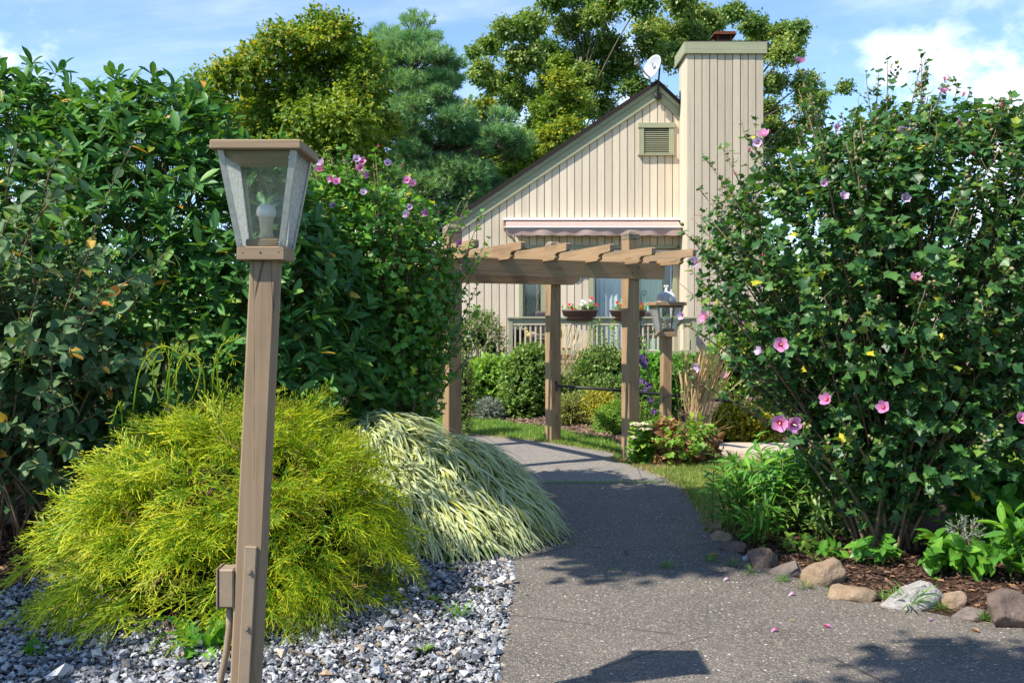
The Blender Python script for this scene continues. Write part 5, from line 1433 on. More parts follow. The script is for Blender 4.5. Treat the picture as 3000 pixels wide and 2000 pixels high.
g = Geo(); Rm = frames(dd, bn + rng.normal(size=P.shape) * 0.25, rng.uniform(0.15, 0.27, len(P)) * (1.1 - 0.25 * f))
scatter(g, T_THREAD, Rm, Q, np.clip(np.repeat(rng.uniform(0, .55, NB), NS) + rng.uniform(0, .44, len(Q)), 0, .99)); g.build("foliage", M['cyp'], cy, False, "stuff")
P, D = blob_points(CB, 450, 0.04, 0.05, 0.2, 0.8); P = P - D * 0.12
g = Geo(); scatter(g, T_THREAD, frames(D + UP * 0.2, UP + rng.normal(size=P.shape) * 0.6, rng.uniform(0.2, 0.3, len(P))), P); g.build("inner_foliage", M['cyp'], cy, False, "stuff")
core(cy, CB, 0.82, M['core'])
P, D = blob_points(CB, 45, 0.05, 0.06, 0.2, 0.85); g = Geo(); scatter(g, T_THREAD, frames(D + rng.normal(0, .4, P.shape), rvec(len(P)), rng.uniform(.14, .26, len(P))), P + D * 0.03); g.build("dead_threads", M['brown'], cy, False, "stuff")
# long whip shoots arching above the mound
for (x0, y0, pts_) in ((490, 1200, [(500, 1060), (480, 1010), (430, 1030)]), (480, 1180, [(500, 1040), (520, 1000), (545, 1060), (575, 1110)]), (500, 1150, [(535, 1040), (580, 1030), (590, 1090), (570, 1150)]), (640, 1150, [(635, 1060), (645, 1010), (700, 990)]), (620, 1160, [(630, 1050), (655, 1020), (690, 1060)]), (390, 1200, [(405, 1080), (450, 1020), (490, 1010), (530, 1040)]), (470, 1180, [(445, 1100), (455, 1040), (478, 1020)]), (600, 1180, [(600, 1080), (560, 1030), (520, 1050), (515, 1130)]), (360, 1260, [(355, 1190), (345, 1180), (330, 1240)])):
    d_ = 5.25; pl = np.array([W(x0, y0, d_)] + [W(a, b, d_ - 0.05) for a, b in pts_])
    tt = np.linspace(0, 1, len(pl)); ts = np.linspace(0, 1, 14); q = np.stack([np.interp(ts, tt, pl[:, i]) for i in range(3)], 1)
    for _ in range(2): q[1:-1] = (q[:-2] + q[1:-1] * 2 + q[2:]) / 4
    g = Geo(); g.tube(q, np.linspace(0.0042, 0.0026, 14), 5)
    gd = unit(np.gradient(q, axis=0)); nn_ = 16
    ii = rng.integers(4, 14, nn_)
    g.inst(T_STICK, frames(gd[ii] + rng.normal(0, .7, (nn_, 3)), rvec(nn_), np.stack([np.full(nn_, .0024), rng.uniform(.02, .055, nn_), np.full(nn_, .0024)], 1)), q[ii], rng.random(nn_))
    g.build("whip_shoot", M['cyp'], cy, True)

# --- striped hakone grass
def blade_tpl(seed, n=7):
    r = random.Random(seed); V, F, lf = [], [], []
    a0, a1 = R(r.uniform(35, 70)), R(-r.uniform(45, 85)); p = np.zeros(2); tw = r.uniform(-.25, .25)
    for i in range(n + 1):
        t = i / n; w = 0.026 * min(1, 0.45 + 2.2 * t) * (1 - t ** 2.6) + 0.0004
        x0 = tw * t * t * 0.6
        for j in (-1, 0, 1): V.append((x0 + w * j, p[0], p[1] - (0.25 * w if j == 0 else 0))); lf.append((j, t, 0))
        a = a0 + (a1 - a0) * (t + 0.5 / n) ** 0.85; p = p + np.array([math.cos(a), math.sin(a)]) / n
    for i in range(n):
        for j in range(2): a = i * 3 + j; F.append([a, a + 1, a + 4, a + 3])
    return Tpl(V, F, lf)
T_BLADE = [blade_tpl(k) for k in range(6)]
HB = [(-0.92, 7.2, 0.14, 0.62, 0.62, 0.66), (-0.45, 7.0, 0.10, 0.58, 0.66, 0.55), (-0.14, 6.85, 0.02, 0.38, 0.55, 0.38), (-0.72, 6.6, 0.06, 0.42, 0.5, 0.46), (-0.45, 6.45, 0.02, 0.42, 0.35, 0.34)]
hk = thing("striped_grass", "mound of cream and green striped grass cascading onto the asphalt path", "grass clump", (-0.5, 7.1, 0))
P, D = blob_points(HB, 5200, 0.10, 0.05, 0.25, 0.86)
flow = D * np.array([1, 1, 0]) + np.array([0.45, -0.35, 0]) + rng.normal(0, 0.22, P.shape) * np.array([1, 1, 0.3]); flow[:, 2] = -0.12 + D[:, 2] * 0.12 + rng.normal(0, .12, len(P))
sz = rng.uniform(0.26, 0.46, len(P))
Rm = frames(flow, UP + rng.normal(0, .22, P.shape), sz)
leafy(hk, T_BLADE, Rm, P - unit(flow) * (sz * 0.30)[:, None] - UP * 0.03, M['hakone'], 300, "blade", "blades")
P2, D2 = blob_points(HB, 900, 0.05, 0.03, 0.2, 0.8)
fl2 = D2 * np.array([1, 1, 0]) + np.array([0.4, -0.3, 0.4]); g = Geo(); scatter(g, T_BLADE, frames(fl2, UP + rng.normal(0, .4, P2.shape), rng.uniform(.2, .3, len(P2))), P2 * (1, 1, 1) - D2 * 0.22)
g.build("inner_blades", M['lawn'], hk, True, "stuff")

# --- general shrub
def shrub(name, label, cat, base, blobs, tw, nl, tl, leaf, mat, tpls, pieces=0, up=0.6, tilt=1.0, stems=6, kcore=0.6, bias=0.15, group=None, spread=0.35, stem_mat='stem', zlift=0.35):
    t = thing(name, label, cat, tuple(base), group)
    if base[1] > 11: tpls = T_LANCE3 if tpls is T_LANCE else (T_OVAL3 if tpls is T_OVAL else tpls)
    P, D = blob_points(blobs, tw, 0.12, 0.03, bias, 0.84)
    D = unit(D + UP * zlift + rng.normal(size=P.shape) * spread)
    Rm, T = sprays(P - D * tl * 0.6, D, nl, tl, leaf, tilt, 0.3, up, 0.05)
    leafy(t, tpls, Rm, T, M[mat], pieces)
    g = Geo(); sticks(g, P - D * tl * 0.8, D, tl * 1.2, leaf * 0.035); g.build("twig", M[stem_mat], t, False, "stuff")
    for k in range(stems):
        b = blobs[k % len(blobs)]
        tp = np.array(b[:3]) + rng.normal(0, 0.3, 3) * np.array(b[3:]); bb = np.array([base[0] + random.uniform(-.05, .05), base[1] + random.uniform(-.05, .05), -0.02])
        g = Geo(); g.tube(bez(bb, (bb + tp) / 2 + rng.normal(0, .04, 3), tp, 6), np.linspace(0.014, 0.004, 6) * (1 + b[5]), 5); g.build("stem", M[stem_mat], t, True)
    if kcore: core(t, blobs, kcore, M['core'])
    return t
def gb(x, y, d): p = W(x, y, d); return p
def bl(x, y, d, rx, ry, rd=None):
    """ellipsoid blob given in photograph pixels at distance d"""
    p = W(x, y, d); s = d / FPX; return (p[0], p[1], p[2], rx * s, (rd or rx) * s, ry * s)
def gr(x, d): p = W(x, 932, d); return (p[0], p[1], 0)

shrub("yew_shrub", "dark yew with yellowish tips tucked behind the pergola's side post", "shrub", gr(1345, 12.6), [bl(1345, 1170, 12.6, 52, 120, 60), bl(1330, 1090, 12.7, 45, 70, 50)], 650, 10, 0.09, 0.035, 'yew', T_LANCE, 0, 0.4, 0.8)
shrub("lavender_plant", "small silver-grey lavender at the lawn's edge", "plant", gr(1430, 14.7), [bl(1430, 1205, 14.7, 42, 34)], 300, 10, 0.12, 0.04, 'grey', T_LANCE, 0, 0.3, 0.5, 3, 0.5)
shrub("light_green_shrub", "pale lime shrub beneath the deck, beside the round green bush", "shrub", gr(1430, 16.6), [bl(1430, 1130, 16.6, 75, 80), bl(1490, 1120, 16.8, 60, 70), bl(1380, 1150, 16.4, 50, 70)], 700, 9, 0.16, 0.07, 'lime', T_OVAL)
shrub("round_green_bush", "dense glossy green bush between the deck and pergola post", "shrub", gr(1540, 15.2), [bl(1540, 1130, 15.2, 75, 110, 70), bl(1520, 1190, 15.0, 65, 65), bl(1590, 1150, 15.2, 50, 90), bl(1560, 1050, 15.4, 50, 40)], 1100, 8, 0.13, 0.055, 'mid', T_OVAL)
shrub("airy_shrub", "loose fine-leaved shrub growing up against the house siding", "shrub", gr(1405, 17.6), [bl(1405, 990, 17.6, 62, 85), bl(1440, 1020, 17.6, 45, 60), bl(1370, 1010, 17.5, 40, 60)], 420, 8, 0.26, 0.045, 'mid', T_SMALL, 0, 0.6, 1.0, 10, 0.35, 0.3, None, 0.5)
shrub("bluebeard_shrub", "airy grey-green shrub with upright sprigs before the deck rail", "shrub", gr(1765, 15.6), [bl(1760, 1080, 15.6, 75, 60), bl(1800, 1100, 15.6, 45, 55), bl(1720, 1090, 15.6, 40, 45)], 520, 9, 0.20, 0.05, 'mid', T_SMALL, 0, 0.6, 1.0, 10, 0.4)
shrub("bluebeard_shrub", "lower leafy shrub with dark gaps beneath the upright sprigs", "shrub", gr(1770, 14.9), [bl(1760, 1160, 14.9, 75, 55), bl(1815, 1170, 14.8, 40, 60), bl(1690, 1130, 15.2, 45, 60)], 520, 8, 0.2, 0.05, 'mid', T_SMALL, 0, 0.6, 1.0, 10, 0.4)
for k in range(9):      # the tall leafy sprigs
    x_ = [1742, 1757, 1775, 1788, 1800, 1812, 1730, 1766, 1795][k]; yt = [940, 935, 990, 938, 945, 1000, 950, 960, 965][k]
    b, tp = W(x_ + 6, 1060, 15.6), W(x_, yt, 15.5)
    t = thing("leafy_sprig", "tall thin leafy sprig rising before the deck rail", "plant", (b[0], b[1], 0), "sprigs before the deck rail")
    pts = bez((b[0], b[1], 0.0), (b + tp) / 2, tp, 10); g = Geo(); g.tube(pts, np.linspace(.006, .002, 10), 4); g.build("stem", M['green_stem'], t)
    LP, LD = [], []; twig_run(pts, 0.055, LP, LD, 0.45); Rm, T = sprays(LP[0], LD[0], 4, 0.02, 0.045, 1.2, .2, .5, 0, True); leafy(t, T_SMALL, Rm, T, M['lime'])
shrub("heath_tuft", "feathery olive tuft beside the far pergola post", "plant", gr(1672, 13.9), [bl(1672, 1205, 13.9, 48, 42), bl(1700, 1190, 14.0, 30, 35)], 500, 9, 0.16, 0.05, 'olive', T_LANCE, 0, 0.2, 0.4, 3, 0.5)
shrub("yellow_spirea", "yellow-green small shrub on the mulch beside the front pergola post", "shrub", gr(1765, 13.6), [bl(1755, 1190, 13.6, 40, 40), bl(1790, 1210, 13.5, 40, 45)], 360, 8, 0.16, 0.06, 'yellow', T_LANCE, 0, 0.5, 1.0, 4, 0.4)
shrub("coreopsis_plant", "light green leafy plant low at the lawn's mulch edge", "plant", gr(1785, 13.0), [bl(1790, 1240, 13.0, 50, 42), bl(1815, 1215, 13.1, 30, 40)], 420, 8, 0.14, 0.055, 'lime', T_LANCE, 0, 0.5, 0.9, 4, 0.4)
shrub("bed_shrub", "bright green shrub behind the black handrail under the deck", "shrub", gr(1930, 14.6), [bl(1900, 1110, 14.6, 60, 70), bl(1960, 1130, 14.4, 70, 90), bl(2030, 1110, 14.6, 60, 70), bl(1900, 1190, 14.2, 50, 70)], 1100, 9, 0.15, 0.06, 'bright', T_OVAL)
shrub("bed_shrub", "leafy lime plant beneath the handrail between pergola post and lantern", "plant", gr(1890, 12.6), [bl(1885, 1190, 12.6, 40, 75), bl(1910, 1230, 12.4, 35, 50)], 420, 8, 0.14, 0.06, 'lime', T_LANCE)
shrub("golden_shrub", "golden-leaved low shrub behind the concrete landing", "shrub", gr(2170, 11.7), [bl(2160, 1250, 11.7, 80, 65), bl(2220, 1270, 11.8, 70, 55), bl(2110, 1270, 11.6, 40, 50)], 900, 9, 0.12, 0.045, 'yellow', T_OVAL)
ps = shrub("pink_rose_bush", "light green bush with small pink blooms at the deck's end", "shrub", gr(2150, 13.4), [bl(2140, 1080, 13.4, 65, 110), bl(2200, 1050, 13.6, 60, 100), bl(2260, 1120, 13.6, 60, 100)], 700, 8, 0.18, 0.055, 'lime', T_OVAL)
for (x_, y_) in ((2112, 1045), (2139, 950), (2133, 1027), (2170, 950), (2200, 1000), (2120, 1100)): add_flower(ps, W(x_, y_, 13.0), (0, -.8, .4), 0.05, M['petal'], FL_CUP, False)
shrub("garden_bush", "sunlit lime bush seen low through the hibiscus stems", "shrub", (4.6, 9.4, 0), [(4.4, 9.4, 0.45, 0.9, 0.7, 0.55), (5.6, 9.8, 0.5, 0.9, 0.7, 0.6), (3.5, 9.6, 0.3, 0.5, 0.5, 0.4)], 600, 7, 0.18, 0.07, 'lime', T_OVAL)

# tan plume grasses
def plume_grass(label, base, n_, hmin, hmax, lean, spread, width=0.0032):
    t = thing("feather_grass", label, "grass clump", tuple(base), None); g, gp = Geo(), Geo()
    for k in range(n_):
        b = np.array(base) + np.array([random.gauss(0, .06), random.gauss(0, .05), 0]); h = random.uniform(hmin, hmax)
        tp = b + np.array([lean * h + random.gauss(0, spread), random.gauss(0, spread * .6), h]); pts = bez(b, b + np.array([(tp - b)[0] * .2, (tp - b)[1] * .2, h * .6]), tp, 8)
        g.tube(pts, np.linspace(width, width * .7, 8), 3)
        d = unit(pts[-1:] - pts[-4:-3]); gp.inst(leaf_tpl(0.12, 3, .4, .06, .7, .4), frames(d, rvec(1), np.array([random.uniform(.16, .28)])), pts[-1:] - d * .12, np.array([random.random()]))
        if k % 2: gp.inst(leaf_tpl(0.04, 4, .3, .5, .7, .4), frames(unit(rvec(1) * .7 + UP), UP + rvec(1), np.array([random.uniform(.3, .6)])), b[None], np.array([random.random()]))
    g.build("culm", M['straw_stem'], t, False, "stuff"); gp.build("plume", M['tan'], t, True, "stuff"); return t
plume_grass("sheaf of tan feather reed grass beside the lantern post", (W(2030, 932, 11.3)[0], 11.3, 0), 110, 0.75, 1.12, 0.16, 0.15, 0.0042)
plume_grass("wispy straw-coloured grass plumes rising beside the far pergola post", (W(1640, 932, 15.4)[0], 15.4, 0), 30, 0.9, 1.35, 0.10, 0.14, 0.004)

# sedum and the withering perennial by the lantern
sd_b = W(1885, 932, 10.15); sed = thing("sedum_plant", "sedum with flat cream flower heads at the foot of the front pergola post", "plant", (sd_b[0], 10.15, 0))
for (x_, y_, r_) in ((1862, 1245, .055), (1890, 1243, .05), (1880, 1258, .06), (1896, 1258, .05), (1857, 1283, .04), (1853, 1318, .025)):
    p = W(x_, y_, 10.05); b = np.array([sd_b[0] + random.uniform(-.06, .06), 10.15, 0]); pts = bez(b, (b + p) / 2 + rng.normal(0, .03, 3), p, 8)
    g = Geo(); g.tube(pts, np.linspace(.008, .005, 8), 5); so = g.build("stem", M['green_stem'], sed)
    g = Geo(); n_ = 46; q = rvec(n_) * r_; q[:, 2] = np.abs(q[:, 2]) * .45; g.inst(ico_tpl(1, (1, 1, .8)), np.tile(np.eye(3)[None] * .011, (n_, 1, 1)), p + q); g.build("flower_head", M['sedum'], so, True)
    LP, LD = [], []; twig_run(pts, .035, LP, LD, .1); Rm, T = sprays(LP[0], LD[0], 3, .02, .07, 1.2, .2, .8, 0); leafy(sed, T_OVAL, Rm, T, M['lime'], 12)
shrub("sedum_foliage", "fleshy green leaves around the cream flower heads", "plant", gr(1890, 10.2), [bl(1880, 1325, 10.2, 32, 40), bl(1905, 1300, 10.3, 25, 40)], 150, 7, .1, .06, 'bright', T_OVAL, 0, .6, 1.0, 2, 0)
wp = shrub("withered_perennial", "half-withered perennial with brown curled leaves round the lantern post foot", "plant", gr(1990, 10.3), [bl(1990, 1320, 10.3, 70, 55), bl(1950, 1300, 10.2, 40, 60), bl(2050, 1310, 10.4, 45, 50)], 420, 6, .18, .075, 'brown', T_OVAL, 60, .3, 1.2, 8, 0, .2, None, .6, 'straw_stem', .1)
shrub("fresh_perennial", "fresh green shoots growing through the withered perennial", "plant", gr(2000, 10.1), [bl(1990, 1300, 10.1, 75, 50), bl(2040, 1270, 10.2, 45, 45), bl(1940, 1270, 10.2, 40, 40)], 75, 7, .18, .05, 'lime', T_LOBED, 40, .6, 1.0, 8, 0, .3, None, .5, 'green_stem')
# clematis on a wire trellis
ct = W(1885, 932, 12.2); tr = thing("wire_trellis", "slim black wire trellis standing behind the front pergola post", "trellis", (ct[0], 12.2, 0))
for dx_ in (-.06, .06): g = Geo(); g.tube([(ct[0] + dx_, 12.2, 0), (ct[0] + dx_ * .6, 12.2, 1.5)], .004, 5); g.build("upright", M['dark_metal'], tr)
for z in np.linspace(.2, 1.4, 7): g = Geo(); g.tube([(ct[0] - .06, 12.2, z), (ct[0] + .06, 12.2, z + .01)], .003, 4); g.build("crossbar", M['dark_metal'], tr)
cm = thing("clematis_vine", "purple-flowered clematis climbing the wire trellis", "vine", (ct[0] + .03, 12.1, 0))
for k in range(5):
    pts = np.array([(ct[0] + .05 * math.sin(z * 7 + k) + (k - 2) * .03, 12.15 - .03 * k, z) for z in np.linspace(0, 1.15 + .06 * k, 16)]); g = Geo(); g.tube(pts, .0035, 4); g.build("stem", M['stem'], cm)
    LP, LD = [], []; twig_run(pts, .08, LP, LD, .1); Rm, T = sprays(LP[0], LD[0], 2, .04, .06, 1.2); leafy(cm, T_OVAL, Rm, T, M['bright'])
for (x_, y_) in ((1872, 1048), (1884, 1045), (1893, 1056), (1878, 1060), (1886, 1070), (1876, 1115), (1892, 1120), (1900, 1130), (1888, 1143), (1905, 1172), (1917, 1205)): add_flower(cm, W(x_, y_, 12.0), (random.uniform(-.4, .4), -.9, .2), .036, M['purple_petal'], FL_FLAT, False)

# willow-leaved perennials in the corner of the rock bed
def lance_clump(label, base, n_, h, spread, leaf, mat, pieces, grp, tp_=None):
    t = thing("leafy_perennial", label, "plant", tuple(base), grp); base = np.array(base, float); LP, LD = [], []
    for k in range(n_):
        b = base + np.array([random.gauss(0, spread * .5), random.gauss(0, spread * .4), 0]); hh_ = h * random.uniform(.65, 1.05)
        tp = b + np.array([random.gauss(0, spread * .35), random.gauss(-.05, spread * .3), hh_]); pts = bez(b, b + np.array([0, 0, hh_ * .6]), tp, 8)
        g = Geo(); g.tube(pts, np.linspace(.006, .003, 8), 5); g.build("stem", M['green_stem'], t, True); twig_run(pts, .028, LP, LD, .12)
    LP, LD = np.concatenate(LP), np.concatenate(LD); Rm, T = sprays(LP, LD, 2, .02, leaf, 1.15, .2, .7, .1); leafy(t, tp_ or T_LANCE, Rm, T, M[mat], pieces); return t
GP = "willow-leaved plants in the rock bed"
lance_clump("bushy willow-leaved perennial at the path corner of the rock bed", (1.74, 7.0, 0), 32, .54, .28, .105, 'bright', 150, GP)
lance_clump("willow-leaved perennial in the middle of its clump by the verge", (2.02, 7.1, 0), 24, .55, .26, .105, 'bright', 100, GP)
lance_clump("willow-leaved perennial deeper in the bed beside the hibiscus", (2.25, 7.5, 0), 26, .56, .32, .105, 'bright', 80, GP)
lance_clump("short willow-leaved shoots at the bed's rock edge", (1.62, 6.55, 0), 9, .30, .16, .09, 'bright', 80, GP)
lance_clump("willow-leaved shoots in the shade under the hibiscus", (2.1, 6.75, 0), 14, .34, .3, .09, 'mid', 60, GP)
GQ = "broad-leaved plants in the rock bed"
lance_clump("tall broad-leaved plant under the hibiscus at the bed's far end", (3.05, 6.2, 0), 14, .55, .3, .15, 'bright', 80, GQ, T_OVAL)
lance_clump("broad-leaved plant overhanging the big brown boulder", (2.95, 5.6, 0), 12, .42, .22, .12, 'bright', 100, GQ, T_RHODO)
lance_clump("low broad-leaved plant behind the white granite rock", (2.55, 5.85, 0), 12, .22, .25, .10, 'bright', 100, GQ, T_OVAL)
lance_clump("low oval-leaved seedlings between hibiscus trunk and tan rock", (2.15, 6.05, 0), 9, .14, .22, .07, 'bright', 60, GQ, T_OVAL)
lance_clump("small seedlings on the mulch behind the brown rocks", (1.82, 6.35, 0), 8, .12, .18, .055, 'lime', 50, GQ, T_OVAL)
shrub("grey_herb", "small silvery herb with thin dry stalks under the hibiscus", "plant", (2.62, 5.75, 0), [(2.62, 5.75, .27, .10, .08, .08)], 60, 8, .06, .02, 'grey', T_LANCE, 0, .2, .6, 6, 0)

# weeds
def rosette(name, label, p, n_, leaf, mat, tpls, tilt=(.1, .7), group=None, cat="weed"):
    t = thing(name, label, cat, (p[0], p[1], 0.02), group); a = rng.uniform(0, 6.28, n_); e = rng.uniform(*tilt, n_)
    d = np.stack([np.cos(a) * np.cos(e), np.sin(a) * np.cos(e), np.sin(e)], 1); Rm = frames(d, UP + rng.normal(0, .2, (n_, 3)), leaf * rng.uniform(.6, 1.1, n_))
    T = np.tile(np.array([p[0], p[1], .022]), (n_, 1)) + d * .01; me = [None] * len(tpls)
    for i, tp in enumerate(tpls): g = Geo(); g.inst(tp, None, np.zeros((1, 3))); me[i] = g.mesh("leaf", M[mat], (0, 0, 0), True); place_pieces("leaf", me[i], Rm[i::len(tpls)], T[i::len(tpls)], t)
    return t
def toothed(n=8):
    V, lf = [(0, 0, 0)], [(0, 0, 0)]; F = []
    for i in range(1, 2 * n):
        t = i / (2 * n); w = .13 * math.sin(math.pi * t ** .8) * (1.35 if i % 2 else .55); z = .25 * t - .45 * t * t
        V += [(-w, t - (.02 if i % 2 else 0), z + w * .4), (0, t, z), (w, t - (.02 if i % 2 else 0), z + w * .4)]; lf += [(-1, t, 0), (0, t, 0), (1, t, 0)]
    V.append((0, 1, -.2)); lf.append((0, 1, 0)); e = len(V) - 1; F += [[0, 2, 1], [0, 3, 2]]
    for i in range(2 * n - 2): a = 1 + i * 3; b = a + 3; F += [[a, a + 1, b + 1, b], [a + 1, a + 2, b + 2, b + 1]]
    a = 1 + (2 * n - 2) * 3; F += [[a, a + 1, e], [a + 1, a + 2, e]]; return Tpl(V, F, lf)
T_DAND = [toothed()]
rosette("dandelion", "dandelion rosette with toothed leaves beside the lantern post", G(600, 1915), 18, .26, 'bright', T_DAND, (.0, .9))
rosette("dandelion", "small dandelion rosette under the golden cypress, beyond the lantern post", G(640, 1850), 9, .2, 'bright', T_DAND, (.1, .9))
rosette("buttercup_weed", "lobed bright green weed under the edge of the striped grass", G(1425, 1642), 34, .085, 'bright', T_LOBED, (.2, 1.3))
rosette("buttercup_weed", "lobed weed in gravel below the striped grass fringe", G(1310, 1655), 20, .07, 'bright', T_LOBED, (.2, 1.2))
rosette("sprout", "tiny lime sprout in the gravel near the striped grass", G(1320, 1685), 8, .035, 'lime', T_LOBED, (.2, 1.2))
rosette("grass_weed", "narrow grass tuft in the middle of the gravel", G(1345, 1822), 26, .11, 'bright', [leaf_tpl(.07, 4, .2, .25)], (.3, 1.3))
rosette("clover_weed", "spreading clover patch low in the gravel near the path", G(1240, 1925), 22, .05, 'mid', T_OVAL, (.1, .8))
rosette("clover_weed", "clover patch beside the grass tuft in the gravel", G(1270, 1775), 16, .045, 'mid', T_OVAL, (.1, .8))
rosette("clover_weed", "clover sprouts at the gravel's asphalt edge", G(1400, 1740), 14, .04, 'mid', T_OVAL, (.1, .8))
rosette("clover_weed", "small weed near the edge of the gravel under the cypress", G(105, 1925), 16, .07, 'bright', T_OVAL, (.1, .8))
rosette("broad_weed", "broad dark leaves at the foot of the lantern post", G(820, 1800), 12, .12, 'mid', T_OVAL, (.1, .7))
rosette("grass_weed", "short grass tuft growing through the middle of the asphalt", G(1960, 1672), 40, .075, 'bright', [leaf_tpl(.07, 4, .2, .25)], (.15, 1.0))
rosette("grass_weed", "sparse yellowish tuft in the asphalt crack near the gravel", G(1805, 1678), 18, .04, 'lime', [leaf_tpl(.07, 4, .2, .25)], (.1, .8))
rosette("grass_weed", "long grass tuft against the white granite rock", G(2665, 1790), 34, .17, 'bright', [leaf_tpl(.06, 5, .2, .35)], (.2, 1.2))
for k, (x_, y_, lab_) in enumerate(((2080, 1655, "in the asphalt crack beside the curled brown leaf"), (2200, 1690, "below the pale blue-grey stone"), (2290, 1715, "under the lichen-spotted brown rock"), (2360, 1735, "below the rounded grey-brown rock"), (2440, 1752, "under the wedge-shaped tan rock"), (2585, 1770, "at the end of the flat-topped tan block"), (2620, 1760, "between the flat tan block and the white granite"), (2760, 1800, "below the white granite beside the upright tan rock"), (2880, 1830, "beside the flat weathered slab rock"), (2150, 1668, "below the dark reddish square rock"), (2960, 1835, "at the foot of the big brown boulder"))):
    rosette("grass_weed", "fine grass tuft " + lab_, G(x_, y_), 46, .06, 'mid' if k % 2 else 'bright', [leaf_tpl(.07, 4, .2, .25)], (.1, 1.2), "tufts along the edging rocks")
# ------------------------------------------------------------------ trees
def tree(name, label, base, trunk_top, r0, clusters, twigs, nl, tl, leaf, mat, tpls, flat=0.8, limbs=14, droop=0.05, up=0.6, droopd=0.2, fork=0.35):
    t = thing(name, label, "tree", tuple(base)); base = np.array(base, float); top = np.array(trunk_top, float)
    tp = bez(base - UP * 0.1, (base + top) / 2 + np.array([0.15, 0, 0]), top, 12)
    g = Geo(); g.tube(tp, np.linspace(r0, r0 * 0.18, 12), 10); g.build("trunk", M['bark'], t, True)
    C = np.array(clusters, float)
    order = np.argsort(-C[:, 3])[:]
    for k in range(min(limbs, len(C))):
        c = C[rng.integers(0, len(C))] if k >= len(order) else C[order[k]]
        f = np.clip((c[2] - base[2]) / (top[2] - base[2]) - fork * rng.uniform(.5, 1.0), 0.2, 0.95)
        s = np.array([np.interp(f, np.linspace(0, 1, 12), tp[:, i]) for i in range(3)])
        e = c[:3]; pts = bez(s, (s + e) / 2 + np.array([0, 0, 0.15 * np.linalg.norm(e - s)]) + rng.normal(0, .15, 3), e, 9)
        g = Geo(); g.tube(pts, np.linspace(r0 * 0.34 * (1.1 - f), r0 * 0.06, 9), 6); g.build("limb", M['bark'], t, True)
    w = C[:, 3] ** 2; k = rng.choice(len(C), twigs, p=w / w.sum())
    d = rvec(twigs); d[:, 2] += 0.25; d = unit(d)
    r_ = C[k, 3] * np.clip(rng.normal(0.80, 0.27, twigs), 0.1, 1.45)
    P = C[k, :3] + d * r_[:, None] * np.array([1, 1, flat])
    D = unit(d + UP * 0.25 + rng.normal(0, .4, (twigs, 3)))
    Rm, T = sprays(P - D * tl * .5, D, nl, tl, leaf, 1.1, .35, up, droopd)
    g = Geo(); scatter(g, tpls, Rm, T, np.clip(np.repeat(rng.normal(.45, .2, len(C))[k], nl) + rng.normal(0, .2, len(T)), 0, .999)); g.build("crown", M[mat], t, True, "stuff")
    g = Geo(); nb = min(twigs, 1600); j = rng.choice(twigs, nb, replace=False); cc = C[k[j], :3]; v = P[j] - cc
    sticks(g, cc, v, np.linalg.norm(v, axis=1), r0 * 0.035); g.build("branch", M['bark'], t, False, "stuff")
    return t
def shell(c, r, n, rc, k=0.8, zlow=-0.6):
    out = []
    while len(out) < n:
        d = rvec(1)[0]
        if d[2] < zlow: continue
        f = rng.uniform(0.35, 1.0) ** 0.45 * k
        out.append((c[0] + d[0] * r[0] * f, c[1] + d[1] * r[1] * f, c[2] + d[2] * r[2] * f, rc * rng.uniform(.65, 1.25)))
    return out
def pc(lst, d, jit, k=1.0):
    out = []
    for (x, y, r_) in lst:
        p = W(x, y, d); out.append((p[0], p[1] + rng.uniform(-jit, jit), p[2], r_ * d / FPX * k))
    return out
MC = pc([(955, 110, 55), (900, 130, 45), (1010, 120, 45), (840, 160, 50), (870, 220, 70), (960, 200, 80), (1040, 200, 60), (700, 245, 50), (650, 255, 40), (760, 240, 60), (680, 330, 70), (640, 330, 40), (790, 320, 80), (900, 310, 90), (1000, 300, 80), (1080, 290, 60), (720, 420, 80), (830, 420, 90), (940, 400, 80), (1040, 390, 80), (1110, 350, 45), (660, 440, 50), (760, 500, 80), (880, 500, 90), (1000, 480, 80), (1080, 450, 50), (820, 590, 90), (940, 580, 80), (700, 560, 70), (1040, 560, 60), (640, 520, 50), (1000, 80 + 70, 40), (620, 290, 30), (780, 150, 30), (740, 190, 35), (850, 100, 30), (720, 300, 60), (620, 380, 45), (1060, 140, 35), (1090, 220, 40)], 30, 1.6, 1.15)
tree("maple_tree", "yellowing maple tree beside the dark pine", (-6.4, 30, 0), (-5.9, 30, 8.6), .26, MC, 12000, 6, .28, .14, 'maple', T_TREE, .8, 24)
OA = pc([(1560, 40, 60), (1620, 10, 60), (1680, 60, 70), (1540, 110, 60), (1480, 130, 50), (1430, 150, 45), (1400, 200, 40), (1460, 220, 60), (1530, 200, 70), (1420, 240, 40), (1390, 190, 25), (1600, 150, 70), (1680, 150, 70), (1750, 60, 60), (1740, 130, 70), (1800, 100, 60), (1860, 50, 60), (1620, 250, 70), (1700, 240, 70), (1780, 210, 70), (1520, 290, 55), (1590, 330, 60), (1680, 330, 70), (1770, 300, 60), (1550, 390, 50), (1640, 400, 55), (1500, 250, 45), (1840, 170, 60), (1860, 250, 50), (1560, 450, 45), (1490, 330, 40), (1700, -30, 70), (1800, 10, 60)], 42, 2.2, 0.72)
tree("oak_tree", "spreading oak with glossy olive leaves rising behind the roof", (2.6, 42.5, 0), (2.9, 42, 12.5), .36, OA, 11500, 6, .36, .143, 'oak', T_TREE, .75, 30)
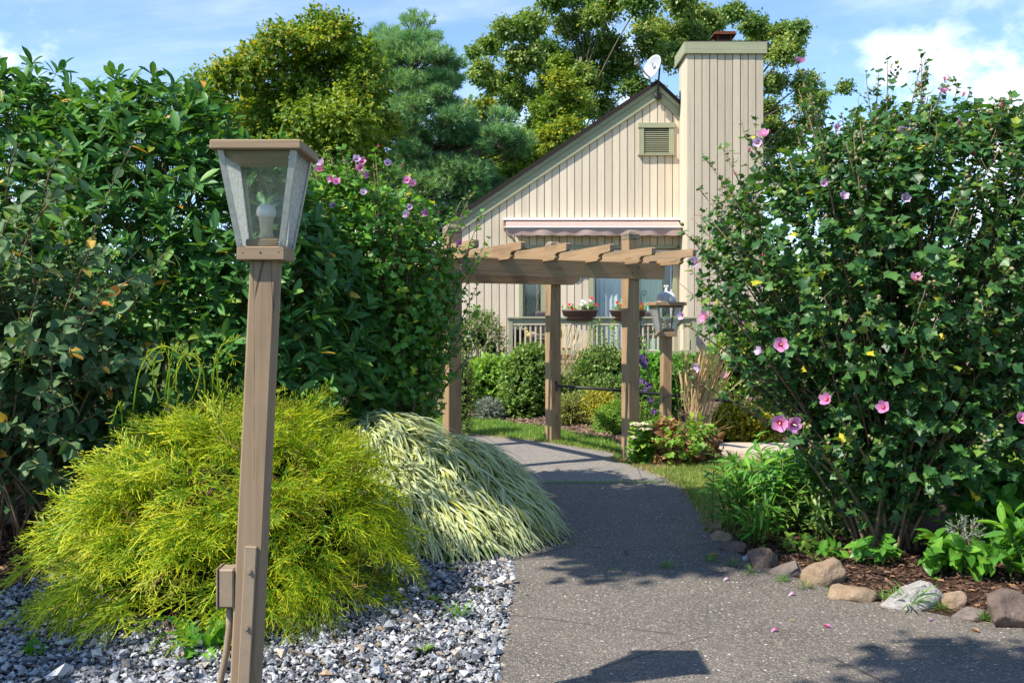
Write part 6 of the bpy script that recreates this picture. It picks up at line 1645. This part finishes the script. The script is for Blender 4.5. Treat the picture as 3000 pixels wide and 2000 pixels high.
OB = pc([(1920, 40, 60), (1980, 20, 60), (2040, 10, 60), (2100, 30, 65), (2130, 70, 40), (1950, 110, 70), (2030, 90, 70), (2210, 70, 50), (2260, 60, 50), (2310, 80, 45), (2350, 90, 40), (2250, 110, 60), (2320, 110, 40), (2280, 160, 45), (2330, 160, 35), (2260, 200, 45), (2250, 260, 50), (2280, 300, 50), (2330, 270, 45), (2390, 270, 45), (2430, 290, 25), (2350, 320, 55), (2280, 370, 50), (2380, 350, 40), (2260, 430, 50), (2320, 410, 50), (1960, 200, 60), (1900, 150, 60), (1930, 260, 60), (2090, 110, 60), (2100, 200, 70), (2150, 300, 70), (2200, 500, 60), (2280, 500, 50)], 43, 2.2, 0.72)
tree("oak_tree", "oak with open airy limbs behind the chimney", (9.2, 43.5, 0), (9.0, 43, 13.0), .36, OB, 11000, 6, .36, .143, 'oak', T_TREE, .75, 30)
YT = pc([(1640, 170, 30), (1640, 250, 40), (1610, 330, 45), (1680, 300, 40), (1560, 480, 45), (1500, 520, 50), (1460, 560, 55), (1600, 430, 50), (1530, 600, 60), (1420, 620, 50), (1660, 400, 45), (1400, 560, 30)], 38, 1.2, 1.0)
tree("young_tree", "yellow-green young tree between the pine and the long roof", (0.9, 38, 0), (1.4, 38, 9.5), .14, YT, 3000, 6, .30, .14, 'maple', T_TREE, .9, 12)
BT = pc([(1390, 340, 40), (1440, 330, 35), (1420, 400, 45), (1510, 430, 55), (1560, 400, 40), (1480, 470, 60), (1390, 470, 50), (1440, 540, 60), (1540, 520, 60), (1380, 560, 60)], 47, 1.2, 1.0)
tree("background_tree", "small yellow-green tree filling the gap behind the pine", (-0.7, 47, 0), (-0.6, 47, 9.0), .16, BT, 3200, 6, .34, .16, 'maple', T_TREE, .9, 10)
# pine with plumed branches
PC = [(1110, 130, 60), (1075, 160, 50), (1055, 215, 40), (1150, 110, 50), (1200, 110, 55), (1240, 120, 40), (1270, 170, 45), (1300, 200, 35), (1130, 200, 80), (1210, 190, 75), (1280, 250, 50), (1320, 240, 25), (1090, 280, 70), (1160, 280, 80), (1240, 280, 70), (1100, 370, 80), (1190, 370, 80), (1270, 340, 60), (1310, 300, 30), (1230, 440, 80), (1310, 420, 70), (1370, 400, 60), (1420, 380, 55), (1460, 400, 45), (1490, 430, 30), (1440, 450, 55), (1380, 470, 70), (1290, 500, 80), (1180, 480, 80), (1090, 460, 70), (1220, 560, 90), (1330, 560, 80), (1420, 520, 60), (1130, 560, 80), (1270, 630, 90), (1390, 620, 70), (1150, 640, 80), (1060, 540, 60), (1040, 380, 40)]
pb = np.array([W(1225, 932, 36)[0], 36.3, 0])
pine = thing("pine_tree", "blue-green pine with feathery plumes between maple and oak", "tree", tuple(pb))
ptk = bez(pb, pb + np.array([.1, 0, 6]), pb + np.array([-.3, 0, 11.3]), 12)
g = Geo(); g.tube(ptk, np.linspace(.28, .04, 12), 10); g.build("trunk", M['bark'], pine, True)
PC = [(x + random.gauss(0, r_ * .55), y + random.gauss(0, r_ * .45), r_ * random.uniform(.45, .8)) for (x, y, r_) in PC for _ in range(4)]
Cn = np.array(pc(PC, 36, 1.8, 1.0)); PP, DD, kk = [], [], []
for i, c in enumerate(Cn):
    z = np.clip(c[2] - abs(c[0] - pb[0]) * .35, 1.0, 10.8); s = np.array([np.interp(z, ptk[:, 2], ptk[:, j]) for j in range(3)])
    pts = bez(s, (s + c[:3]) / 2 - UP * .1, c[:3], 8); g = Geo(); g.tube(pts, np.linspace(.075, .02, 8), 5); g.build("limb", M['bark'], pine, True)
    out = unit((c[:3] - s)[None])[0]; m_ = int(210 * (c[3] / .8) ** 1.5) + 30
    v = rvec(m_) * np.array([1.2, 1.2, .6]) * (rng.random((m_, 1)) ** .45); q = c[:3] + v * c[3] * 1.05
    PP.append(q); DD.append(unit(v * .8 + out * .5 + UP * .55 + rng.normal(0, .25, (m_, 3)))); kk.append(np.full(m_, rng.uniform(0, .45)))
PP, DD, kk = np.concatenate(PP), np.concatenate(DD), np.concatenate(kk)
g = Geo(); g.inst(T_NEEDLE, frames(DD, rvec(len(PP)), rng.uniform(.26, .40, len(PP))), PP, np.clip(kk + rng.random(len(PP)) * .5, 0, .99)); g.build("crown", M['pine'], pine, False, "stuff")
g = Geo(); sticks(g, PP[::4] - DD[::4] * .3, DD[::4], .35, .012); g.build("branch", M['bark'], pine, False, "stuff")

# unseen shade tree outside the frame; leaf clusters set by where their shade falls
def out_of_frame(p, m):
    y = max(p[1], .2); return abs(p[0]) / y > .60 + m / y or (p[2] - EYE) / y > .345 + m / y or p[1] < -.5
ST = []
while len(ST) < 27:
    h = rng.uniform(4.9, 8.2); gx, gz = rng.uniform(0.55, 1.25), rng.uniform(5.7, 8.3)
    k = 1 / math.tan(SUN_EL); c = np.array([gx - h * k * math.cos(SUN_B), gz - h * k * math.sin(SUN_B), h])
    if gz < 6.2 and gx > 0.6: continue
    if out_of_frame(c, .75): ST.append((*c, rng.uniform(.35, .58)))
for _ in range(6):  # clusters added to throw shade on the far side of the gravel
    h = rng.uniform(4.4, 6); gx, gz = rng.uniform(-3.2, -1.7), rng.uniform(4.0, 5.4); k = 1 / math.tan(SUN_EL); ST.append((gx - h * k * math.cos(SUN_B), gz - h * k * math.sin(SUN_B), h, rng.uniform(.25, .45)))
for _ in range(9):   # clusters added to dapple the near end of the path with shade
    h = rng.uniform(4.6, 6); gx, gz = rng.uniform(1.5, 3.4), rng.uniform(3.4, 4.5); k = 1 / math.tan(SUN_EL); ST.append((gx - h * k * math.cos(SUN_B), gz - h * k * math.sin(SUN_B), h, rng.uniform(.25, .45)))
tree("shade_tree", "unseen tree outside the frame, its crown shaped to shade the path", (-7.0, 3.2, 0), (-5.4, 3.2, 6.6), .22, ST, 2900, 6, .26, .13, 'maple', T_TREE, .7, 7)

# far wood along the horizon
g = Geo(); N = 26000
A = rng.uniform(-1.2, 1.2, N); Rr = rng.uniform(62, 85, N); hgt = 6.2 + 1.6 * np.sin(A * 23) + 1.2 * np.sin(A * 57 + 1)
P = np.stack([np.sin(A) * Rr, np.cos(A) * Rr, rng.random(N) ** .8 * hgt], 1)
scatter(g, T_TREE, frames(rvec(N), UP + rng.normal(0, .5, (N, 3)), rng.uniform(.6, 1.1, N)), P); wo = g.build("far_woods", M['mid'], None, True, "stuff")
tag(wo, "low line of far woods along the horizon behind the gardens", "woods")
# ------------------------------------------------------------------ rocks edging the bed
def rock(label, x, y, wpx, hpx, mat, seed, flat=1.0, tilt=0.0, block=0.0):
    b = G(x, y); s = b[1] / FPX; rx, rz = wpx * s / 2, hpx * s
    r = random.Random(seed)
    bm = bmesh.new(); bmesh.ops.create_icosphere(bm, subdivisions=4, radius=1)
    planes = [(Vector((r.gauss(0, 1), r.gauss(0, 1), r.gauss(0.25, .8))).normalized(), r.uniform(.5, .82)) for _ in range(11)]
    off = Vector((r.uniform(-9, 9), r.uniform(-9, 9), 0))
    for v in bm.verts:
        p = v.co.copy()
        if block: p = Vector([math.copysign(abs(c) ** (1 - block), c) for c in p]) * .85
        for n_, d_ in planes:
            e = p.dot(n_) - d_
            if e > 0: p -= n_ * e * .97
        p += v.co * (mnoise.noise(p * 1.7 + off) * .16 + mnoise.noise(p * 5 + off) * .05)
        p = Matrix.Rotation(tilt, 3, 'Y') @ p
        v.co = Vector((p.x * rx * 1.25, p.y * rx * .85 * flat, p.z * rz * .66))
    me = bpy.data.meshes.new("rock"); bm.to_mesh(me); bm.free()
    for f in me.polygons: f.use_smooth = True
    me.materials.append(M[mat]); o = bpy.data.objects.new("rock", me); col.objects.link(o)
    o.location = (b[0], b[1] + rx * .35, rz * .30); tag(o, label, "rock", "rocks edging the bed"); return o
rock("small sandy rock at the path corner of the bed", 2120, 1592, 62, 42, 'rock_tan', 1)
rock("flat pale rock half under the willow-leaved shoots", 2100, 1556, 50, 30, 'rock_tan', 2)
rock("dark reddish-brown squarish rock at the path corner", 2155, 1622, 78, 44, 'rock_brown', 3, 1, 0, .3)
rock("pale blue-grey stone wedged beside the lichened brown rock", 2198, 1650, 52, 36, 'rock_blue', 4)
rock("lichen-spotted purple-brown rock leaning on its neighbour", 2245, 1672, 100, 82, 'rock_brown', 5, .9, -.3, .25)
rock("rounded grey-brown rock between lichened and tan rocks", 2318, 1692, 104, 48, 'rock_grey', 6)
rock("tall wedge-shaped tan rock pointing up out of the bed", 2425, 1722, 125, 105, 'rock_tan', 7, .8, .5, .2)
rock("flat-topped tan block beside the asphalt", 2512, 1772, 132, 66, 'rock_tan', 8, .9, 0, .5)
rock("large rounded white granite rock", 2695, 1788, 190, 88, 'rock_white', 9)
rock("small upright tan rock next to the white granite", 2802, 1788, 76, 62, 'rock_tan', 10, 1, .3)
rock("flat weathered grey-brown slab rock at the asphalt edge", 2848, 1822, 92, 50, 'rock_grey', 11, 1, .1, .2)
rock("big dark brown boulder at the end of the rock edging", 2985, 1850, 190, 135, 'rock_brown', 12, 1, -.2, .2)
rock("small pale stone in the grass below the sedum", 1885, 1366, 30, 14, 'rock_tan', 13)
rock("flat grey stone in the grass under the withered perennial", 1932, 1369, 34, 11, 'rock_grey', 14)
rock("mossy rock in the shade under the viburnum", 45, 1540, 80, 45, 'rock_grey', 15)
# concrete landing beyond the verge
cl = [G(2078, 1336)[:2], G(2300, 1362)[:2], (4.4, 9.9), (4.6, 11.3), (2.6, 11.5)]
sheet("concrete_path", [(2.05, 10.75), (3.0, 10.15), (4.6, 9.7), (4.8, 11.0), (3.1, 11.2), (2.4, 11.25)], 0.10, M['concrete'], 0.1)

# ------------------------------------------------------------------ gravel stones
def crushed(seed):
    r = random.Random(seed); V = [(1, 0, 0), (-1, 0, 0), (0, .8, 0), (0, -.8, 0), (.1, .1, .62), (-.1, 0, -.5)]
    V = [tuple(c + r.uniform(-.32, .32) for c in v) for v in V]
    return Tpl(V, [[0, 2, 4], [2, 1, 4], [1, 3, 4], [3, 0, 4], [2, 0, 5], [1, 2, 5], [3, 1, 5], [0, 3, 5]])
T_ST = [crushed(k) for k in range(9)]
GPOLY = [(-0.10, 3.75), (-0.05, 4.1), (-0.02, 4.75), (0.01, 5.4), (0.01, 6.35), (-0.6, 6.6), (-1.2, 6.2), (-2.2, 6.1), (-2.7, 5.7), (-2.9, 4.6), (-2.2, 3.75)]
P = in_area(37000, (-3.0, .05, 3.75, 6.7), GPOLY); N = len(P)
s = rng.lognormal(math.log(.0112), .40, N); P[:, 2] = .016 + s * .35 + np.where(rng.random(N) < .35, s * .7, 0)
q = unit(np.stack([rng.normal(0, .35, N), rng.normal(0, .35, N), np.ones(N)], 1))
sp_ = rng.integers(0, N, 260); P[sp_, 0] += np.abs(rng.normal(0, .07, 260)) * (P[sp_, 0] > -.25); 
g = Geo(); scatter(g, T_ST, frames(unit(np.stack([rng.normal(size=N), rng.normal(size=N), rng.normal(0, .25, N)], 1)), q, s), P)
go = g.build("gravel", M['stone'], None, False, "stuff"); tag(go, "loose blue-grey and white crushed stone gravel beside the path", "gravel")

n_ = 900; e_ = np.array([p for p in EDGE_R if 4.7 < p[1] < 9.5]); b_ = e_[rng.integers(0, len(e_), n_)]
P = np.concatenate([b_ + np.stack([-np.abs(rng.normal(0, .11, n_)) + .03, rng.normal(0, .04, n_)], 1), np.full((n_, 1), .026)], 1)
g = Geo(); Td = [Tpl([(-.12, 0, 0), (.12, 0, 0), (.1, 1, .06), (-.1, 1, .04)], [[0, 1, 2, 3]])]
scatter(g, Td, frames(np.stack([rng.normal(size=n_), rng.normal(size=n_), rng.normal(0, .1, n_)], 1), np.tile(UP, (n_, 1)), rng.uniform(.006, .022, n_)), P)
lo = g.build("litter", M['chip_dry'], None, False, "stuff"); tag(lo, "crumbs of bark and dry leaf along the path's rock edge", "litter")
# ------------------------------------------------------------------ mulch chips, lawn blades, litter
T_CHIP = [Tpl([(-.2, 0, 0), (.2, .05, .05), (.12, 1, .12), (-.15, .9, .02), (0, .5, .18)], [[0, 1, 4], [1, 2, 4], [2, 3, 4], [3, 0, 4]])]
def chips(poly, box, n_, mat, name, label, size=.03):
    P = in_area(n_, box, poly); N = len(P); P[:, 2] = .018 + rng.random(N) * .012; d = np.stack([rng.normal(size=N), rng.normal(size=N), rng.normal(0, .2, N)], 1)
    g = Geo(); scatter(g, T_CHIP, frames(d, UP + rng.normal(0, .3, (N, 3)), size * rng.uniform(.5, 1.5, N)), P); o = g.build(name, M[mat], None, False, "stuff"); tag(o, label, "mulch")
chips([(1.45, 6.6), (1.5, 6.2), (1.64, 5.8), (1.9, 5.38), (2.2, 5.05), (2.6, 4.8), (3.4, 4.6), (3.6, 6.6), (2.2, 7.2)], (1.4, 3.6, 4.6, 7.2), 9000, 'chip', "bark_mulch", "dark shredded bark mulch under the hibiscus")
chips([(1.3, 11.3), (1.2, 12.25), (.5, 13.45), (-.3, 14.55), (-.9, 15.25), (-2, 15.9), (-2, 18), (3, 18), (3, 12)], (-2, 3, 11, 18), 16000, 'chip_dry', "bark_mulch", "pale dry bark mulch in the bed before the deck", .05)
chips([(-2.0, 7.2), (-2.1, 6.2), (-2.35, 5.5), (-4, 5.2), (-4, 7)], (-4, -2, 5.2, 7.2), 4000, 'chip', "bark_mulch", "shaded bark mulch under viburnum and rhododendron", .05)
T_LB = [Tpl([(-.05, 0, 0), (.05, 0, 0), (.038, .6, -b_ * .4), (-.038, .6, -b_ * .4), (0, 1, -b_)], [[0, 1, 2, 3], [3, 2, 4]], [(0, 0, 0)] * 5) for b_ in (.3, .7)]
def turf(poly, box, n_, mat, label, h):
    P = in_area(n_, box, poly); N = len(P); P[:, 2] = .01
    d = np.stack([rng.normal(0, .45, N), rng.normal(0, .45, N), np.ones(N)], 1); g = Geo()
    scatter(g, T_LB, frames(d, rvec(N), h * rng.uniform(.5, 1.3, N)), P); o = g.build("grass", M[mat], None, False, "stuff"); tag(o, label, "grass")
turf(LAWN_FAR, (-3, 1.3, 11, 17), 90000, 'lawn', "mown green lawn strip beyond the path", .055)
turf(VERGE, (1.0, 3.4, 6.7, 11), 34000, 'dry_lawn', "patchy half-dry grass verge between path and concrete landing", .042)
turf([(1.4, 7.6), (1.75, 7.3), (2.4, 8.0), (3.4, 9.2), (3.2, 10.2), (2.2, 10.3), (1.35, 9.7), (1.5, 8.5)], (1.3, 3.4, 7.2, 10.4), 24000, 'lawn', "greener grass of the verge behind the willow-leaved plants", .05)
turf([(.02, 8.9), (1.44, 8.9), (1.44, 9.02), (.02, 9.02)], (0, 1.45, 8.88, 9.03), 1100, 'lawn', "thin line of grass growing in the asphalt seam", .035)
turf([(-.6, 12.6), (.45, 11.75), (1.1, 10.85), (1.2, 11.0), (.55, 12.0), (-.5, 12.85)], (-.7, 1.3, 10.8, 12.9), 9000, 'dry_lawn', "straw-coloured grass fringe along the far path edge", .04)
turf([(-2.6, 10.5), (-8, 9), (-8, 14), (-3, 13)], (-8, -2, 9, 14), 16000, 'lawn', "sunlit lawn glimpsed under the rhododendron", .06)
petal = leaf_tpl(.45, 4, .5, .3)
for (x_, y_, L_, m_, lab, cat) in ((2052, 1571, .05, 'petal_pale', "pale dropped hibiscus bloom on asphalt by the path corner", "petal"), (2332, 1738, .05, 'petal_pale', "lilac dropped bloom on asphalt below the grey-brown rock", "petal"), (2410, 1833, .055, 'petal', "pink dropped bloom in the sunny middle of the path", "petal"), (2280, 1842, .045, 'petal', "small pink petal on the sunlit path", "petal"), (2138, 1694, .045, 'petal_pale', "faded petal beside the asphalt crack", "petal"), (2075, 1630, .08, 'brown', "curled brown leaf on the path near the dark square rock", "leaf"), (2720, 1815, .04, 'petal_pale', "withered petal under the white granite rock", "petal"), (1668, 1590, .06, 'tan', "dry tan leaf on asphalt beside the striped grass", "leaf"), (1980, 1522, .05, 'brown', "rusty leaf on the path near the verge", "leaf"), (2870, 1850, .05, 'brown', "dry leaf on asphalt by the boulder", "leaf"), (2312, 1815, .02, 'yellow', "tiny yellow leaf in the middle of the path", "leaf"), (2690, 1862, .02, 'yellow', "tiny yellow leaf on the shaded asphalt", "leaf"), (1560, 1500, .04, 'brown', "small brown leaf on the path beside striped grass tips", "leaf")):
    p = G(x_, y_, .03); g = Geo(); g.inst(petal, frames(np.array([[random.uniform(-1, 1), random.uniform(-.4, .4), .05]]), UP[None], np.array([L_])), p[None], np.array([.5]))
    o = g.build("fallen_" + cat, M[m_], None, True, None, p); tag(o, lab, cat, "litter on the path")
for (x0, y0, x1, y1, lab_) in ((845, 1905, 925, 1925, "pale dead twig on gravel beside the lantern post"), (1165, 1818, 1225, 1822, "dark dead twig on gravel near the narrow grass tuft"), (1310, 1785, 1350, 1790, "thin straw-like twig on gravel beyond the grass tuft")):
    a, b = G(x0, y0, .035), G(x1, y1, .035); g = Geo(); g.tube(bez(a, (a + b) / 2 + UP * .01, b, 6), .006, 5); o = g.build("stick", M['bark'], None, True, None, a); tag(o, lab_, "stick", "twigs on the gravel")
